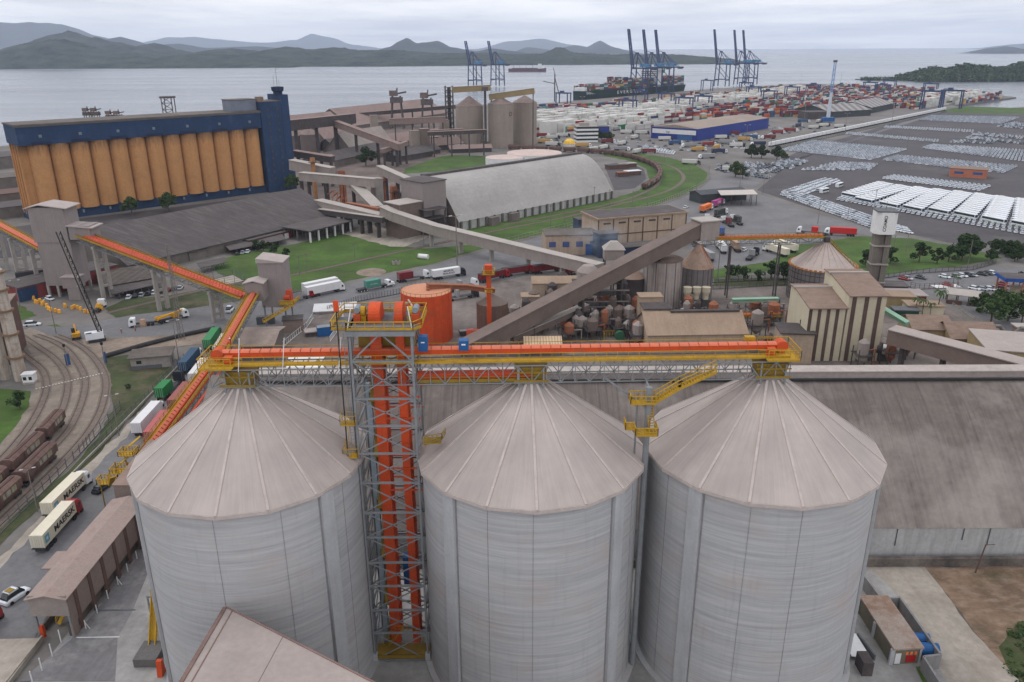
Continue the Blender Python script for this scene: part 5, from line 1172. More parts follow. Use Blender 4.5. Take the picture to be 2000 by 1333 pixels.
T = put(car_full(m_carwhite, True), (10, 1184), (52, 1156)); T['label'] = 'white jeep with roof lamp behind the reception shed'; T['group'] = 'cars on the plant roads'; MB().box(-.6, 0, 1.74, 1.0, 1.0, .12).build('roof_lamp', m_yellow_d, T); T.scale = (1.1, 1.15, 1.25)
T = put(pickup(m_carwhite), (46, 638), (82, 635)); tag(T, 'white pickup with canopy on the road at the left edge', 'pickup')
cars = []
def car(lab, a, c, m=m_carwhite, suv=False, grp='cars on the plant roads'):
    T = put(car_full(m, suv), a, c); T['label'] = lab; T['group'] = grp; return T
car('white sedan on the concrete apron by the tall transfer tower', (88, 583), (107, 589))
car('white van turning on the road by the conveyor columns', (443, 616), (456, 602), m_carwhite, True).scale = (1.15, 1.1, 1.3)
car('white utility vehicle at the left picture edge', (0, 563), (18, 558), m_carwhite, True).scale = (1.2, 1.1, 1.3)
for i in range(9):
    u = 252 + i * 12.5; v = 583 - i * 2.3; car('car in the row nosed in to the lawn below the carport', (u - 2, v + 3), (u + 3, v - 3), (m_carwhite, m_cardark, m_carsilver, m_cardark, m_carwhite, m_cardark, m_carred, m_cardark, m_carsilver)[i], grp='cars along the carport lawn')
for i in range(2): car('white car under the edge of the narrow carport', (226 + i * 11, 577 - i * 2), (231 + i * 11, 571 - i * 2), m_carwhite, grp='cars under the narrow carport')
for i in range(3): car('pale car parked by the grey lawn carport', (462 + i * 10, 500 - i * 2), (467 + i * 10, 495 - i * 2), (m_cardark, m_carsilver, m_carwhite)[i], grp='cars by the grey carport')
put(truck('long dark tipper trailer parked by the tall transfer tower', cabg, mat('dark_trailer', S(52, 54, 60), .7, .1), kind='hopper'), (42, 549), (104, 541))
T = put(truck('grey trailer truck with red bonneted cab on the main road', cabr, c_gray, kind='hopper', L=7, bonnet=True, flat=9), (553, 594), (604, 582))
put(truck('white box trailer truck, nearer of two side by side on the main road', cabw, c_white, L=14.5, boxH=3), (598, 583), (678, 566))
put(truck('white box trailer truck, farther of two side by side on the main road', cabw, c_white, L=14.5, boxH=3), (592, 576), (672, 559))
T = put(truck('teal short container truck with white bonneted cab on the main road', cabw, c_teal, L=6.1, bonnet=True, box_at=.5, rims=m_rim), (693, 573), (770, 558)); B = box_of(T); lettering('lettering', 'china shipping', .55, m_white, B, (-.9, -1.235, 2.7), (R(90), 0, 0), 1)
put(truck('dark red container truck left of the orange tank', cabw, c_maroon, L=6.1, box_at=-2, flat=9), (775, 553), (838, 543))
T = put(truck('white container truck with dark cab behind the orange tank', cabg, c_white), (841, 548), (912, 537)); B = box_of(T); lettering('lettering', 'MAERSK\nSEALAND', 1.05, m_ink, B, (-.6, -1.235, 2.75), (R(90), 0, 0), 1.2, .02)
put(truck('white cab truck with empty trailer right of the orange tank top', cabw, c_gray, L=1), (878, 572), (928, 560))
put(truck('dark empty trailer rig behind the orange tank', cabg, c_gray, L=1), (868, 590), (930, 580))
put(truck('dark red grain trailer behind the slim orange elevator', cabr, c_maroon, kind='hopper'), (938, 553), (992, 541))
for i, (a, c) in enumerate((((985, 541), (1040, 533)), ((1040, 536), (1100, 528)), ((1100, 540), (1165, 528)))): put(truck('long dark red grain truck under the grey gallery, in the queue on the road', cabr, c_maroon, kind='hopper', group='red grain trucks under the gallery'), a, c)
# roadworks: mixers, pump truck, drill rig, excavator, barriers
m_cat = mat('machine_yellow', S(206, 150, 36), .5, .15, .5); m_dust = mat('dusty_drum', S(168, 138, 116), .8, .15, .4)
T = thing('concrete_mixer_truck', 'dusty concrete mixer truck with white cab on the main road', 'mixer truck'); MB().box(-.5, 0, .9, 8, 1.2, .4).build('chassis', m_chassis, T); tractor(T, cabw, 2.2, roof=False); wheels(T, (-3, -1.7, 3.4)); MB().lathe(0, 0, [(.6, -3.2), (1.25, -1), (1.3, .8), (.8, 2.4)], 14, caps=True).build('drum', m_dust, T); T.children[-1].rotation_euler = (0, R(80), 0); T.children[-1].location = (-.8, 0, 2.4); MB().beam((-4.2, 0, 2.6), (-5, 0, 1.4), .9).build('chute', m_cat, T); put(T, (308, 634), (252, 640))
T = thing('concrete_mixer_truck', 'yellow drum mixer parked among the barriers behind the drill rig', 'mixer truck'); MB().box(-.5, 0, .9, 8, 1.2, .4).build('chassis', m_chassis, T); tractor(T, cabw, 2.2, roof=False); wheels(T, (-3, -1.7, 3.4)); MB().lathe(0, 0, [(.6, -3.2), (1.35, -1), (1.4, .8), (.8, 2.4)], 14, caps=True).build('drum', m_cat, T); T.children[-1].rotation_euler = (0, R(80), 0); T.children[-1].location = (-.8, 0, 2.4); put(T, (180, 618), (208, 594))
T = thing('pump_truck', 'yellow folded concrete pump truck with white cab on the main road', 'pump truck'); MB().box(-.5, 0, .9, 11, 1.3, .4).build('chassis', m_chassis, T); tractor(T, cabw, 3.6, roof=False); wheels(T, (-4.2, -2.9, 4.7)); build_each(MB().beam((-5.5, -.5, 2.0), (4, -.5, 3.2), .5, .6).beam((-5.5, .5, 2.3), (4, .5, 2.6), .45, .5), 'folded_boom', m_cat, T, False); MB().box(1.2, 0, 1.3, 2.2, 2.2, 1.4).build('pump_body', m_cat, T); put(T, (308, 634), (364, 620))
p = G(200, 665); T = thing('drill_rig', 'tall black lattice drill rig leaning by the roadworks', 'drill rig', tuple(p), R(30))
b = MB(); q0, q1 = Vector((0, 0, 2)), Vector((-6.2, 5, 36))
b2 = MB(); truss(b2, q0, q0 + Vector((0.001, 0, 36)), .1, .1, 2) if False else None
for dx in (-.6, .6):
    for dy in (-.6, .6): b.beam(q0 + Vector((dx, dy, 0)), q1 + Vector((dx, dy, 0)), .3)
for k in range(18):
    a, c = q0.lerp(q1, k / 18), q0.lerp(q1, (k + 1) / 18); b.beam(a + Vector((-.6, -.6, 0)), c + Vector((.6, -.6, 0)), .2); b.beam(a + Vector((.6, .6, 0)), c + Vector((.6, -.6, 0)), .2); b.beam(a + Vector((-.6, -.6, 0)), a + Vector((.6, -.6, 0)), .2)
b.build('lattice_mast', m_black, T); MB().beam(q0 + Vector((-.2, -.9, 0)), q1 + Vector((-.2, -.9, 0)), .4).build('drill_rod', m_pole, T); MB().box(-2, 0, 1.1, 5.4, 2.8, 2.2).build('engine_house', m_carwhite, T); MB().box(-3.6, -1.0, 3.3, 1.8, .9, .1).build('cab_window', m_glass, T); build_each(MB().box(-1.5, -1.4, 0, 5, .7, 1.1).box(-1.5, 1.4, 0, 5, .7, 1.1), 'crawler_track', m_chassis, T, False)
p = G(150, 662); T = thing('excavator', 'small yellow excavator beside the rail crossing', 'excavator', tuple(p), R(120)); MB().box(0, 0, 1.0, 3, 2.4, 1.2).build('body', m_cat, T); MB().box(.6, .6, 2.2, 1.3, 1.1, 1.3).build('cab', m_glass, T); build_each(MB().beam((1.2, 0, 1.8), (3.6, 0, 4.0), .5).beam((3.6, 0, 4.0), (5.0, 0, 1.6), .4), 'arm', m_cat, T, False); MB().box(5.2, 0, .5, .9, 1.1, 1.0).build('bucket', m_chassis, T); build_each(MB().box(0, -1.1, 0, 3.4, .6, .9).box(0, 1.1, 0, 3.4, .6, .9), 'crawler_track', m_chassis, T, False)
rb = random.Random(3); m_barrel = mat('barrier_yellow', S(220, 160, 60), .6, .1, rand=.2); bar0 = None
for i in range(26):
    if i < 16: u, v = 36 + i * 4.2 + rb.uniform(-2, 2), 572 + i * 2.2 + rb.uniform(-4, 4)
    else: u, v = 110 + (i - 16) * 7 + rb.uniform(-4, 4), 598 + rb.uniform(0, 15)
    p = G(u, v)
    if bar0 is None: b = MB(); b.lathe(0, 0, [(.45, 0), (.5, .2), (.4, 1.2), (.3, 1.3)], 8, caps=True); bar0 = b.build('traffic_barrel', m_barrel); o = bar0
    else: o = bar0.copy(); col.objects.link(o)
    o.location = p; o.scale = (1.3, 1.3, 1.1); tag(o, 'orange yellow traffic barrel in the line around the roadworks', 'barrel', 'traffic barrels around the roadworks')
# buried pipe line and thin lattice mast
P = gp([(205, 700), (280, 678), (350, 660), (420, 645)]); tag(MB().path([q + Vector((0, 0, .7)) for q in P], .75, 8).build('pipeline', mat('black_pipe', S(52, 50, 52), .7, .2, .5)), 'black pipeline lying across the works strip', 'pipeline')
p = G(355, 664); T = thing('lattice_mast', 'thin grey lattice mast rising in front of the long orange conveyor', 'mast', tuple(p)); hh = zat(340, 478, p.y); b = MB()
for k in range(3): a = k * 2.094; b.beam((1.1 * math.cos(a), 1.1 * math.sin(a), 0), (.35 * math.cos(a), .35 * math.sin(a), hh), .14)
for i in range(26):
    r1, r2 = 1.1 - .75 * i / 26, 1.1 - .75 * (i + 1) / 26
    for k in range(3): a, c = k * 2.094, (k + 1) * 2.094; b.beam((r1 * math.cos(a), r1 * math.sin(a), hh * i / 26), (r2 * math.cos(c), r2 * math.sin(c), hh * (i + 1) / 26), .09)
b.build('lattice', m_pole, T)
# lamp and utility poles on the left
LP = lamp_pole('lamp post'); first = True
for u, v, h, lab in ((42, 611, 12, 'lamp post on the grass island at the left edge'), (110, 652, 12, 'lamp post by the rail crossing'), (233, 852, 11, 'pole between the grass strip and the truck lane wall'), (74, 1000, 10, 'pole standing in the rail yard fence line'), (350, 706, 13, 'pole behind the guard hut'), (165, 600, 8, 'pole at the transfer tower foot'), (893, 520, 22, 'tall white pole in front of the white arched store')):
    p = G(u, v); o = LP if first else dup(LP, p); first = False; o.location = p; o['label'] = lab; o.scale = (h / 12,) * 3; o.rotation_euler.z = R(25); o['group'] = 'lamp posts on the plant roads'
# ================================================================ centre: white arched store, galleries, plant buildings
m_arch = mat('pale_membrane_roof', S(180, 176, 173, .72), .6, .12, .05, streak=((.14, .14, .02), .35, S(148, 144, 141)), dirt=(S(160, 155, 150), .5, .04, .5), spec=.35)
m_gal = mat('dusty_gallery_sheet', S(158, 148, 142, .88), .85, .12, .15, dirt=(S(120, 108, 102), .5, .2, .55), streak=((.8, .8, .1), .3, S(120, 110, 104)))
m_galroof = mat('gallery_roof_sheet', S(176, 168, 162, .86), .85, .1, .2)
m_plant = mat('dark_plant_steel', S(74, 68, 68), .85, .2, .3, dirt=(S(120, 90, 80), .4, .3, .55))
m_dusty = mat('dusty_brown_cladding', S(118, 104, 97, .86), .9, .15, .2, dirt=(S(96, 80, 76), .6, .15, .52))
m_bwhite = m_white; m_rust = mat('rusty_pipe', S(146, 92, 68), .85, .2, .5, dirt=(S(100, 70, 60), .6, .6, .52))
a0, a1 = G(895, 452), G(1195, 388); d = (a1 - a0).normalized(); n = Vector((-d.y, d.x, 0)); ang = math.atan2(d.y, d.x); L = (a1 - a0).length
T = thing('arched_store', 'long storage hall with smooth pale curved roof and buttressed wall beside the lawn', 'storage hall', tuple((a0 + a1) / 2 + n * 26))
Wd = 27.0; prof = [(-.6, 5.0)] + [(Wd * (1 - math.cos(t_)) * .999, 5 + 20.5 * math.sin(t_)) for t_ in [R(k * 7.5) for k in range(1, 13)]]
prof = [(Wd * k / 12, 5 + 20.5 * (1 - (1 - k / 12) ** 2.2)) for k in range(13)]; prof[0] = (-.8, 4.7)
full = prof + [(2 * Wd - q, z) for q, z in prof[-2::-1]]
b = MB(); NS = 12
for (q0, z0), (q1, z1) in zip(full[:-1], full[1:]):
    for k in range(NS):
        p0 = a0 + d * (L * k / NS); p1 = a0 + d * (L * (k + 1) / NS)
        b.poly([tuple(p0 + n * q0 + Vector((0, 0, z0))), tuple(p1 + n * q0 + Vector((0, 0, z0))), tuple(p1 + n * q1 + Vector((0, 0, z1))), tuple(p0 + n * q1 + Vector((0, 0, z1)))])
b.build('roof', m_arch, T, True, smooth=True)
b = MB()
for p in (a0 + d * .6, a1 - d * .6): b.poly([tuple(p + n * q + Vector((0, 0, z - .1))) for q, z in full] + [tuple(p + n * full[-1][0]), tuple(p + n * full[0][0])])
b.build('end_wall', m_dusty, T, True)
c = (a0 + a1) / 2; MB().box(c.x, c.y, 0, L - 1, .5, 5.0, ang).build('wall', mat('panel_wall', S(172, 172, 172), .9, .15, .3), T, True)
b = MB()
for k in range(22): p = a0 + d * (1.5 + (L - 3) * k / 21) - n * .7; b.box(p.x, p.y, 0, .9, 1.6, 5.0, ang)
build_each(b, 'buttress', mat('dark_buttress', S(104, 98, 94), .9, .2, .5), T)
c = a0.lerp(a1, .5) + n * Wd; MB().box(c.x, c.y, 25.0, L + 1, 3, 1.6, ang).build('ridge_cap', m_oldroof, T, True)
for f in (.18, .30): c = a0.lerp(a1, f) - n * 2.4; MB().box(c.x, c.y, 0, 6, 3.4, 4.4, ang).build('wall_shed', m_dimwall, T, True)
# head building at its left end
c = a0 - d * 9 + n * 16; T = thing('head_building', 'dark clad head building against the left end of the pale arched hall', 'building', (c.x, c.y, 0))
MB().box(c.x, c.y, 7, 15, 18, 19, ang).build('wall', m_clad, T, True); MB().box(c.x, c.y, 26, 16, 19, .4, ang).build('roof', m_oldroof, T, True); MB().box(c.x, c.y, 0, 13, 16, 7, ang).build('lower_wall', m_plant, T, True)
c2 = c - d * 16 - n * 3; MB().box(c2.x, c2.y, 0, 14, 12, 17, ang).build('side_tower', m_dusty, T, True); MB().box(c2.x, c2.y, 17, 15, 13, .4, ang).build('side_roof', m_galroof, T, True)
c3 = c - d * 4 - n * 12; b = MB(); [b.box(c3.x + i * 3, c3.y + j * 3, 0, .5, .5, 13) for i in (-2, 0, 2) for j in (-1, 1)]; build_each(b, 'frame_post', m_plant, T); b = MB(); [b.box(c3.x, c3.y, z, 14, 7, .3, ang) for z in (4, 8.5, 13)]; build_each(b, 'floor_deck', m_plant, T)
def bucket(label, u, v, vt, w=2.0, twin=True, head=3.6, m=None):
    p = G(u, v); h = zat(u, vt, p.y); T = thing('bucket_elevator', label, 'bucket elevator', tuple(p), ang); m = m or m_rust
    for x in ((-1.1, 1.1) if twin else (0,)): MB().box(x, 0, 0, w * .62 if twin else w, w * .7, h).build('casing', m, T)
    MB().box(0, 0, h - 2.6, head, w * 1.1, 2.6, tx=.7).build('elevator_head', m, T); MB().box(0, 0, h - 3.2, head + 1.6, w * 1.8, .3).build('deck', m_plant, T); b = MB(); handrail(b, [(-head / 2 - .7, -w * .8, h - 2.9), (head / 2 + .7, -w * .8, h - 2.9)], 1.1, 1, .06, False); b.build('handrail', m_rust, T)
    return T
bucket('rusty twin bucket elevator in front of the dark head building', 810, 442, 352, 2.6); bucket('shorter rusty twin elevator left of the dark head building', 772, 432, 364, 2.2); bucket('rusty twin elevator with round head over the covered galleries', 672, 402, 334, 2.6)
bucket('single ochre bucket elevator nearest the blue tower', 618, 398, 308, 2.2, False, 2.6, mat('ochre_steel', S(164, 120, 84), .8, .2, .4)); bucket('rusty twin elevator partly hidden by the tall grey pier', 750, 412, 346, 2.2)
def gallery(name, label, pts, w, h, sup=(), cat='conveyor gallery', wm=None, rm=None, group=None):
    P = [Vector(p) for p in pts]; c = sum(P, Vector()) / len(P); T = thing(name, label, cat, tuple(c), 0, group); b = MB(); r = MB()
    for p, q in zip(P[:-1], P[1:]):
        e = (q - p).normalized() * .02; b.beam(p, q, w, h); r.beam(p + Vector((0, 0, h / 2 + .16)) - e, q + Vector((0, 0, h / 2 + .16)) + e, w + .7, .3)
    b.build('gallery_wall', wm or m_gal, T, True); r.build('gallery_roof', rm or m_galroof, T, True)
    for f, k in sup:
        p = P[k].lerp(P[k + 1], f); dr = (P[k + 1] - P[k]); an = math.atan2(dr.y, dr.x); zt = p.z - h / 2
        if zt > .5: MB().box(p.x, p.y, 0, .9, w * .5, zt, an).build('pier', m_concrete if w == 4.4 else m_plant, T, True)
    return T
gallery('conveyor_gallery', 'long grey enclosed gallery sloping over the road from the rusty elevators to the plant', [A(748, 412, 392), A(772, 423, 386), A(850, 449, 371), A(1000, 486, 336), A(1172, 528, 300)], 4.4, 4.6, ((.9, 1), (.35, 2), (.75, 2), (.2, 3), (.6, 3)))
gallery('conveyor_gallery', 'big dusty brown gallery climbing diagonally from the orange tank to the round plant silos', [A(905, 686, 222), A(1366, 446, 288)], 4.6, 5.0, ((.25, 0), (.45, 0), (.62, 0), (.8, 0)), wm=m_dusty, rm=mat('dark_dusty_roof', S(118, 104, 98, .9), .9, .15, .2))
gallery('conveyor_gallery', 'thin lower pipe gallery parallel under the big dusty brown gallery', [A(1000, 662, 233), A(1145, 600, 254)], 2.0, 2.0, wm=m_dusty)
c = A(1372, 448, 289); MB2 = thing('gallery_house', 'box head at the top end of the big dusty brown gallery', 'gallery head', tuple(c)); MB().box(c.x + 1, c.y, c.z - 3.5, 8, 7, 7, R(20)).build('wall', m_gal, MB2, True); MB().box(c.x + 1, c.y, c.z + 3.5, 9, 8, .4, R(20)).build('roof', m_galroof, MB2, True)
gallery('conveyor_gallery', 'grey roofed gallery from the old warehouse end to the tall grey pier', [A(622, 398, 432), A(748, 428, 394)], 5, 4.2, ((.2, 0), (.5, 0), (.8, 0)))
gallery('conveyor_gallery', 'rusty pipe gallery lying along the grey roofed gallery', [A(678, 400, 425), A(742, 412, 402)], 2.2, 2.2, wm=m_rust, rm=m_rust)
gallery('conveyor_gallery', 'dark lowest conveyor with yellow edge under the grey roofed galleries', [A(628, 413, 424), A(752, 430, 388)], 4, 2.6, ((.15, 0), (.4, 0), (.65, 0), (.9, 0)), wm=m_plant)
gallery('conveyor_gallery', 'level grey gallery crossing in front of the rusty elevators', [A(588, 345, 470), A(735, 358, 440)], 4, 4.6, ((.1, 0), (.35, 0), (.7, 0)))
gallery('conveyor_gallery', 'pale roofed gallery stepping down beside the blue tower', [A(570, 322, 500), A(650, 338, 485)], 5, 6, ((.2, 0), (.8, 0)))
gallery('conveyor_gallery', 'pale gallery slanting down to the grey pier behind the rusty elevators', [A(692, 362, 452), A(738, 408, 415)], 6, 2.4, ())
gallery('conveyor_gallery', 'upper grey gallery entering the roof of the dark head building', [A(742, 332, 470), A(800, 358, 442)], 4, 4.6, ((.2, 0), (.6, 0)))
p = G(740, 420); T = thing('gallery_pier', 'tall grey concrete pier where the galleries meet', 'pier', tuple(p)); MB().box(0, 0, 0, 5.4, 4.6, zat(740, 350, p.y), ang).build('column', m_concrete, T); MB().box(0, 0, zat(740, 350, p.y), 6, 5.2, .5, ang).build('cap', m_concrete, T)
b = MB()
T = thing('pipe_rack', 'dark steel supports and pipes tangled under the galleries', 'pipe rack', tuple(G(690, 432)))
for i in range(10): p = G(600 + i * 17, 424 + i * 2.4); MB().box(p.x, p.y, 0, 1.1, 1.1, 7, ang).build('post', m_concrete if i % 2 else m_plant, T, True)
for i in range(4): MB().path([A(640 + i * 8, 380 + i * 6, 440), A(652 + i * 8, 372 + i * 4, 436), A(648 + i * 9, 400 + i * 4, 432)], .35).build('pipe', m_rust, T, True)
# ---------------------------------------------------------------- orange tank and slim elevator
p = G(836, 660); T = thing('orange_tank', 'bright orange cylindrical tank with dusty roof and yellow rail', 'tank', tuple(p)); r0 = 8.2; hz_ = 16.4
MB().tube((0, 0, 0), (0, 0, hz_), r0, r0, 40).build('wall', m_orange, T); MB().lathe(0, 0, [(r0 - .1, hz_ + .02), (.3, hz_ + .8)], 40, caps=True).build('roof', mat('dusty_orange_roof', S(202, 142, 112, .9), .8, .12, .3, dirt=(S(170, 110, 80), .5, .3, .52)), T)
for k in range(16): a = k * math.pi / 8; MB().box(r0 * math.cos(a), r0 * math.sin(a), .3, .16, .12, hz_ - .5, a).build('seam', m_orange_d, T)
b = MB(); pts = [(r0 * math.cos(R(k * 12)), r0 * math.sin(R(k * 12)), hz_) for k in range(31)]; handrail(b, pts, 1.0, 2, .05, False); b.build('handrail', m_yellow_d, T)
MB().tube((1.0, -2, hz_ + .7), (1.0, -2, hz_ + 1.1), .7, .7, 10).build('roof_hatch', m_rust, T); MB().box(-.6, -r0 - .04, hz_ - 3.0, 1.0, .2, .8).build('vent', m_black, T); MB().beam((-5.0, -6.7, hz_ - 1), (-3.6, -7.6, hz_ - 3.0), .35).build('white_bracket', m_white, T); MB().box(-5.6, -r0 + 1.6, hz_ - 2.6, .7, .4, .7).build('lamp', m_rim, T)
gallery('inlet_conveyor', 'rusty conveyor tube leaning on the orange tank roof', [p + Vector((.6, -1, 18)), p + Vector((13, 6, 15.5)), p + Vector((22, 8, 13.6))], 1.7, 1.3, (), 'conveyor', m_rust, m_rust)
p = G(962, 645); T = thing('small_bin', 'small brown ribbed bin under the slim orange elevator', 'bin', tuple(p)); MB().tube((0, 0, 0), (0, 0, 10), 5.2, 5.2, 24).build('wall', m_dusty, T); MB().lathe(0, 0, [(5.3, 10), (.4, 12.6)], 24, caps=True).build('roof', m_dusty, T)
for k in range(24): a = k * math.pi / 12; MB().box(5.2 * math.cos(a), 5.2 * math.sin(a), .1, .2, .2, 9.9, a).build('rib', m_rust, T)
p = G(957, 648); h = zat(957, 508, p.y); T = thing('slim_elevator', 'slim orange bucket elevator with yellow head cage over the brown bin', 'bucket elevator', (p.x, p.y - 2, 0)); MB().box(0, -4, 0, 1.5, 1.3, h - 2).build('casing', m_orange, T); MB().box(0, -4, h - 2.4, 2.4, 2.2, 2.4).build('elevator_head', m_orange, T)
b = MB(); b.box(0, -4, h - 3.0, 4, 3.6, .2); handrail(b, [(-2, -5.8, h - 2.8), (2, -5.8, h - 2.8), (2, -2.2, h - 2.8), (-2, -2.2, h - 2.8), (-2, -5.8, h - 2.8)], 1.3, .8, .08); b.build('head_cage', m_yellow, T); b = MB(); b.box(0, -4, h - 9, 2.6, 2.4, .2); handrail(b, [(-1.3, -5.2, h - 8.8), (1.3, -5.2, h - 8.8), (1.3, -2.8, h - 8.8)], 1.2, .8, .08); b.build('rest_platform', m_yellow, T); MB().box(-4.5, -5, 0, 6, 3.4, 3.2, ty=.4).build('boot_hopper', m_orange_d, T)
p = G(912, 655); T = thing('scrap_skip', 'grey open steel skip on the plant floor by the orange elevator', 'skip', tuple(p), R(15)); MB().box(0, 0, 0, 4.5, 2.4, 1.8, tx=1.2).build('body', m_plant, T); MB().box(0, 0, 1.75, 4.9, 2.0, .1).build('rim', m_grey, T)
# ---------------------------------------------------------------- yard between road and silos: blue box, huts, pale roof, canvas roof
p = G(636, 655); T = thing('blue_container', 'small blue open container on the yard beyond the silo gallery', 'container', tuple(p), R(18)); MB().box(0, 0, 0, 5.4, 3.0, 3.2).build('body', m_blue, T); MB().box(0, 0, 3.2, 5.2, 2.8, .1).build('lid', mat('lid_grey', S(128, 132, 138), .7), T)
for lab, u, v, lx, ly, h, m1, m2, rot in (('grey lean-to next to the blue container', 612, 655, 5, 3.4, 1.6, m_plant, m_cladroof, 18), ('dark hut with red gas bottles in the yard', 574, 645, 6.4, 4.6, 4.2, m_brownwall, m_oldroof, 12), ('low pale flat plinth in the fenced yard', 655, 605, 15, 9, .8, m_conc, mat('bright_slab', S(196, 196, 198), .8, .1), 10), ('white roofed shelter beyond the left silo top', 600, 730, 10, 13, 3.6, m_dimwall, m_white, 10), ('brown open shed right of the white roofed shelter', 645, 735, 13, 7, 3.4, m_brownpost, m_gal, 5)):
    g = G(u, v); boxhouse('yard_hut', lab, 'hut', g.x, g.y, lx, ly, h, R(rot), m1, m2)
g = G(500, 690); T = thing('canvas_canopy', 'dusty grey canvas roof beside the orange pit conveyor', 'canopy', tuple(g)); gable(T, g.x, g.y, 15, 17, 5.5, 1.6, m_dimwall, mat('dusty_canvas', S(140, 126, 118), .95, .15, .3, dirt=(S(104, 92, 86), .5, .25, .52)), R(4), .6)
g = G(520, 632); T = thing('yard_container', 'dark grey container beside the yellow landing', 'container', tuple(g), R(10)); MB().box(0, 0, 0, 6, 2.4, 2.6).build('body', contm('container_dark', S(84, 88, 92)), T); MB().box(0, 0, 2.6, 5.6, 2.2, .1).build('lid', m_graydk, T)
fence('yard_fence', 'row of pale rail posts along the yard beyond the left silo', 'fence', gp([(540, 690), (575, 660), (600, 640), (612, 622)]), 2, 1.6, m_white); fence('yard_fence', 'white rail beside the blue container', 'fence', gp([(645, 668), (665, 640), (672, 620)]), 2, 1.2, m_white)
P = gp([(640, 610), (700, 590), (780, 575), (830, 566)]); fence('road_wall', 'dark low wall between the main road and the plant yard', 'wall', P, 2.4, 1.2, mat('dark_wall', S(80, 78, 78), .95), bars=6)
# ---------------------------------------------------------------- round plant silos
m_corr = mat('galvanised_ribs', S(124, 118, 118), .6, .15, .3, streak=((2.2, 2.2, .05), .6, S(84, 78, 78)), metal=.2)
m_wrust = mat('rust_streaked_pale', S(166, 158, 154, .9), .85, .12, .2, streak=((1.3, 1.3, .06), .75, S(112, 82, 68)), dirt=(S(120, 96, 84), .5, .2, .55))
m_crust = mat('rusty_cone_roof', S(150, 128, 114), .9, .15, .3, dirt=(S(128, 80, 58), .85, .25, .52))
def rsilo(label, u, v, px, vt, va, wm, rm, rib=24, ribm=None):
    p = G(u, v); k = 1540 / math.hypot(p.y, 90); r = px / 2 / k; p.y += r * .5; h = zat(u, vt, p.y - r * .3); za = zat(u, va, p.y); T = thing('round_silo', label, 'silo', tuple(p))
    MB().tube((0, 0, 0), (0, 0, h), r, r, 36).build('wall', wm, T); MB().lathe(0, 0, [(r + .3, h), (r * .12, za)], 36, caps=True).build('roof', rm, T)
    for i in range(rib): a = 2 * math.pi * i / rib; MB().box(r * math.cos(a), r * math.sin(a), 0, .14, .2, h, a).build('rib', ribm or m_plant, T)
    return T, p, r, h, za
rsilo('tall pale round silo with dark vertical ribs under the big dusty gallery', 1293, 602, 74, 508, 502, m_wrust, mat('dark_top', S(92, 76, 66), .9, .3, .3), 12)
rsilo('dark round silo left of the pale ribbed one', 1234, 598, 50, 542, 522, m_plant, m_crust, 10)
T, p, r, h, za = rsilo('round silo with rusty ribbed cone roof right of the pale one', 1360, 590, 62, 522, 478, m_corr, m_crust, 18)
for i in range(18): a = 2 * math.pi * i / 18; MB().beam((r * math.cos(a), r * math.sin(a), h + .15), (1, 0, za + .1), .28).build('roof_rib', m_rust, T)
T, p, r, h, za = rsilo('broad corrugated silo with low pinkish cone and orange edge stairs', 1610, 590, 124, 522, 473, m_corr, mat('pink_cone', S(180, 166, 160, .9), .8, .12, .3, dirt=(S(150, 110, 92), .4, .3, .55)), 44)
for i in range(44): a = 2 * math.pi * i / 44; MB().box((r + .1) * math.cos(a), (r + .1) * math.sin(a), h - .2, .8, 1.0, .7, a).build('eave_bracket', mat('orange_brown', S(170, 110, 50), .7, .2), T)
for k in range(5): MB().lathe(0, 0, [(r + .12, h * (k + 1) / 6), (r + .12, h * (k + 1) / 6 + .3)], 36).build('hoop', m_plant, T)
for i in range(22): a = 2 * math.pi * i / 22; MB().beam((r * math.cos(a), r * math.sin(a), h + .1), (1.5 * math.cos(a), 1.5 * math.sin(a), za), .14).build('roof_rib', m_crust, T)
b = MB(); q0 = Vector((r * .8, -r * .6, h + .2)); q1 = Vector((1.2, -1, za + .4)); b.beam(q0, q1, .9, .12); handrail(b, [q0, q1], 1.1, 1.5, .08); b.build('roof_stair', m_yellow_d, T); MB().tube((0, 0, za - .3), (0, 0, za + 2.0), 1.3, 1.3, 12).build('top_collar', m_plant, T)
T = conveyor('rusty_conveyor', 'long rusty orange conveyor reaching over to the broad corrugated silo', A(1352, 470, 289), A(1606, 464, p.y), mat('rusty_orange_cover', S(168, 96, 56), .8, .2, .5), 2.0, rows=1, supports=((.3, 1), (.68, 1)), legm=m_plant)
T = conveyor('rusty_conveyor', 'low rusty conveyor crossing the plant floor behind the long beige roof', A(1345, 622, 252), A(1525, 618, 256), mat('rusty_orange_cover', S(168, 96, 56), .8, .2, .5), 1.4, rows=1, supports=((.1, 1), (.9, 1)), legm=m_plant)
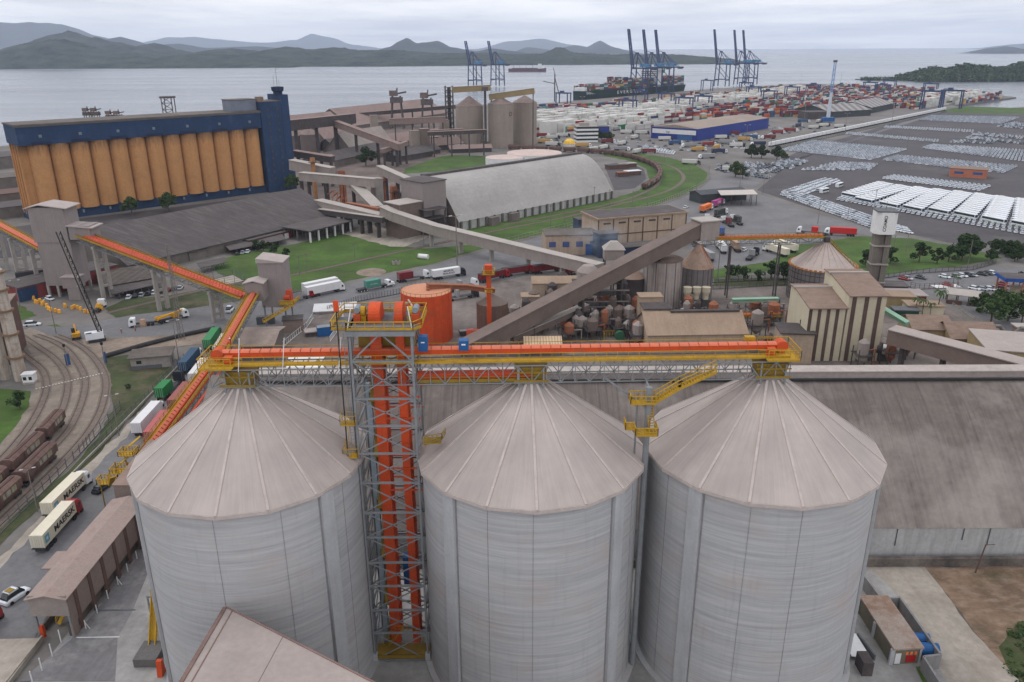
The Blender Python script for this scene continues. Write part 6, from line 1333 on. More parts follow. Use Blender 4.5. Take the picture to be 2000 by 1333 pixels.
# ---------------------------------------------------------------- water tower with lettering
p = G(1703, 580); T = thing('water_tower', 'concrete twin column water tower with white tank head and vertical black letters', 'water tower', tuple(p), R(-8)); ht = zat(1714, 452, p.y); h2 = zat(1716, 415, p.y)
for x in (-1.9, 1.9): MB().box(x, 0, 0, 2.0, 3.8, ht).build('column', mat('weathered_column', S(122, 116, 108, .85), .9, .2, .3, streak=((1, 1, .1), .5, S(80, 74, 68))), T)
for z in (6, 13, 20): MB().box(0, 0, z, 6.4, 4.8, .5).build('ring_beam', m_concrete, T)
MB().box(0, 0, 1, 1.6, 2.4, ht - 1).build('core', m_dimwall, T); b = MB(); b.prism([(-3.8, -2.2), (-2.2, -3.8), (2.2, -3.8), (3.8, -2.2), (3.8, 2.2), (2.2, 3.8), (-2.2, 3.8), (-3.8, 2.2)], ht - .5, h2 + .6); b.build('tank_head', m_white, T); MB().box(0, 0, h2 + .6, 7.8, 7.8, .4).build('cap', m_graydk, T); MB().beam((0, 0, h2 + 1), (0, 0, h2 + 4), .12).build('mast', m_pole, T)
lettering('lettering', 'COAMO', 1.55, m_ink, T, (-.6, -3.84, (ht + h2) / 2), (R(90), R(-90), 0), 1.0, .03)
# ---------------------------------------------------------------- cream buildings with brown stripes
m_cream = mat('cream_render', S(206, 196, 172, .88), .9, .08, .15, streak=((.8, .8, .06), .25, S(166, 150, 126))); m_stripe = mat('brown_stripe', S(92, 74, 68), .9, .2, .3); m_broofs = mat('brown_tile_sheet', S(132, 112, 100), .9, .15, .3, streak=((.3, 1.5, .3), .45, S(96, 80, 72)))
for lab, u0, u1, vb, ve, nst in (('lower cream plant building with brown vertical stripes', 1567, 1637, 706, 602, 4), ('taller cream plant building with brown vertical stripes', 1640, 1712, 706, 578, 3)):
    q0, q1 = G(u0, vb), G(u1, vb); w_ = (q1 - q0).length; h = zat((u0 + u1) / 2, ve, q0.y); c = (q0 + q1) / 2; dep = 17 if nst == 4 else 20; T = thing('striped_building', lab, 'building', (c.x, c.y + dep / 2, 0), 0)
    X, Y_ = w_ / 2, dep / 2; rz = h + (2.2 if nst == 4 else 2.4); b = MB(); fb = .55
    b.v = []; 
    b.poly([(-X, -Y_, 0), (X, -Y_, 0), (X, -Y_, h), (-X, -Y_, h)]); b.poly([(-X, Y_, 0), (-X, -Y_, 0), (-X, -Y_, h), (-X, Y_ * fb, rz), (-X, Y_, rz)]); b.poly([(X, -Y_, 0), (X, Y_, 0), (X, Y_, rz), (X, Y_ * fb, rz), (X, -Y_, h)]); b.poly([(X, Y_, 0), (-X, Y_, 0), (-X, Y_, rz), (X, Y_, rz)])
    b.build('wall', m_cream, T)
    r = MB(); e = .7; r.hexa([(-X - .2, -Y_ - e, h - .2), (X + e, -Y_ - e, h - .2), (X + e, Y_ * fb, rz), (-X - .2, Y_ * fb, rz), (-X - .2, -Y_ - e, h + .1), (X + e, -Y_ - e, h + .1), (X + e, Y_ * fb, rz + .3), (-X - .2, Y_ * fb, rz + .3)]); r.box(0, Y_ * (1 + fb) / 2, rz + .02, w_ + .8, Y_ * (1 - fb) + .6, .28); r.build('roof', m_broofs, T)
    MB().box(0, Y_ * fb, rz + .2, w_ + 1.2, .8, .5).build('ridge_cap', m_galroof, T)
    for i in range(nst): MB().box(-X + w_ * (i + (.2 if nst == 4 else .45)) / nst * (.98), -Y_ - .06, 0, .95 if nst == 4 else 1.2, .2, h - .3).build('stripe', m_stripe, T)
    if nst == 4: MB().box(-X - .05, -Y_ * .35, 7.5, .12, .5, 4).build('slit_window', m_black, T)
# ---------------------------------------------------------------- plant buildings
m_beige = mat('beige_wall', S(184, 164, 144, .86), .9, .12, .15, streak=((.9, .9, .08), .5, S(140, 116, 100)), dirt=(S(150, 124, 108), .5, .15, .55)); m_beigeroof = mat('beige_sheet_roof', S(164, 142, 122, .84), .9, .12, .15, streak=((1.2, .1, .3), .4, S(126, 106, 92)))
g = G(1357, 690); T = thing('process_hall', 'long beige gabled process hall just beyond the orange gallery', 'hall', (g.x, g.y + 8, 0)); gable(T, g.x, g.y + 8, 31, 17, 6.5, 4.6, m_beige, m_beigeroof, R(2), .5); MB().box(g.x + 4, g.y + 8, 11.1, 22, 1.6, .5, R(2)).build('ridge_vent', m_plant, T, True)
g = G(1277, 665); boxhouse('penthouse', 'small beige tower box at the left end of the long beige hall', 'tower', g.x, g.y, 8.4, 6, 11.6, R(2), m_beige, m_plant, over=.5); boxhouse('penthouse', 'pinkish box roof above the small beige tower box', 'building', g.x - .5, g.y + 9, 7.4, 5, 12.5, R(2), m_beige, m_beigeroof, over=.3)
g = G(1085, 590); T = thing('beige_plant_house', 'pinkish beige plant house right of the orange elevator', 'building', tuple(g)); gable(T, g.x, g.y, 18, 9, 8.5, 1.5, m_beige, m_beigeroof, R(2), .3)
g = G(1035, 615); boxhouse('beige_annex', 'small beige annex with dusty pipes below the plant house', 'building', g.x, g.y, 6, 5, 7.2, R(2), m_beige, m_beigeroof)
g = G(1060, 690); T = thing('ribbed_canopy', 'small cream ribbed canopy roof behind the orange gallery', 'canopy', tuple(g)); MB().hexa([(-6, -3, 3.2), (6, -3, 3.2), (6, 3, 4.4), (-6, 3, 4.4), (-6, -3, 3.4), (6, -3, 3.4), (6, 3, 4.6), (-6, 3, 4.6)]).build('roof', mat('ribbed_cream', S(200, 176, 146), .8, .1, .3, line=(0, 1.1, .3, S(140, 110, 90), .7)), T); [MB().box(x, y, 0, .25, .25, 3.3).build('post', m_plant, T) for x in (-5.5, 5.5) for y in (-2.5, 2.5)]
q0, q1 = G(1166, 490), G(1338, 474); an = math.atan2(q1.y - q0.y, q1.x - q0.x); c = (q0 + q1) / 2; nn = Vector((-math.sin(an), math.cos(an), 0)); L = (q1 - q0).length; c = c + nn * 9
T = thing('beige_block', 'large beige flat roofed block beside the lawn and railway loop', 'building', (c.x, c.y, 0), an); hB = zat(1160, 428, q0.y); MB().box(0, 0, 0, L, 18, hB).build('wall', m_beige, T); MB().box(0, 0, hB - .6, L + 1.2, 19.2, .8).build('parapet', mat('stained_parapet', S(150, 128, 110), .9, .2, .3), T); MB().box(0, 0, hB + .21, L - .4, 17.6, .1).build('roof', m_oldroof, T)
for i in range(7): MB().box(-L / 2 + L * i / 6 * .985 + .3, -9.05, 0, .5, .3, hB - .6).build('pilaster', m_brownpost, T)
for i in range(5): MB().box(-L / 2 + L * (i + .6) / 6, -9.06, hB - 3, 3.6, .2, .8).build('vent_strip', m_plant, T)
MB().box(0, -9.05, hB * .45, L, .24, .5).build('belt_course', m_brownpost, T)
for lab, u, v, lx, ly, vt, m1 in (('dark blue box building against the beige block', 1181, 500, 9, 7, 455, mat('slate_blue_panel', S(60, 72, 92), .8, .1, .3)), ('low dark base building under the beige block', 1245, 500, 26, 8, 478, m_bdark), ('dark blue cube behind the lower beige building', 1138, 455, 8, 7, 427, mat('slate_blue_panel', S(60, 72, 92), .8, .1, .3))):
    g = G(u, v); boxhouse('plant_box', lab, 'building', g.x, g.y, lx, ly, zat(u, vt, g.y), an, m1, m_oldroof)
q0, q1 = G(1072, 500), G(1160, 497); c = (q0 + q1) / 2 + Vector((0, 7, 0)); T = boxhouse('lab_building', 'smaller beige building with blue window row and stained roof edge', 'building', c.x, c.y, 25, 14, zat(1110, 462, q0.y), R(4), m_beige, m_broof, windows=4, wmat=mat('blue_window', S(70, 84, 130), .4)); MB().box(9, -7.3, 0, 6, .5, 5).build('blue_shutter', mat('bright_blue_shutter', S(44, 84, 138), .6, .1), T)
# stack, vent hood, smoke
g = G(1196, 545); T = thing('vent_hood', 'grey louvred hood with pyramid top on a frame by the big dusty gallery', 'vent hood', tuple(g)); zz = zat(1196, 505, g.y); MB().box(0, 0, zz, 8, 6, 4.2).build('louvre_box', m_gal, T); MB().box(0, 0, zz + 4.2, 9, 7, 3, tx=.3, ty=.3).build('hood', m_galroof, T); [MB().box(x, y, 0, .5, .5, zz).build('leg', m_plant, T) for x in (-3.6, 3.6) for y in (-2.6, 2.6)]
g = G(1208, 612); T = thing('exhaust_stack', 'tall dark exhaust stack in front of the big dusty gallery', 'stack', tuple(g)); MB().tube((0, 0, 0), (0, 0, zat(1208, 505, g.y)), .9, .8, 12).build('pipe', m_plant, T); MB().tube((0, 0, 0), (0, 0, 3), 1.5, 1.2, 12).build('base', m_plant, T)
# plant floor machinery
rp = random.Random(11); kinds = ('vertical tank', 'frame', 'cyclone', 'motor')
spots = [(1075, 640), (1100, 650), (1135, 655), (1160, 640), (1180, 655), (1205, 645), (1225, 655), (1240, 625), (1150, 610), (1180, 600), (1110, 625), (1050, 650), (1330, 640), (1390, 640), (1475, 660), (1490, 640), (1500, 680), (1700, 690), (1720, 700), (1680, 720), (1745, 690), (1735, 715), (1770, 700), (1225, 610), (1195, 625)]
spots += [(rp.uniform(1005, 1245), rp.uniform(612, 676)) for _ in range(26)] + [(rp.uniform(1325, 1515), rp.uniform(608, 640)) for _ in range(12)] + [(rp.uniform(1060, 1240), rp.uniform(560, 600)) for _ in range(8)]
for i, (u, v) in enumerate(spots):
    g = G(u, v); hgt = rp.uniform(4, 9); T = thing('process_unit', 'dusty process vessel with pipes and frame crowded on the plant floor', 'process unit', tuple(g), rp.uniform(-.3, .3), 'process vessels on the plant floor')
    rr = rp.uniform(1.0, 2.0); mm = rp.choice([m_dusty, m_plant, m_wrust, m_gal, m_rust])
    MB().lathe(0, 0, [(.4, 1.4), (rr, 3), (rr, hgt), (.5, hgt + 1)], 14, caps=True).build('vessel', mm, T)
    b = MB(); [b.beam((x, y, 0), (x, y, hgt * .8), .24) for x in (-rr - .4, rr + .4) for y in (-rr - .4, rr + .4)]; build_each(b, 'leg', m_plant, T, False)
    MB().box(0, 0, hgt * .55, 2 * rr + 1.6, 2 * rr + 1.6, .2).build('deck', m_plant, T); MB().path([(rr, 0, hgt * .7), (rr + 2.4, .5, hgt * .7), (rr + 2.4, .5, .5)], .22).build('pipe', rp.choice([m_pole, m_rust, m_gal]), T)
for i in range(3):
    g = G(1340 + i * 18, 606); T = thing('cyclone', 'cream bottle shaped cyclone in the row on a grey deck', 'cyclone', (g.x, g.y, 0), 0, 'cream cyclones on a deck'); MB().lathe(0, 0, [(1.0, 4.2), (1.0, 5.6), (1.5, 7.0), (1.5, 8.6), (1.6, 8.7)], 12, caps=True).build('body', m_cream, T); MB().box(0, 0, 0, 2.8, 3, 4.2).build('stand', m_plant, T)
T = thing('pipe_rack', 'dark frame of steel columns and decks in the middle of the plant', 'pipe rack', tuple(G(1170, 625))); q = G(1170, 625)
for i in range(5):
    for j in range(2): MB().box(q.x - 9 + i * 4.5, q.y + j * 6, 0, .45, .45, 13 + (i % 2) * 3).build('post', m_plant, T, True)
for z in (4.5, 9, 13): MB().box(q.x, q.y + 3, z, 19, 6.6, .25).build('deck', m_plant, T, True)
for z in (5, 7, 11): MB().path([q + Vector((-9, -1, z)), q + Vector((10, -1, z))], .28).build('pipe', m_pole, T, True)
MB().lathe(q.x - 4, q.y + 3, [(1, 10), (4, 14), (4, 17), (2, 19)], 16, caps=True).build('hopper', m_gal, T, True)
b = MB(); q = G(1210, 665); T = thing('green_fan', 'small green fan unit with yellow rail on the plant floor', 'fan', tuple(q)); MB().tube((0, -.8, 1.6), (0, .8, 1.6), 1.6, 1.6, 14).build('fan_casing', mat('machine_green', S(52, 96, 72), .6, .1), T); b = MB(); handrail(b, [(-5, 0, 0), (-5, 3, 0), (2, 3, 0)], 2.2, 1, .09); b.build('handrail', m_yellow, T)
# ---------------------------------------------------------------- white storage tank and shed behind the arch
for lab, u, v, px, vt in (('low pale tank with pinkish lid behind the arched hall, left one', 985, 330, 70, 312), ('low pale tank with white lid behind the arched hall', 1045, 325, 104, 305)):
    g = G(u, v); rr = px / 2 / 2.3; T = thing('low_tank', lab, 'tank', (g.x, g.y + rr, 0)); h = zat(u, vt, g.y); MB().tube((0, 0, 0), (0, 0, h), rr, rr, 32).build('wall', m_white, T); MB().lathe(0, 0, [(rr + .1, h), (rr * .3, h + 1.2)], 32, caps=True).build('roof', mat('pinkish_lid', S(196, 176, 168, .95), .9, .12, .1), T)
# tracks through the lawn and the train on the loop
for P in ([(210, 612), (420, 562), (560, 540), (700, 510), (830, 482), (985, 448), (1090, 428), (1200, 402), (1300, 375), (1335, 350), (1320, 330), (1285, 318), (1240, 308)], [(985, 440), (1090, 420), (1210, 394), (1275, 368), (1290, 345), (1275, 325), (1235, 311), (1180, 302), (1060, 296)]): track(P)
Pth = smoothpath(gp([(1256, 372), (1284, 355), (1288, 340), (1274, 325), (1235, 311), (1190, 303), (1130, 298), (1060, 295), (990, 292)]), 10); acc = 0; nxt = 7
for a, c in zip(Pth[:-1], Pth[1:]):
    dl = (c - a).length
    while acc + dl > nxt:
        p = a.lerp(c, (nxt - acc) / dl); o = dup(W0, tuple(p), math.atan2(c.y - a.y, c.x - a.x), 'brown wagon of the long train curving round the grass loop', 'wagons of the train on the loop'); o.scale = (1, 1.1, 1); nxt += 13.4
    acc += dl
for k in range(14): p = G(860 + k * 9.5, 288 - k * .2 - (3 if k < 4 else 0)); dup(W0, (p.x, p.y, 0), R(4), 'dark wagon on the far track before the round concrete silos', 'wagons on the far track')
fence('lawn_fence', 'pale concrete post fence along the outer edge of the railway loop', 'fence', smoothpath(gp([(985, 478), (1062, 458), (1130, 441), (1262, 409), (1335, 382), (1379, 357), (1384, 338), (1357, 322), (1310, 308), (1240, 298)]), 6), 3, 3.2, m_concrete, bars=2)
patch('scrap_yard_paving', [(1180, 322), (1225, 316), (1258, 332), (1262, 350), (1240, 368), (1200, 372)], m_dark)
for i, (u, v, lx, ly) in enumerate(((1205, 330, 18, 6), (1225, 327, 14, 5), (1235, 342, 12, 5), (1215, 345, 9, 4))): g = G(u, v); boxhouse('scrap_shed', 'low brown open shed among debris inside the railway loop', 'shed', g.x, g.y, lx, ly, 3, R(20), m_brownpost, (m_oldroof, m_galroof, m_bwhite, m_rust)[i], 'scrap sheds inside the loop')
# lawn bits: pipes, low mound, sign
g = G(827, 506); T = thing('concrete_pipe', 'short pale concrete pipe lying on the lawn by the road', 'pipe', (g.x, g.y, 1.1), R(-20)); MB().tube((-2.4, 0, 0), (2.4, 0, 0), 1.15, 1.15, 16).build('pipe_shell', m_white, T); MB().tube((-2.5, 0, 0), (-2.2, 0, 0), 1.3, 1.3, 16).build('collar', m_conc, T)
for i, u in enumerate((770, 778)): g = G(u, 517); T = thing('concrete_ring', 'pale concrete ring standing on the lawn edge', 'ring', (g.x, g.y, 0), 0, 'concrete rings on the lawn'); MB().tube((0, 0, 0), (0, 0, 1.7), .95, .95, 14).build('shell', m_concrete, T); MB().tube((0, 0, 1.72), (0, 0, 1.75), .7, .7, 14).build('opening', m_black, T)
b = MB(); g = G(725, 532)
for i in range(5):
    pass
b.lathe(g.x, g.y, [(6.5, 0), (5, .5), (2.4, 1.1), (.3, 1.3)], 18, caps=True); tag(b.build('gravel_mound', m_dirt), 'low heap of pale earth on the lawn beside the road', 'earth heap')
# ================================================================ car parks, bus rows, truck yard, right hand plant edge
m_wrap = mat('pale_car_glass', S(118, 128, 140), .3, .05, spec=.5)
CS = {c: car_simple('parked_car', m) for c, m in (('w', m_carwhite), ('s', m_carsilver), ('d', m_cardark), ('r', m_carred))}
for o in CS.values(): col.objects.unlink(o)
lb, lc, lt, lw = car_body(); low = []
def grid(quad, su, sv):
    P = gp(quad); nu = max(1, round(((P[1] - P[0]).length + (P[2] - P[3]).length) / 2 / su)); nv = max(1, round(((P[3] - P[0]).length + (P[2] - P[1]).length) / 2 / sv))
    for j in range(nv):
        for i in range(nu):
            u, v = (i + .5) / nu, (j + .5) / nv; a, b = P[0].lerp(P[1], u), P[3].lerp(P[2], u); c = a.lerp(b, v)
            du = P[1].lerp(P[2], v) - P[0].lerp(P[3], v); dv = b - a
            yield c, du, dv, i, j
pk = random.Random(5); n_ind = [0]
def car_obj(c, ang_, k, lab, grp):
    o = CS[k].copy(); col.objects.link(o); o.location = (c.x, c.y, .05); o.rotation_euler.z = ang_; tag(o, lab, 'car', grp); n_ind[0] += 1
lowB, lowG, lowR = MB(), MB(), {'w': MB(), 's': MB(), 'd': MB()}
def car_low(c, ang_, k):
    cs, sn = math.cos(ang_), math.sin(ang_)
    for src, dst in ((lb, lowR[k]), (lt, lowR[k]), (lc, lowG)):
        o = len(dst.v); dst.v += [(c.x + x * cs - y * sn, c.y + x * sn + y * cs, z + .05) for x, y, z in src.v]; dst.f += [tuple(i + o for i in f) for f in src.f]
def block(quad, su, sv, mix, lab=None, grp=None, along='v', skip=.03):
    for c, du, dv, i, j in grid(quad, su, sv):
        if pk.random() < skip: continue
        dr = dv if along == 'v' else du; a = math.atan2(dr.y, dr.x) + pk.uniform(-.03, .03); k = pk.choice(mix); c = c + Vector((pk.uniform(-.15, .15), pk.uniform(-.15, .15), 0))
        if lab and n_ind[0] < 262: car_obj(c, a, k, lab, grp)
        else: car_low(c, a, k if k in lowR else 'd')
block([(1744, 441), (1752, 454), (1781, 459), (1772, 450)], 5.0, 2.3, 'w', 'white new car in the short rows right of the water tower head', 'new cars right of the water tower')
block([(1522, 381), (1716, 453), (1722, 432), (1577, 382)], 2.9, 5.2, 'wwwwws', 'white new car in the tight diagonal block beside the lower road', 'new cars in the diagonal block')
block([(1632, 391), (2040, 470), (2040, 436), (1645, 386)], 3.0, 6.6, 'wwwww', 'white new car in the long slanting rows in front of the buses', 'new cars in front of the buses', skip=0)
block([(1521, 377), (1608, 351), (1642, 354), (1578, 381)], 3.0, 5.2, 'wwwws')
block([(1525, 294), (1588, 276), (1773, 293), (1700, 314)], 5.4, 2.9, 'ssww', along='u'); block([(1650, 263), (1655, 260), (1834, 275), (1832, 279)], 5.4, 2.8, 'wws', along='u'); block([(1725, 250), (1729, 247), (1903, 256), (1901, 260)], 5.4, 2.8, 'w', along='u', skip=.08)
block([(1793, 235), (1820, 227), (1992, 230), (1955, 243)], 5.4, 2.9, 'ssw', along='u'); block([(1800, 290), (1822, 284), (2040, 297), (2040, 322), (1868, 303)][:4], 5.4, 3.0, 'sww', along='u'); block([(1722, 314), (1752, 305), (1990, 326), (1960, 340)], 5.4, 2.9, 'ssw', along='u'); block([(1720, 350), (1746, 344), (1938, 365), (1914, 375)], 5.6, 3.0, 'w', along='u', skip=0)
for q in ([(1895, 264), (1910, 260), (2040, 272), (2040, 276)], [(1880, 271), (1896, 267), (2040, 283), (2040, 287)], [(1853, 279), (1860, 275), (1945, 276), (1940, 282)], [(1945, 248), (1975, 240), (2060, 244), (2060, 258)]): block(q, 5.4, 3.4, 'wd', along='u', skip=.12)
block([(1405, 335), (1440, 318), (1545, 322), (1500, 352)], 6.4, 3.2, 'wdsd', along='u', skip=.25); block([(1500, 322), (1540, 310), (1580, 316), (1545, 332)], 6, 3.2, 'wds', along='u', skip=.2); block([(1560, 334), (1640, 318), (1715, 322), (1700, 334)], 5.6, 3.0, 'ws', along='u', skip=.25)
block([(1278, 298), (1282, 293), (1318, 297), (1314, 303)], 4, 3, 'w'); block([(1245, 294), (1260, 288), (1300, 292), (1285, 299)], 5, 3, 'ws', skip=.2)
for u0, v0, u1, v1, n in ((1050, 266, 1110, 280, 14), (1180, 270, 1300, 296, 34), (1300, 272, 1480, 296, 40), (1430, 268, 1600, 246, 30), (1395, 320, 1420, 338, 10)):
    for _ in range(n): car_low(G(pk.uniform(u0, u1), pk.uniform(min(v0, v1), max(v0, v1))), pk.uniform(0, 3), pk.choice('wsdd'))
tag(joined('parked_car_mass', [(lowR['w'], m_carwhite), (lowR['s'], m_carsilver), (lowR['d'], m_cardark), (lowG, m_wrap)]), 'mass of new cars parked in rows across the far car park', 'cars', kind='stuff')
# buses
def bus():
    T = thing('parked_bus', '', 'bus'); L, W = 13.0, 2.6
    loft([(-L / 2, [(-1.2, .4), (1.2, .4), (1.25, 2.9), (1.0, 3.15), (-1.0, 3.15), (-1.25, 2.9)]), (-L / 2 + .3, [(-1.3, .35), (1.3, .35), (1.3, 2.9), (1.1, 3.25), (-1.1, 3.25), (-1.3, 2.9)]), (L / 2 - .5, [(-1.3, .35), (1.3, .35), (1.3, 2.9), (1.1, 3.25), (-1.1, 3.25), (-1.3, 2.9)]), (L / 2, [(-1.2, .4), (1.2, .4), (1.2, 2.6), (1.0, 3.0), (-1.0, 3.0), (-1.2, 2.6)])]).build('body', m_carwhite, T)
    b = MB(); b.box(0, 0, 1.5, L - .6, 2.64, 1.2); b.box(L / 2 - .12, 0, 1.3, .34, 2.2, 1.5); b.build('window_band', m_glass, T); MB().box(-2, 0, 3.25, 3, 1.8, .25).build('roof_unit', m_white, T); MB().box(0, 0, .5, L - 1.5, 2.63, .35).build('skirt_stripe', mat('lime_stripe', S(140, 170, 90), .5, .1), T)
    for x in (-L * .28, L * .3):
        for y in (-1.15, 1.15): MB().tube((x, y - .17, .48), (x, y + .17, .48), .48, .48, 10).build('wheel', m_tyre, T)
    return T
B0 = bus(); first = True; FL = [(1643, 384), (1669, 393), (1716, 402), (1762, 409), (1811, 414), (1861, 421), (1915, 430), (1972, 439)]; RL = [(1709, 363), (1744, 369), (1781, 373), (1818, 377), (1858, 381), (1899, 386), (1938, 391), (1980, 396)]
ax = (G(1759, 411) - G(1716, 402)); ba = math.atan2(ax.y, ax.x); axd = ax.normalized()
for i in range(8):
    a, c = G(*FL[i]), G(*RL[i]); n = max(5, round((c - a).length / 5.6))
    for k in range(n):
        p = a.lerp(c, k / max(1, n - 1)) + axd * 7.6; o = B0 if first else dup(B0, tuple(p), ba)
        o.location = p; o.rotation_euler.z = ba; first = False; o['label'] = 'white bus parked side by side in the slanting bus rows'; o['group'] = 'buses parked in rows'
for lab, a, c in (('white bus standing alone left of the bus rows, nearer one', (1600, 379), (1618, 375)), ('white bus standing alone left of the bus rows, farther one', (1629, 369), (1648, 363))):
    loc, r, L = two(*a, *c); o = dup(B0, loc, r, lab, 'buses parked in rows'); o.scale = (.62, .9, .95)
# visitor lot, petrol canopy, guard sheds
lot = [(1765, 547, 'r'), (1772, 546, 's'), (1798, 545, 'd'), (1845, 543, 'w'), (1868, 542, 's'), (1879, 541, 'w'), (1890, 540, 'd'), (1899, 540, 's'), (1918, 538, 'd'), (1929, 537, 'd'), (1938, 536, 'w'), (1903, 566, 'w'), (1919, 567, 's'), (1933, 567, 'w'), (1944, 566, 's'), (1955, 566, 'r'), (1960, 558, 'r'), (1850, 559, 'r')]
F0 = {'w': car_full(m_carwhite), 's': car_full(m_carsilver), 'd': car_full(m_cardark), 'r': car_full(m_carred)}; used = set()
for u, v, k in lot:
    p = G(u, v); o = F0[k] if k not in used else dup(F0[k], tuple(p)); used.add(k); o.location = p; o.rotation_euler.z = R(-50) + pk.uniform(-.05, .05); o['label'] = {'w': 'white', 's': 'silver', 'd': 'dark', 'r': 'red'}[k] + ' car parked in the visitor lot near the blue canopy'; o['group'] = {'w': 'white', 's': 'silver', 'd': 'dark', 'r': 'red'}[k] + ' cars in the visitor lot'
p = G(1990, 575); T = thing('petrol_canopy', 'blue edged flat canopy on brick posts at the right edge', 'canopy', tuple(p), R(-8)); h = zat(1965, 540, p.y); MB().box(0, 0, h - 1.2, 16, 9, 1.2).build('fascia', mat('canopy_blue', S(30, 74, 150), .5, .1), T); MB().box(0, 0, h, 15.4, 8.4, .1).build('roof', m_oldroof, T); [MB().box(x, y, 0, .5, .5, h - 1.2).build('post', mat('brick_post', S(164, 110, 88), .9, .2, 1), T) for x in (-7, -1, 5) for y in (-3.8, 3.8)]; MB().box(2, 0, 0, 9, 5, 2.8).build('kiosk', m_beige, T)
p = G(1880, 592); T = thing('timber_shelter', 'open timber shelter with pale sloping roof by the plant road', 'shelter', tuple(p), R(-25)); MB().hexa([(-6, -3, 3.4), (6, -3, 3.4), (6, 3, 4.3), (-6, 3, 4.3), (-6, -3, 3.6), (6, -3, 3.6), (6, 3, 4.5), (-6, 3, 4.5)]).build('roof', m_galroof, T); [MB().box(x, y, 0, .35, .35, 3.6).build('post', m_brownpost, T) for x in (-5.5, -2, 2, 5.5) for y in (-2.6, 2.6)]; build_each(MB().box(-3, -3.4, 0, 5, .3, 1.5).box(3, -3.4, 0, 4, .3, 1.5), 'rail', m_brownpost, T, False)
P = gp([(1778, 563), (1862, 552), (1880, 562), (1795, 566)]); fence('pen_fence', 'dark post fence of the small pen in the visitor lot', 'fence', [P[0], P[3], P[2]], 2.4, 2, m_brownpost, bars=3); patch('white_slab', [(1816, 558), (1866, 556), (1880, 563), (1830, 564)], m_white)
for lab, u, v, lx, ly, h, m1, m2 in (('low brick hut with grey sheet roof beside the water tower', 1760, 592, 14, 8, 4, m_redwall, m_cladroof), ('ochre walled hut with brown roof behind the striped buildings', 1735, 598, 15, 7, 4.6, mat('ochre_wall', S(166, 146, 108, .85), .9, .15, .2), m_beigeroof), ('pale wall hut behind the palms', 1800, 615, 12, 6, 4, m_cream, m_beigeroof), ('grey hut at the water tower foot', 1738, 575, 10, 7, 4, m_dimwall, m_oldroof), ('dark green bin shed near the palms', 1765, 622, 8, 4, 3.4, mat('bin_green', S(36, 70, 58), .7, .2), m_graydk), ('small kiosk with pale roof beside the plant road', 1992, 655, 4.4, 3.4, 3.2, m_brownwall, m_galroof), ('grey clad box house against the lower striped building', 1545, 700, 9.5, 9, 9.5, m_beige, m_plant)):
    g = G(u, v); boxhouse('plant_hut', lab, 'hut', g.x, g.y, lx, ly, h, R(-6), m1, m2, over=.5)
for lab, u, v, lx, ly, hw, hr in (('ochre gabled plant house right of the green pipe conveyor', 1800, 668, 12, 12, 6.5, 2.6), ('ochre and white gabled house with brown roof beside the plant road', 1880, 680, 14, 12, 5.5, 3.2)):
    g = G(u, v); T = thing('ochre_house', lab, 'building', tuple(g)); gable(T, g.x, g.y, lx, ly, hw, hr, mat('ochre_wall', S(166, 146, 108, .85), .9, .15, .2), m_broofs, R(-4), .6); [MB().box(g.x - 4 + k * 4, g.y - ly / 2 - .05, 2.4, 1.3, .2, 1.8).build('window', m_black, T, True) for k in range(3)]
gallery('conveyor_gallery', 'brown sided gallery with pinkish roof descending behind the warehouse ridge at the right edge', [A(1740, 655, 216), A(2140, 762, 178)], 5, 4.4, ((.08, 0), (.3, 0)), wm=mat('brown_gallery_side', S(120, 104, 96), .85, .12, .2), rm=m_sroof)
g = G(1985, 735); boxhouse('flat_roof_house', 'large pinkish flat roof touching the warehouse ridge at the right edge', 'building', g.x + 6, g.y + 4, 30, 18, 8.5, R(-14), mat('ochre_wall', S(166, 146, 108, .85), .9, .15, .2), m_sroof)
gallery('pipe_conveyor', 'pale green pipe conveyor slanting down beside the taller striped building', [A(1712, 598, 235), A(1772, 634, 226)], 1.6, 1.0, (), 'conveyor', mat('pale_green_steel', S(132, 168, 146), .6, .1), mat('pale_green_steel', S(132, 168, 146)))
gallery('pipe_conveyor', 'low green pipe conveyor behind the striped buildings', [A(1430, 588, 262), A(1520, 586, 262)], 1.2, 1.0, (), 'conveyor', mat('pale_green_steel', S(132, 168, 146), .6, .1), mat('pale_green_steel', S(132, 168, 146)))
for i, (u, v) in enumerate(((1690, 690), (1716, 696), (1722, 704))): g = G(u, v); T = thing('kiln_drum', 'banded rotating drum on cradles beside the taller striped building', 'drum', (g.x, g.y, 0), 0, 'banded drums beside the striped building'); q = Vector((0, 0, 4)); MB().tube((-2.2, 0, 4), (2.2, -1.5, 3.6), 1.5, 1.5, 16).build('drum', m_plant, T); MB().tube((-.8, -.5, 3.9), (.6, -.95, 3.75), 1.58, 1.58, 16).build('band', m_white, T); MB().box(0, -.7, 0, 3.4, 1.4, 2.6).build('cradle', m_plant, T)
T = thing('green_machine', 'green machine frame at the foot of the taller striped building', 'machine', tuple(G(1678, 705))); MB().box(0, 0, 0, 2.4, 2, 6).build('frame', mat('machine_green', S(52, 96, 72), .6, .1), T); MB().path([(-4, 0, 3), (0, 0, 3), (1, 0, 7.5), (4, 0, 4)], .3).build('pipe', mat('machine_green', S(52, 96, 72)), T)
T = thing('duct_bend', 'pair of pale bent ducts rising at the plant road', 'duct', tuple(G(1925, 672)))
for k in range(2): MB().path([(k * 7, -k * 2, 0), (k * 7 + .4, -k * 2, 4.5), (k * 7 + 1.6, -k * 2, 6), (k * 7 + 3.4, -k * 2, 6), (k * 7 + 4.4, -k * 2, 4.8)], .6, 10).build('duct', m_pole, T)
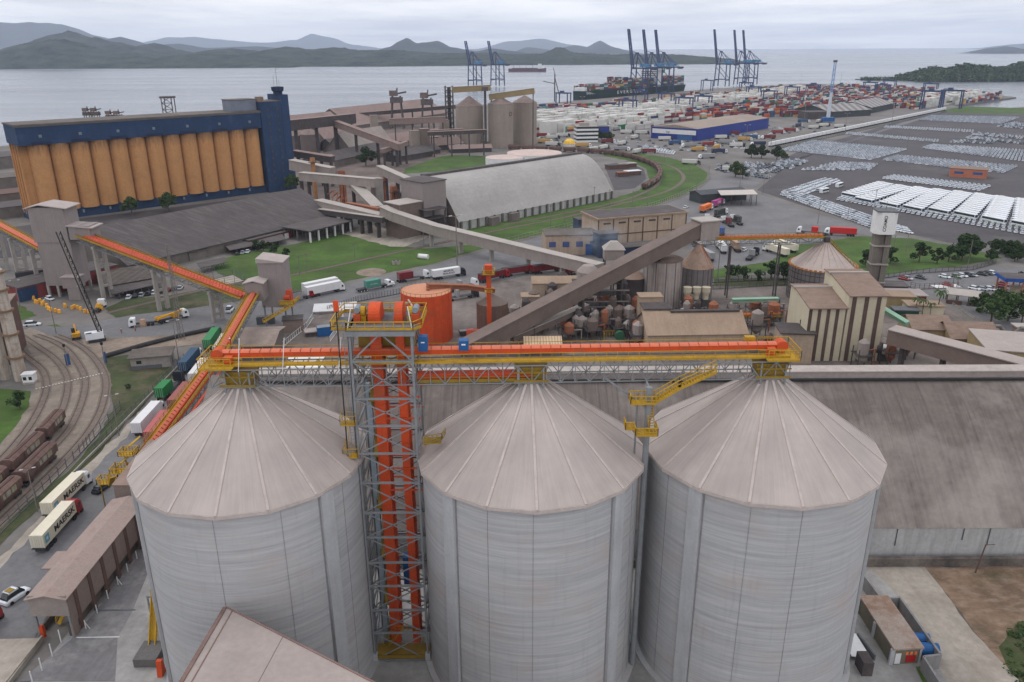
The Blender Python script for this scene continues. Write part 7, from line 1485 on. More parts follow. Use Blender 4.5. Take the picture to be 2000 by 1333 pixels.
fence('road_rail', 'pale kerb rail along the plant road', 'fence', gp([(1855, 592), (1900, 622), (1960, 660), (2060, 720)]), .9, 2.5, m_concrete)
P = gp([(1392, 566), (1560, 556), (1700, 548), (1790, 535), (1900, 528), (1945, 515)]); fence('lot_wall', 'long dark low wall between the lawn and the plant', 'wall', P, 2.0, 3, mat('dark_wall', S(80, 78, 78), .95), bars=8)
P = gp([(1390, 553), (1480, 549), (1560, 545)]); fence('lot_wall', 'dark wall section behind the round silos', 'wall', P, 2.6, 3, mat('dark_wall', S(80, 78, 78), .95), bars=8)
# truck yard
T = thing('truck_canopy', 'open pale canopy on thin posts in the truck yard', 'canopy', tuple(G(1435, 398))); g = G(1435, 398); MB().hexa([(-11, -8, 6.4), (11, -8, 6.8), (13, 8, 6.8), (-9, 8, 6.4), (-11, -8, 6.7), (11, -8, 7.1), (13, 8, 7.1), (-9, 8, 6.7)]).build('roof', mat('canopy_sheet', S(184, 176, 168), .8, .1, .3), T); [MB().box(x, y, 0, .3, .3, 6.4).build('post', m_plant, T) for x in (-9.5, -4, 2, 8, 11) for y in (-6.5, 6.5)]
g = G(1408, 396); T = thing('dark_shed', 'dark curved roof shed behind the pale truck canopy', 'shed', tuple(g)); gable(T, g.x, g.y + 8, 34, 12, 5.4, 1.6, mat('dark_shed_wall', S(62, 66, 68), .9, .15), mat('dark_shed_roof', S(78, 80, 84), .9, .15), R(22), .4)
p0_ = [o for o in bpy.data.objects if o.get('label', '').startswith('white container truck with white cab')][0]; mats_box = p0_
def trk(lab, a, c, cab, box, L=12.19, kind='container', flat=13.0): return put(truck(lab, cab, box, kind, L, flat=flat, group='trucks in the truck yard'), a, c)
c_orange, c_mag = C_('orange', 226, 112, 40), C_('magenta', 160, 50, 120)
T = trk('bright orange container truck in the truck yard', (1362, 420), (1396, 406), cabw, c_orange); lettering('lettering', 'Hapag-Lloyd', 1.0, m_ink, box_of(T), (-1.4, -1.235, 2.8), (R(90), 0, 0))
T = trk('magenta container truck beside the pale canopy', (1386, 409), (1418, 397), cabw, c_mag); lettering('lettering', 'ONE', 2.2, m_white, box_of(T), (-1.4, -1.235, 2.8), (R(90), 0, 0))
for i, (lab, a, c, cab, bx, L) in enumerate((('empty skeletal trailer truck with white cab below the orange truck', (1402, 447), (1372, 424), cabw, c_gray, 1), ('dark trailer truck with maroon rear in the truck yard', (1438, 449), (1404, 430), cabw, c_maroon, 2.5), ('dark box truck beside the magenta one', (1394, 427), (1420, 417), cabw, C_('black', 44, 48, 44), 9), ('truck with small pale boxed load in the yard', (1452, 444), (1424, 428), cabw, C_('black', 44, 48, 44), 5), ('blue covered truck under the gallery head', (1412, 462), (1384, 450), cabw, C_('blue2', 54, 84, 150), 10), ('white truck half hidden by the rusty conveyor', (1376, 486), (1352, 470), cabw, c_white, 9), ('white trailer parked crosswise below the rusty conveyor', (1418, 502), (1398, 478), cabw, c_white, 12), ('white box truck facing left below the rusty conveyor, nearer', (1540, 505), (1488, 488), cabw, c_cream, 13), ('white box truck facing left below the rusty conveyor, farther', (1558, 497), (1505, 480), cabw, c_cream, 13), ('white truck with grey trailer near the yard trees', (1390, 512), (1362, 497), cabw, c_gray, 12), ('dark tractor with bare trailer near the yard trees', (1458, 512), (1480, 495), cabg, c_gray, 1), ('red container truck behind the broad corrugated silo top', (1668, 462), (1612, 459), cabw, C_('coca_red', 196, 44, 44), 12.2), ('small red trailer left of the red container truck', (1600, 460), (1570, 457), cabw, C_('coca_red', 196, 44, 44), 3), ('beige covered trailer in front of the round silos', (1440, 492), (1428, 482), cabw, C_('tan', 172, 140, 110), 9))): trk(lab, a, c, cab, bx, L)
[o for o in box_of([t_ for t_ in bpy.data.objects if t_.get('label', '').startswith('red container truck behind')][0]).children]
car('white car parked outside the truck yard shed', (1335, 408), (1344, 405)); car('white car at the yard trees', (1450, 492), (1457, 488)); car('silver car waiting at the lower road bend', (1594, 375), (1600, 372), m_carsilver)
# trees
TR = [tree('', 7.5, 3.2, 1100, 1), tree('', 9, 4.2, 1500, 2, m_leaf2), tree('', 5.5, 2.6, 800, 3), tree('', 10, 5.0, 1900, 4)]; usedt = set()
def plant(u, v, k, s, lab, grp, sq=1.0):
    p = G(u, v); o = TR[k] if k not in usedt else dup(TR[k], tuple(p)); usedt.add(k); o.location = p; o.rotation_euler.z = pk.uniform(0, 6.28); o.scale = (s, s, s * sq); o['label'] = lab; o['group'] = grp
for u, v, k, s in ((1505, 545, 0, 1), (1530, 548, 3, .8), (1480, 552, 2, 1), (1452, 548, 2, 1.1), (1425, 545, 0, .8), (1440, 540, 2, .9)): plant(u, v, k, s, 'dark tree in the strip in front of the truck yard', 'trees before the truck yard')
for u, v, k, s in ((1690, 520, 0, 1.0), (1738, 515, 0, 1.0), (1795, 512, 0, 1.2), (1830, 515, 2, 1.3), (1852, 512, 0, 1.0), (1878, 510, 3, 1.25), (1893, 505, 3, 1.1)): plant(u, v, k, s, 'dark rounded tree standing on the lawn behind the visitor lot', 'trees behind the visitor lot')
for i in range(16): plant(1915 + pk.uniform(0, 110), 492 + pk.uniform(0, 22), (1, 0, 3)[i % 3], pk.uniform(.5, .75), 'green tree of the dense clump at the right edge', 'clump of trees at the right edge')
for u, v, k, s in ((1915, 612, 1, .9), (1935, 632, 1, 1.15), (1968, 628, 1, 1.2), (1995, 632, 0, 1.1), (1990, 560, 0, .8), (2010, 602, 1, 1.1), (1948, 605, 1, .9)): plant(u, v, k, s, 'spreading tree beside the plant road below the blue canopy', 'trees by the plant road')
for u, v, k, s in ((1436, 346, 1, 1.3), (1450, 350, 0, 1.2), (1467, 309, 3, 1.2), (1487, 310, 3, 1.15), (1517, 312, 3, 1.15), (1530, 315, 1, .9)): plant(u, v, k, s, 'dark leafy tree at the corner of the staff car park', 'trees at the staff car park')
for u, v, k, s in ((258, 420, 1, 1.2), (330, 414, 1, 1.3), (572, 374, 1, 1.3), (715, 325, 3, 1.6), (535, 498, 2, 1), (560, 505, 2, .9), (515, 492, 2, 1), (500, 490, 0, .7)): plant(u, v, k, s, 'small dark tree near the old warehouse and the lawn', 'trees around the old warehouse')
for u, v, k, s in ((40, 800, 2, 1.0), (252, 762, 2, .35), (1168, 275, 3, 1.1), (1190, 277, 3, 1.0), (1180, 276, 1, 1.1)): plant(u, v, k, s, 'bushy tree standing apart near the tracks or the port office', 'single trees')
P0_ = palm('', 8, 2); 
for i, (u, v, s) in enumerate(((1828, 618, 1.1), (1786, 620, .8), (1800, 622, .8), (1815, 624, .7), (1860, 560, .6), (1868, 562, .5))):
    p = G(u, v); o = P0_ if i == 0 else dup(P0_, tuple(p)); o.location = p; o.scale = (s,) * 3; o.rotation_euler.z = i; o['label'] = 'small palm tree beside the plant huts and the visitor lot'; o['group'] = 'palms by the plant huts'
b = MB(); r_ = random.Random(4)
for _ in range(110):
    p = G(r_.uniform(1965, 2090), r_.uniform(1225, 1370)); rr = r_.uniform(.3, .9); leaves(b, (p.x, p.y, rr * .5), rr, rr * .7, 26, .22, r_)
tag(b.build('weeds', m_leaf2), 'rough weeds in the corner of the bare earth yard', 'weeds', kind='stuff')
# utility poles on the right and by the loop
UP = utility_pole(''); 
for i, (u, v, vt) in enumerate(((1264, 407, 373), (1235, 412, 373), (1360, 372, 347), (1384, 349, 325), (1444, 372, 330), (1490, 378, 335), (1502, 355, 330), (1597, 438, 385), (1706, 418, 370), (1745, 488, 460), (1769, 492, 455), (1890, 520, 470), (1565, 305, 285), (1772, 288, 258), (1875, 262, 240), (1930, 320, 285), (1986, 310, 270), (1075, 448, 400), (1103, 435, 390), (1190, 402, 370), (1297, 320, 295), (560 + 268, 480, 445), (586, 540, 500), (693, 505, 480), (600, 530, 495), (1160, 400, 365), (1400, 560, 470), (1510, 580, 490), (1345, 350, 320), (1655, 430, 392))):
    p = G(u, v); o = UP if i == 0 else dup(UP, tuple(p)); o.location = p; o.scale = (1, 1, max(.7, (zat(u, vt, p.y)) / 10)); o.rotation_euler.z = .5; o['label'] = 'grey utility pole along the roads and the railway loop'; o['group'] = 'utility poles along the roads'
# bottom right service yard
T = thing('pump_house', 'low dirty pump house with red panel in the walled pit by the right silo', 'pump house', (60, 101, 0), 0); q = [G(1682, 1168), G(1742, 1168), G(1802, 1262), G(1742, 1268)]
h = 3.4; b = MB(); 
Q = [G(u, v, h) for u, v in ((1681, 1165), (1735, 1166), (1802, 1262), (1746, 1265))]; b.prism([p.xy for p in Q][::-1], 0, h - .3); b.build('wall', mat('khaki_wall', S(112, 106, 92), .9, .12, .3), T, True); b = MB(); c = sum(Q, Vector()) / 4; b.prism([(c + (p - c) * 1.06).xy for p in Q][::-1], h - .3, h); b.build('roof', mat('stained_slab', S(160, 146, 136), .9, .15, .3, dirt=(S(122, 92, 74), .8, .16, .46)), T, True)
f0, f1 = Q[3].xy.to_3d(), Q[2].xy.to_3d(); fd = (f1 - f0).normalized(); fn = Vector((fd.y, -fd.x, 0)); fa = math.atan2(fd.y, fd.x)
def front(u, z, w_, hh, m, nm, d_=.06): p = f0 + (f1 - f0) * u + fn * d_; MB().box(p.x, p.y, z, w_, .12, hh, fa).build(nm, m, T, True)
front(.2, .3, .9, 1.9, m_white, 'white_door'); front(.66, .5, 1.5, 1.2, mat('red_panel', S(170, 30, 34), .6, .1), 'red_panel'); [front(.5 + k * .15, 1.9, .35, .5, mat('orange_lamp', S(230, 120, 70), .5), 'orange_cap') for k in range(3)]; [front(u, 0, .3, 3.0, m_pil, 'corner_post', .1) for u in (.03, .97)]
for k in range(3): p = Q[0].lerp(Q[3], k / 2.0).xy.to_3d(); MB().box(p.x - .2, p.y, 0, .35, .35, 3.1, fa).build('corner_post', m_pil, T, True)
T = thing('blue_tank', 'blue horizontal tank beside the pump house, farther one', 'tank', (0, 0, 0), 0, 'blue tanks at the pump house'); g = G(1800, 1262, 1.3); MB().tube((g.x - 1, g.y + 1.4, 1.6), (g.x + 1.6, g.y + 1.1, 1.6), .95, .95, 16).build('shell', m_blue, T); T = thing('blue_tank', 'blue horizontal tank beside the pump house, nearer one', 'tank', (0, 0, 0), 0, 'blue tanks at the pump house'); MB().tube((g.x - .8, g.y - .9, 1.6), (g.x + 1.9, g.y - 1.2, 1.6), 1.0, 1.0, 16).build('shell', m_blue, T)
def wall(lab, pts, h, th, m, z=0): b = MB(); P = [G(u, v, h).xy.to_3d() for u, v in pts]; [b.beam(a + Vector((0, 0, h / 2)), c + Vector((0, 0, h / 2)), th, h) for a, c in zip(P[:-1], P[1:])]; tag(b.build('yard_wall', m), lab, 'wall')
wall('dark concrete pit wall wrapping the pump house', [(1686, 1120), (1720, 1166), (1738, 1168), (1758, 1166), (1838, 1278), (1804, 1282), (1848, 1350)], 2.8, .35, mat('pit_wall', S(132, 130, 130), .9, .15, .3, streak=((1, 1, .2), .5, S(96, 92, 92)))); patch('planting_strip', [(1788, 1305), (1800, 1303), (1825, 1345), (1810, 1350)], m_grass, .2)
g = G(1668, 1270); T = thing('white_ramp', 'white tilted cover plate at the foot of the right silo', 'cover', (g.x, g.y, 0)); MB().hexa([(-1.5, -2.4, .9), (1.6, -2.8, .5), (1.2, 2.6, .9), (-1.4, 2.6, 1.4), (-1.5, -2.4, 1.0), (1.6, -2.8, .6), (1.2, 2.6, 1.0), (-1.4, 2.6, 1.5)]).build('plate', m_white, T); MB().box(1.8, 0, 0, .25, 5, 1.2, R(8)).build('side', m_graydk, T); MB().box(-.4, -4.4, 0, 1.6, 2.6, 2.6).build('box', m_plant, T)
g = G(1222, 1300); T = thing('elevated_hatch', 'pale box hatch with dark rail in the gap between two silos', 'hatch', (g.x, g.y, 0)); MB().box(0, 1.5, 0, 1.6, 4, 3.2, R(-20)).build('box', m_pil, T); build_each(MB().beam((-1.2, -3, 3), (-.6, 2.6, 3), .12).beam((-1.2, -3, 0), (-1.2, -3, 3), .12), 'rail', m_black, T, False)
# ================================================================ far port: silos, brown sheds, container terminal, cranes, ship
def pgrey(label, u, v, px, vt, va, m, text=None):
    p = G(u, v); k = 1540 / math.hypot(p.y, 90); r = px / 2 / k; p.y += r; h = zat(u, vt, p.y); za = zat(u, va, p.y); T = thing('port_silo', label, 'silo', tuple(p), 0); MB().tube((0, 0, 0), (0, 0, h), r, r, 32).build('wall', m, T); MB().lathe(0, 0, [(r + .3, h), (.8, za)], 32, caps=True).build('roof', mat('dusty_cone', S(128, 112, 106), .9, .2, .15, streak=((.6, .6, .05), .5, S(90, 82, 80))), T)
    if text: lettering('lettering', text, 5.5, m_ink, T, (r * .78, -r * .66, h - 9), (R(90), 0, R(50)))
m_csilo = mat('grey_brown_concrete', S(152, 140, 130, .92), .9, .1, .08, streak=((.5, .5, .04), .35, S(120, 108, 100)))
pgrey('round concrete port silo with conical roof, leftmost of three far silos', 917, 288, 52, 207, 188, m_csilo); pgrey('round concrete port silo with dark lettering, middle of three far silos', 978, 290, 48, 203, 190, m_csilo, 'O'); pgrey('round concrete port silo nearest the white container stacks', 1025, 284, 46, 200, 187, m_csilo)
p = G(880, 282); T = thing('port_tower', 'dark lattice elevator tower left of the far concrete silos', 'tower', tuple(p)); h = zat(880, 168, p.y)
for x in (-3.6, 3.6):
    for y in (-3, 3): MB().beam((x, y, 0), (x, y, h), .9).build('leg', m_dsteel, T)
b = MB()
for z in range(0, int(h) - 4, 5): b.beam((-3.6, -3, z), (3.6, -3, z + 5), .5); b.beam((3.6, -3, z), (-3.6, -3, z + 5), .5); b.box(0, 0, z, 8.5, 7, .5)
b.build('bracing', m_dsteel, T); MB().box(0, 0, h * .1, 3.4, 3, h * .88).build('casing', m_plant, T)
gallery('top_gallery', 'tan conveyor bridge from the dark tower to the first far silo', [A(884, 176, 776), A(958, 172, 776)], 5, 5, (), wm=mat('tan_sheet', S(142, 124, 92), .85, .15, .1)); gallery('top_gallery', 'tan conveyor bridge over the two right far silos', [A(955, 190, 776), A(1044, 178, 776)], 5, 5, ((.05, 0), (.97, 0)), wm=mat('tan_sheet', S(142, 124, 92), .85, .15, .1))
p = G(949, 290); T = thing('elevator_mast', 'dark slender elevator mast between the far silos', 'mast', tuple(p)); MB().box(0, 0, 0, 2.2, 2.2, zat(949, 172, p.y)).build('casing', m_plant, T); MB().box(0, 0, zat(949, 178, p.y), 6, 5, 3.5).build('mast_head', m_dsteel, T)
# brown storage sheds and galleries between the blue tower and the far silos
m_bshed = mat('dusty_mauve_roof', S(142, 122, 116, .9), .9, .12, .04, dirt=(S(112, 96, 92), .5, .03, .52), streak=((.3, .05, .05), .4, S(120, 104, 100)))
def shed(lab, u0, v0, u1, v1, wd, hw, hr, wm=m_dimwall, rm=None):
    a, c = G(u0, v0), G(u1, v1); dd = (c - a); an = math.atan2(dd.y, dd.x); nn = Vector((-math.sin(an), math.cos(an), 0)); q = (a + c) / 2 + nn * wd / 2; T = thing('port_warehouse', lab, 'warehouse', tuple(q)); gable(T, q.x, q.y, dd.length, wd, hw, hr, wm, rm or m_bshed, an, 1)
shed('long dusty mauve roofed shed along the quay left of the far silos', 690, 262, 872, 234, 60, 9, 17); shed('dusty mauve shed with curved end beside the blue tower', 575, 292, 690, 276, 60, 8, 20); shed('low dark shed between the mauve sheds and the galleries', 655, 298, 760, 286, 26, 5, 6, m_plant, m_oldroof)
shed('pale pointed roof shed in the middle of the bulk port', 695, 312, 775, 296, 34, 4, 18, m_dimwall, m_gal); shed('grey roofed shed with open side behind the small lawn', 640, 332, 775, 300, 24, 6, 5, m_dimwall, m_oldroof); shed('dark dusty shed right of the pale pointed roof', 770, 290, 880, 276, 30, 6, 6, m_plant, m_bshed); shed('small brown roofed shed at the loading road', 775, 318, 845, 306, 14, 5, 3, m_plant, m_oldroof)
for lab, u, v, px, vt, va in (('dark steel bin with mauve cone beside the blue tower', 603, 298, 36, 262, 250), ('second dark steel bin half hidden by the blue tower', 575, 296, 34, 264, 252)):
    pgrey(lab, u, v, px, vt, va, mat('dark_bin', S(104, 94, 92), .8, .15, .1))
for lab, a, c, w_, h_, m1 in (('long dark quay gallery with bright gaps along the shore', (560, 236, 905), (900, 208, 1010), 5, 4, m_plant), ('grey brown gallery leaving the blue tower to the bulk port', (562, 246, 640), (690, 232, 720), 6, 8, m_plant), ('brown gallery sloping from the bins to the pale pointed roof', (640, 236, 700), (782, 288, 640), 5, 5, m_bshed), ('level brown gallery before the long mauve shed', (760, 238, 760), (870, 234, 770), 5, 5, m_bshed), ('pale roofed gallery in front of the first far silo', (800, 262, 745), (905, 256, 750), 5, 4, m_bshed), ('long thin gallery crossing in front of the far silos', (835, 262, 700), (950, 257, 712), 4, 3, m_plant), ('slanted pale conveyor at the bulk port yard', (745, 296, 640), (795, 280, 660), 4, 3, m_bshed), ('low brown gallery above the road by the blue tower', (575, 300, 560), (650, 312, 548), 5, 4, m_plant)):
    gallery('port_gallery', lab, [A(*a), A(*c)], w_, h_, ((.1, 0), (.4, 0), (.7, 0), (.95, 0)), wm=m1, rm=m_bshed)
for lab, u, v, vt, w_ in (('pale concrete tower in the bulk port yard', 812, 300, 256, 9), ('brown tower block beside the pale concrete tower', 830, 300, 252, 8), ('dark transfer tower above the long mauve shed', 733, 280, 226, 7), ('brown transfer tower at the pale pointed roof', 736, 296, 262, 8), ('steel transfer tower at the first far silo', 868, 284, 235, 9), ('grey ribbed tower by the galleries near the blue tower', 637, 338, 305, 12)):
    g = G(u, v); boxhouse('transfer_block', lab, 'tower', g.x, g.y, w_, w_, zat(u, vt, g.y), R(20), m_dusty if 'brown' in lab else m_csilo, m_bshed)
for lab, u, v in (('steel ship loader with raised frame on the quay behind the mauve shed', 773, 172), ('rusty ship loader with round cabin on the quay', 833, 176)): loader(lab, u, v, 960, 1.5, m_dsteel, 'ship loaders on the quay')
for i, lab in enumerate(('orange tipper on the far road before the concrete silos', 'white tipper on the far road before the concrete silos')): put(truck(lab, cabw, (C_('orange', 226, 112, 40), c_white)[i], L=9, group='trucks on the far port road'), (862 + i * 24, 292), (884 + i * 24, 290))
shed('large curved dusty shed with dark end behind the bulk port bins', 640, 290, 712, 282, 44, 6, 16); shed('low mauve roofed shed right of the pale concrete tower', 842, 296, 905, 290, 22, 5, 5, m_plant); shed('dark low shed before the pale concrete tower', 780, 310, 860, 300, 16, 4, 4, m_plant, m_oldroof); shed('dusty shed along the road by the round tanks', 880, 300, 960, 297, 10, 4, 2.5, m_plant, m_bshed)
# ---------------------------------------------------------------- container terminal
Uq = G(1560, 166) - G(1140, 198); ua = math.atan2(Uq.y, Uq.x); U = Vector((math.cos(ua), math.sin(ua), 0)); Vn = Vector((-U.y, U.x, 0))
poly = [p.xy for p in gp([(1046, 262), (1046, 219), (1150, 212), (1250, 203), (1400, 188), (1560, 173), (1700, 173), (1800, 181), (1890, 189), (1960, 193), (1900, 201), (1830, 209), (1790, 214), (1700, 208), (1600, 215), (1560, 228), (1500, 230), (1405, 231), (1300, 240), (1262, 252), (1180, 258), (1120, 262)])]
white = [p.xy for p in gp([(1046, 264), (1046, 232), (1150, 228), (1240, 216), (1330, 203), (1440, 193), (1560, 178), (1580, 184), (1480, 203), (1370, 215), (1310, 238), (1262, 256)])]; white2 = [p.xy for p in gp([(1800, 190), (1900, 187), (1925, 196), (1850, 208), (1800, 212)])]; plain = [p.xy for p in gp([(1550, 236), (1560, 218), (1700, 205), (1760, 212), (1700, 226)])]
def inside(q, P):
    r = False
    for i in range(len(P)):
        a, b = P[i], P[i - 1]
        if (a.y > q.y) != (b.y > q.y) and q.x < (b.x - a.x) * (q.y - a.y) / (b.y - a.y) + a.x: r = not r
    return r
CC = {'white': S(220, 218, 213, .84), 'red': S(136, 50, 48), 'maroon': S(112, 44, 48), 'orange': S(190, 92, 56), 'blue': S(50, 84, 122), 'navy': S(48, 56, 84), 'grey': S(150, 150, 152), 'teal': S(90, 130, 124), 'tan': S(190, 150, 84), 'green': S(40, 110, 70)}
mixc = ['red'] * 5 + ['maroon'] * 7 + ['orange'] * 2 + ['blue'] * 3 + ['navy'] * 3 + ['grey'] * 3 + ['white'] * 7 + ['teal'] * 2 + ['tan', 'green']
rc = random.Random(21); us = [p.dot(U.xy) for p in poly]; vs = [p.dot(Vn.xy) for p in poly]; allc = []
u = min(us); iu = 0
while u < max(us):
    v = min(vs); iv = 0; blockh = {}
    while v < max(vs):
        q = U.xy * u + Vn.xy * v
        if inside(q, poly) and not inside(q, plain):
            w_ = inside(q, white) or inside(q, white2); hn = noise.noise((u / 60, v / 22, 2)); n = max(0, min(5, int(3.1 + hn * 3.2 + rc.uniform(-1.1, 1.1)))) if not w_ else (rc.choice([5, 5, 4]) if hn > -.15 else rc.choice([0, 2, 3, 4]))
            base = rc.choice(mixc)
            for k in range(n):
                c = 'white' if (w_ and rc.random() < .93) else (base if rc.random() < .45 else rc.choice(mixc)); allc.append((q.length, q.x, q.y, k * 2.62, c))
        iv += 1; v += 2.62 if iv % 6 else 10.5
    iu += 1; u += 13.6 if iu % 7 else 26
allc.sort(key=lambda t_: t_[0]); near, rest = allc[:230], allc[230:]; proto = {}
for dist, x, y, z, c in near:
    if c not in proto:
        b = container_body(12.19, 2.44, 2.59); o = b.build('shipping_container', contm('stack_' + c, CC[c])); proto[c] = o
    else: o = proto[c].copy(); col.objects.link(o)
    o.location = (x, y, z + .02); o.rotation_euler.z = ua; tag(o, c.replace('tan', 'ochre') + ' shipping container in the stacks along the near edge of the terminal', 'container', c.replace('tan', 'ochre') + ' containers in the near stacks')
b = MB(); b.c = []
for dist, x, y, z, c in rest:
    b.box(x, y, z, 12.19, 2.44, 2.55, ua); f = rc.uniform(.72, 1.12); cc = tuple(t_ * f for t_ in CC[c]); b.c += [cc] * 6
tag(b.build('container_stacks', mat('container_paint', (1, 1, 1), .7, 0.0, 1, attr='col', dirt=(S(120, 112, 106), .25, .3, .55))), 'stacks of coloured containers covering the far terminal', 'containers', kind='stuff')
# row of white trailers along the terminal fence
a, c = G(1502, 288), G(1846, 216); n = 52; an = math.atan2((c - a).y, (c - a).x); pr = None
for i in range(n):
    p = a.lerp(c, (i + .5) / n); L = (c - a).length / n
    if pr is None:
        pr = thing('white_trailer', '', 'trailer'); container_body(11.6, 2.6, 2.9).build('box', c_white, pr).location = (0, 0, 1.3); MB().box(0, 0, .9, 11, 1.0, .4).build('chassis', m_chassis, pr)
        for x in (-4.4, -3.2, 3.6): MB().tube((x, -1.2, .5), (x, 1.2, .5), .5, .5, 8).build('wheel_pair', m_tyre, pr)
        o = pr
    else: o = dup(pr, tuple(p))
    o.location = p; o.rotation_euler.z = an; o.scale = (L / 13.6, 1, 1.1); o['label'] = 'white trailer in the long line along the terminal fence'; o['group'] = 'white trailers along the terminal fence'
fence('terminal_wall', 'dark wall along the edge between terminal and car park', 'wall', gp([(1470, 300), (1506, 294), (1850, 219)]), 2.2, 6, mat('dark_wall', S(80, 78, 78), .95), bars=6)
# sheds and offices
q0, q1, q2 = G(1271, 270), G(1361, 276), G(1500, 251); fa = math.atan2((q1 - q0).y, (q1 - q0).x); hh = zat(1360, 253, q1.y); T = thing('blue_warehouse', 'long blue walled warehouse with brown roof and white sign panel', 'warehouse', tuple(q1)); q3 = q0 + (q2 - q1); b = MB(); b.prism([q0.xy, q1.xy, q2.xy, q3.xy], 0, hh); b.build('wall', mat('royal_blue_wall', S(34, 52, 130), .7, .1, .1), T, True); c = (q0 + q1 + q2 + q3) / 4; b = MB(); md, mf = (q0 + q1) / 2, (q3 + q2) / 2
for e0_, e1_ in ((q0, q3), (q1, q2)): b.poly([tuple(e0_ + Vector((0, 0, hh + .1))), tuple(e1_ + Vector((0, 0, hh + .1))), tuple(mf + Vector((0, 0, hh + 3.4))), tuple(md + Vector((0, 0, hh + 3.4)))])
b.poly([tuple(q0 + Vector((0, 0, hh + .1))), tuple(q1 + Vector((0, 0, hh + .1))), tuple(md + Vector((0, 0, hh + 3.4)))]); b.build('roof', mat('brown_flat_roof', S(146, 132, 122), .9, .12, .03, streak=((.05, .4, 1), .3, S(120, 108, 100))), T, True)
fn = Vector((math.sin(fa), -math.cos(fa), 0)); c = (q0 + q1) / 2 + fn * .2; MB().box(c.x, c.y, hh * .48, (q1 - q0).length * .94, .3, hh * .38, fa).build('sign_panel', m_white, T, True)
lettering('lettering', 'tcp', 3.6, m_ink, T, tuple(c + fn * .25 - T.location - Vector((6, 0, 0)) + Vector((0, 0, hh * .68))), (R(90), 0, fa)); c2 = q0.lerp(q1, .74) + fn * .3; MB().box(c2.x, c2.y, 0, 16, .4, hh * .42, fa).build('glass_front', mat('blue_glass', S(52, 92, 140), .3, .1), T, True)
p = G(1144, 277); T = thing('port_office', 'pale four storey office with dark window bands beside the white stacks', 'office', tuple(p), R(8)); h = zat(1144, 247, p.y)
for k in range(4): MB().box(0, 0, h * k / 4, 22, 14, h / 8).build('floor_band', m_white, T); MB().box(0, 0, h * k / 4 + h / 8, 21.6, 13.6, h / 8).build('window_band', m_glass, T)
MB().box(0, 0, h, 22, 14, .5).build('roof', m_concrete, T); MB().box(-2, 1, h + .5, 9, 7, 3).build('roof_room', m_concrete, T)
g = G(1163, 270); boxhouse('blue_block', 'deep blue building behind the port office trees', 'building', g.x + 6, g.y + 8, 16, 12, 11, R(8), mat('royal_blue_wall', S(34, 52, 130)), m_oldroof)
m_tri = mat('striped_sheet_roof', S(150, 144, 140), .8, .1, .1, line=(0, .09, .5, S(96, 98, 104), .8))
for lab, u0, v0, u1, v1, wd in (('grey striped gabled shed in the terminal beside the blue crane mast', 1618, 231, 1700, 226, 60), ('dark and grey striped shed behind the first striped shed', 1700, 222, 1745, 212, 55)): shed(lab, u0, v0, u1, v1, wd, 8, 7, mat('dark_shed_wall', S(62, 66, 68), .9, .15), m_tri)
g = G(1590, 232); boxhouse('brown_shed', 'brown open fronted shed left of the blue crane mast', 'shed', g.x, g.y, 34, 24, 9, R(10), m_plant, m_oldroof); g = G(1890, 345); boxhouse('brick_building', 'orange brick building with brown roof beside the car park', 'building', g.x, g.y, 24, 15, 6, R(-30), mat('orange_brick', S(178, 110, 84), .9, .15, .3), m_broofs, windows=2, wmat=m_blue)
p = G(1112, 286); T = thing('dome_tent', 'yellow and white dome shelter on the terminal road', 'tent', tuple(p)); MB().lathe(0, 0, [(6, 2.4), (5, 5), (2.5, 6.8), (.2, 7.2)], 16, caps=True).build('canopy', mat('tent_yellow', S(222, 180, 70), .6, .3, .3), T); MB().lathe(0, 0, [(5.6, 0), (5.6, 2.4)], 16).build('side', m_white, T)
# trucks and boxes on the apron before the blue warehouse
rk = random.Random(8); apron = [(1060, 268), (1080, 272), (1100, 268), (1188, 280), (1215, 284), (1240, 272), (1255, 263), (1225, 262), (1205, 255), (1215, 295), (1245, 300), (1300, 275), (1320, 283), (1345, 288), (1365, 296), (1270, 300), (1385, 286), (1400, 292), (1420, 282), (1440, 288), (1455, 276), (1470, 272), (1380, 310), (1405, 300), (1480, 285), (1500, 272), (1520, 262), (1545, 258), (1560, 248), (1590, 252), (1610, 248), (1640, 250), (1350, 322), (1430, 336), (1445, 340), (1180, 292), (1160, 296), (1290, 262), (1410, 272), (1430, 264), (1450, 256), (1140, 288), (1080, 286), (1065, 280), (1570, 240), (1600, 240)]
cols = ['white', 'white', 'white', 'red', 'navy', 'blue', 'white', 'grey', 'maroon', 'tan', 'grey']; TP = {}
for i, (u, v) in enumerate(apron):
    c = rk.choice(cols); p = G(u, v); lab = c.replace('tan', 'ochre') + ' box truck on the apron in front of the terminal and blue warehouse'
    if c not in TP: o = truck(lab, cabw if c != 'white' else cabg, contm('stack_' + c, CC[c])); TP[c] = o
    else: o = dup(TP[c], tuple(p))
    o.location = p; o.rotation_euler.z = rk.choice([.1, .25, -.35, .9, 3.3]) + rk.uniform(-.1, .1); o['label'] = lab; o['group'] = c.replace('tan', 'ochre') + ' trucks on the terminal apron'
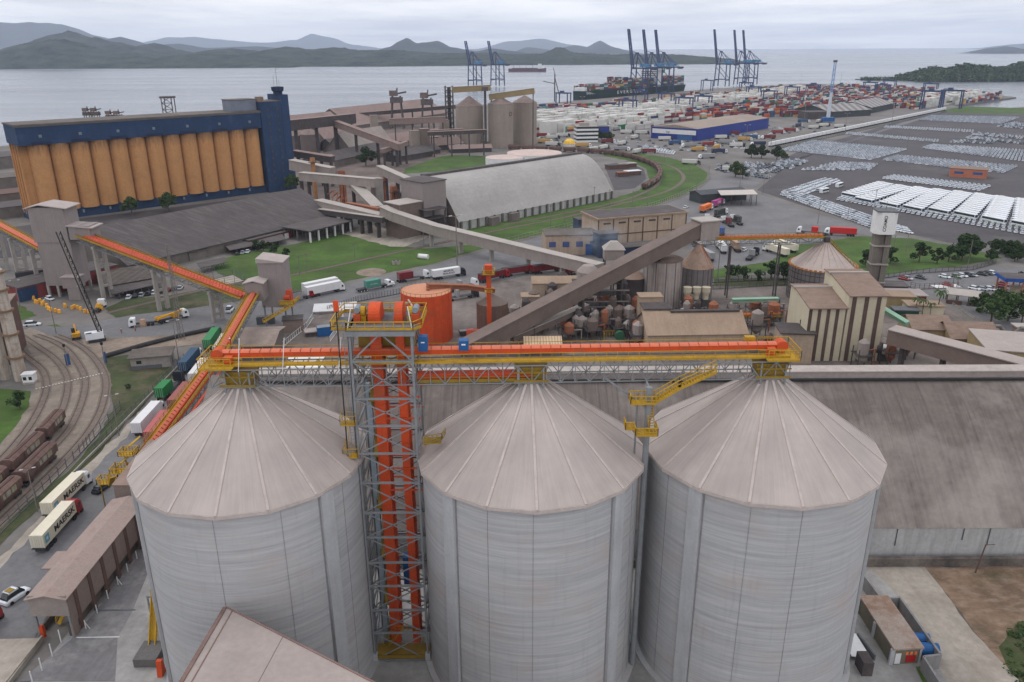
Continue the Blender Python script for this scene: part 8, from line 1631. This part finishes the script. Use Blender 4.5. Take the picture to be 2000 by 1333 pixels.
# quay cranes
m_cr = mat('crane_blue', S(52, 66, 104), .6, .12, .1); m_crl = mat('crane_house_blue', S(74, 130, 170), .6, .1, .1)
def sts(label, u, v, top, group, m=m_cr, sc=1.0):
    p = G(u, v); T = thing('quay_crane', label, 'quay crane', tuple(p), ua + math.pi / 2, group)   # local x seaward
    for x in (-15, 15):
        for y in (-9, 9): MB().beam((x, y, 0), (x * .92, y * .9, 50), 1.9).build('leg', m, T)
    b = MB()
    for y in (-9, 9): b.beam((-15, y, 16), (15, y, 16), 1.6); b.beam((-15, y, 17), (14, y, 44), 1.0); b.beam((15, y * .9, 50), (8, y * .4, 78), 1.4); b.beam((-14, y * .9, 50), (8, y * .4, 78), 1.0)
    for x in (-15, 15): b.beam((x, -9, 14), (x, 9, 14), 1.8); b.beam((x * .92, -8, 49), (x * .92, 8, 49), 1.8)
    b.build('bracing', m, T); b = MB()
    for y in (-3.4, 3.4): b.beam((17, y, 50), (-40, y, 50), 1.5, 2.4)
    for x in range(-38, 17, 9): b.beam((x, -3.4, 50), (x, 3.4, 50), .8)
    b.build('girder', m, T); b = MB(); q = Vector((17, 0, 51)); e = Vector((31, 0, top)); 
    for y in (-3.2, 3.2): b.beam(q + Vector((0, y, 0)), e + Vector((0, y * .8, 0)), 2.2, 2.2)
    for k in range(9): a_ = q.lerp(e, k / 8); b.beam(a_ + Vector((0, -3.2, 0)), a_ + Vector((0, 3.2, 0)), 1.4)
    b.build('raised_boom', m, T); b = MB(); b.beam((8, 0, 78), (17 + 14 * .45, 0, 51 + (top - 51) * .45), .7); b.beam((8, 2, 78), (-30, 3, 51), .7); b.beam((8, -2, 78), (-30, -3, 51), .7); b.build('stay', m, T)
    MB().box(-12, 0, 52, 20, 8, 6).build('machine_house', m_crl, T); MB().box(8, 0, 76, 5, 5, 3).build('apex_frame', m, T); MB().box(-34, 0, 47, 8, 7, 3).build('backreach_platform', m_dsteel, T)
for i, (u, v) in enumerate(((1247, 186), (1275, 183), (1298, 181))): sts('tall blue quay crane with raised boom over the container ship', u, v, 121, 'quay cranes over the ship')
for i, (u, v) in enumerate(((1409, 169), (1447, 166), (1464, 165))): sts('tall blue quay crane with raised boom beyond the ship stern', u, v, 126, 'quay cranes beyond the ship')
for i, (u, v) in enumerate(((928, 170), (972, 168))): sts('older dark quay crane with blue house behind the far silos', u, v, 103, 'older quay cranes')
def rtg(u, v, s=1.0, lab='dark blue yard gantry crane over the container stacks'):
    p = G(u, v); T = thing('yard_gantry', lab, 'gantry crane', tuple(p), ua + math.pi / 2, 'yard gantry cranes'); [MB().beam((x, y, 0), (x * .97, y, 21), 1.3).build('leg', m_cr, T) for x in (-12, 12) for y in (-4, 4)]; build_each(MB().beam((-13, -4, 21.6), (13, -4, 21.6), 1.1, 1.8).beam((-13, 4, 21.6), (13, 4, 21.6), 1.1, 1.8), 'girder', m_cr, T, False); MB().box(3, 0, 22.5, 5, 5, 2.4).build('trolley', m_cr, T); T.scale = (s, s, s)
for u, v, s in ((1372, 218, 1), (1335, 222, 1), (1225, 228, 1), (1300, 212, 1), (1455, 184, 1), (1380, 178, 1), (1697, 184, 1), (1735, 180, 1), (1722, 190, 1), (1815, 187, 1), (1818, 214, 1.2), (1855, 212, 1.2), (1586, 190, 1), (1470, 195, 1), (1500, 205, 1), (1100, 210, 1), (1250, 205, 1), (1545, 195, 1)): rtg(u, v, s)
p = G(1616, 240); T = thing('harbour_crane', 'tall pale blue harbour crane mast with vertical jib in the terminal', 'harbour crane', tuple(p)); h = zat(1620, 122, p.y); m_hc = mat('pale_crane_blue', S(112, 146, 190), .5, .1, .1); build_each(MB().beam((-1.4, 0, 34), (-1.1, 0, h), .8).beam((1.4, 0, 34), (1.1, 0, h), .8), 'jib', m_hc, T, False); MB().tube((0, 0, 6), (0, 0, 36), 2.4, 1.6, 12).build('tower', mat('pale_tower', S(188, 196, 206), .6, .1), T); b = MB(); [b.beam((-1.5, 0, z), (1.5, 0, z + 5), .6) for z in range(36, int(h) - 5, 6)]; b.build('jib_bracing', m_hc, T); MB().box(0, 0, 1.5, 14, 9, 5).build('chassis', m_blue, T); MB().box(0, 0, h, 4.5, 2, 2.4).build('jib_head', m_dsteel, T)
for i, (u, v, vt) in enumerate(((1563, 170, 139), (1640, 176, 141), (1672, 176, 144), (1758, 180, 143), (1822, 190, 144), (1866, 190, 147), (1924, 192, 146), (1620 - 50, 240, 165), (1225, 240, 175), (1316, 258, 190), (1650, 262, 222), (1741, 244, 205), (1455, 300, 245), (1505, 290, 250), (1136, 250, 190), (1432, 240, 178))):
    p = G(u, v); o = dup(LP, tuple(p)); o.scale = (1.6, 1.6, zat(u, vt, p.y) / 12); o['label'] = 'tall floodlight mast in the container terminal'; o['group'] = 'floodlight masts in the terminal'
# container ship
a, c = G(1150, 194), G(1366, 176.5); sd = (c - a).normalized(); sa = math.atan2(sd.y, sd.x); a = a - sd * 4 + Vn * 34; LS = (c - a).length * .93; T = thing('container_ship', 'dark green container ship loaded high with coloured containers', 'ship', (a.x, a.y, -2.5), sa)
half = [(0, .3), (10, 9), (26, 17), (50, 21.5), (LS - 30, 21.5), (LS - 6, 18), (LS, 15)]; b = MB(); secs = []
for x, w_ in half: ww = w_ * .8; xb = x + (10 if x < 20 else 0); secs.append((x, [(-w_, 15), (-ww, 2), (-ww * .9, -1), (ww * .9, -1), (ww, 2), (w_, 15)]))
loft(secs).build('hull', mat('ship_green', S(22, 48, 46), .5, .1, .02), T); m_super = mat('ship_white', S(222, 224, 224), .6, .05, .1)
MB().box(LS * .69, 0, 15, 16, 40, 32).build('superstructure', m_super, T); [MB().box(LS * .69 - 8.1, 0, 19 + 4 * k, .3, 36, 1.4).build('window_row', m_glass, T) for k in range(7)]; MB().box(LS * .69, 0, 47, 10, 52, 4).build('bridge', m_super, T); MB().box(LS * .8, 0, 40, 8, 10, 14).build('funnel', mat('funnel_green', S(40, 130, 80), .6), T); MB().beam((16, 0, 15), (16, 0, 30), .8).build('foremast', m_super, T); MB().box(22, 0, 15, 10, 22, 6).build('breakwater', m_super, T)
lettering('lettering', 'EVERGREEN', 6.5, m_white, T, (36, -17.6, 11.2), (R(82), 0, R(-4)), 1.0, .05); lettering('lettering', 'E V E R G R E E N', 8, m_white, T, (LS * .42, -21.7, 9.2), (R(84), 0, 0), 1.6, .05)
b = MB(); b.c = []; x = 34
while x < LS - 12:
    if not (LS * .69 - 14 < x < LS * .69 + 14 or LS * .78 < x < LS * .83):
        nh = int(4 + 3 * noise.noise((x / 40, 1, 1)) + (3 if x > LS * .35 else 0)) 
        for r_ in range(16):
            n = max(2, nh + rc.choice([-1, 0, 0, 0]))
            for k in range(n): b.box(x, -19.5 + r_ * 2.6, 15.6 + k * 2.62, 12.2, 2.44, 2.58); f = rc.uniform(.55, .9); cc = tuple(t_ * f for t_ in CC[rc.choice(mixc + ['green', 'green', 'teal', 'navy'])]); b.c += [cc] * 6
    x += 13.2
o = b.build('deck_cargo', MATS['container_paint'], T); o['kind'] = 'stuff'
p = G(1030, 139); T = thing('bulk_carrier', 'small red and grey bulk carrier sailing in the bay', 'ship', (p.x, p.y, -2.5), R(-3)); LB = 150; loft([(-LB / 2, [(-9, 12), (-8, -1), (8, -1), (9, 12)]), (-LB / 2 + 14, [(-12, 11), (-11, -1), (11, -1), (12, 11)]), (LB / 2 - 20, [(-12, 11), (-11, -1), (11, -1), (12, 11)]), (LB / 2, [(-.5, 14), (-.4, -1), (.4, -1), (.5, 14)])]).build('hull', mat('hull_red', S(92, 52, 60), .7, .1, .05), T); MB().box(LB / 2 - 26, 0, 11, 14, 20, 18).build('superstructure', m_super, T); [MB().beam((x, 0, 11), (x, 0, 28), 1.2).build('deck_crane', m_dsteel, T) for x in (-55, -30, -5, 20)]; MB().box(-6, 0, 11, 110, 16, 3).build('hatch_covers', m_dsteel, T)
p = G(1083, 199); T = thing('level_crane', 'thin grey level luffing crane on the quay left of the ship', 'crane', tuple(p)); MB().beam((0, 0, 0), (0, 0, 46), 2).build('tower', m_dsteel, T); build_each(MB().beam((0, 0, 30), (-20, 0, 62 - 28), 1.2).beam((0, 0, 40), (9, 0, 8), 1.4).beam((0, 0, 46), (-3, 0, 56), 1), 'jib', m_dsteel, T, False)
# wooded island and breakwater trees on the right
def wood(name, lab, prof, Y_, depth, n, s):
    hl = hill(name, prof, Y_, depth, hm, tree=6, nx=90, ny=10); r_ = random.Random(9); pts = [A(u, v, Y_) for u, v in prof]; b = MB()
    for _ in range(n):
        k = r_.randrange(len(pts) - 1); f = r_.random(); q = pts[k].lerp(pts[k + 1], f); dy = r_.uniform(-1, .5); hgt = max(2, q.z * (1 - abs(dy) ** 1.4)); rr = r_.uniform(.5, 1.2) * s
        leaves(b, (q.x, q.y + dy * depth, hgt), rr, rr * .8, 26, rr * .34, r_)
    tag(b.build('island_wood', m_leaf), lab, 'wood', kind='stuff')
wood('wooded_island', 'dark wood covering the low island at the right edge', [(1765, 156), (1795, 146), (1820, 136), (1850, 138), (1885, 130), (1915, 133), (1950, 138), (1975, 137), (1995, 128), (2040, 118), (2140, 120), (2260, 150)], 2320, 110, 900, 13)
wood('low_island', 'thin dark line of trees on the low islet beyond the terminal', [(1680, 158), (1700, 156), (1722, 156), (1745, 157), (1770, 156), (1785, 154), (1800, 158)], 2350, 40, 130, 6)
# ================================================================ people and smoke
def person(lab, u, v, shirt, z=0.0, rot=0.0, grp='workers at the roadworks'):
    p = G(u, v, z); T = thing('person', lab, 'person', tuple(p), rot, grp)
    J = [(0, 0, .95), (0, 0, 1.2), (0, 0, 1.42), (0, .02, 1.55), (0, .03, 1.68), (.1, 0, .9), (.11, .03, .5), (.11, -.04, .07), (.12, .1, .04), (-.1, 0, .9), (-.11, .12, .5), (-.11, -.08, .07), (-.12, .08, .04), (.2, 0, 1.4), (.27, .02, 1.12), (.25, .16, .9), (-.2, 0, 1.4), (-.27, .04, 1.12), (-.22, .18, .92)]
    E = [(0, 1), (1, 2), (2, 3), (3, 4), (0, 5), (5, 6), (6, 7), (7, 8), (0, 9), (9, 10), (10, 11), (11, 12), (2, 13), (13, 14), (14, 15), (2, 16), (16, 17), (17, 18)]
    rad = [.15, .15, .15, .06, .11, .1, .065, .045, .05, .1, .065, .045, .05, .065, .048, .04, .065, .048, .04]
    me = bpy.data.meshes.new('body'); me.from_pydata(J, E, []); me.materials.append(mat('work_clothes', S(52, 58, 76), .9, .1)); o = bpy.data.objects.new('body', me); col.objects.link(o); o.parent = T
    m = o.modifiers.new('skin', 'SKIN'); me.skin_vertices[0].data[0].use_root = True
    for i, r in enumerate(rad): me.skin_vertices[0].data[i].radius = (r, r * .85)
    o.modifiers.new('sub', 'SUBSURF').levels = 1
    MB().lathe(0, 0, [(.17, .88), (.185, 1.1), (.2, 1.36), (.1, 1.46)], 12).build('vest', shirt, T); MB().lathe(0, .03, [(.125, 1.7), (.12, 1.76), (.07, 1.83), (.01, 1.84)], 12, caps=True).build('helmet', m_white, T)
m_vest = mat('orange_vest', S(226, 108, 40), .8, .05); m_vest2 = mat('lime_vest', S(190, 206, 70), .8, .05)
for i, (u, v, s) in enumerate(((193, 668, 1), (198, 666, 0), (207, 664, 1), (265, 648, 0), (238, 652, 0))): person('worker in high visibility vest and white helmet at the drill rig', u, v, m_vest2 if s else m_vest, 0, i)
person('worker in orange vest standing in the staging area by the white sedan', 30, 520, m_vest, 0, 1, 'people on foot'); person('worker in white helmet on the yellow platform at the left end of the gallery', 452, 684, m_vest, 49.9, 2, 'people on foot'); person('person in dark clothes crossing the yard road by the dark low wall', 647, 604, mat('dark_jacket', S(50, 50, 56), .9, .1), 0, 2, 'people on foot')
sm = bpy.data.materials.new('smoke_vapour'); sm.use_nodes = True; t = NT(sm.node_tree); t.n.remove(t.n['Principled BSDF']); pv = t.add('ShaderNodeVolumePrincipled'); pv.inputs['Color'].default_value = (.75, .86, 1, 1)
ob = t.add('ShaderNodeTexCoord').outputs['Generated']; vm = t.add('ShaderNodeVectorMath', operation='DISTANCE'); vm.inputs[1].default_value = (.5, .5, .5); t.link(ob, vm.inputs[0])
t.link(t.math('MULTIPLY', t.ramp(vm.outputs['Value'], .1, .5, 1, 0), t.ramp(t.noise(t.mapping(ob, (2.5, 2.5, 2)), 2, 3, .6), .42, .7, 0, .09)), pv.inputs['Density']); t.link(pv.outputs[0], t.n['Material Output'].inputs['Volume'])
g = G(1165, 500); tag(MB().box(g.x, g.y - 4, 2, 34, 16, 15).build('smoke', sm), kind='stuff')
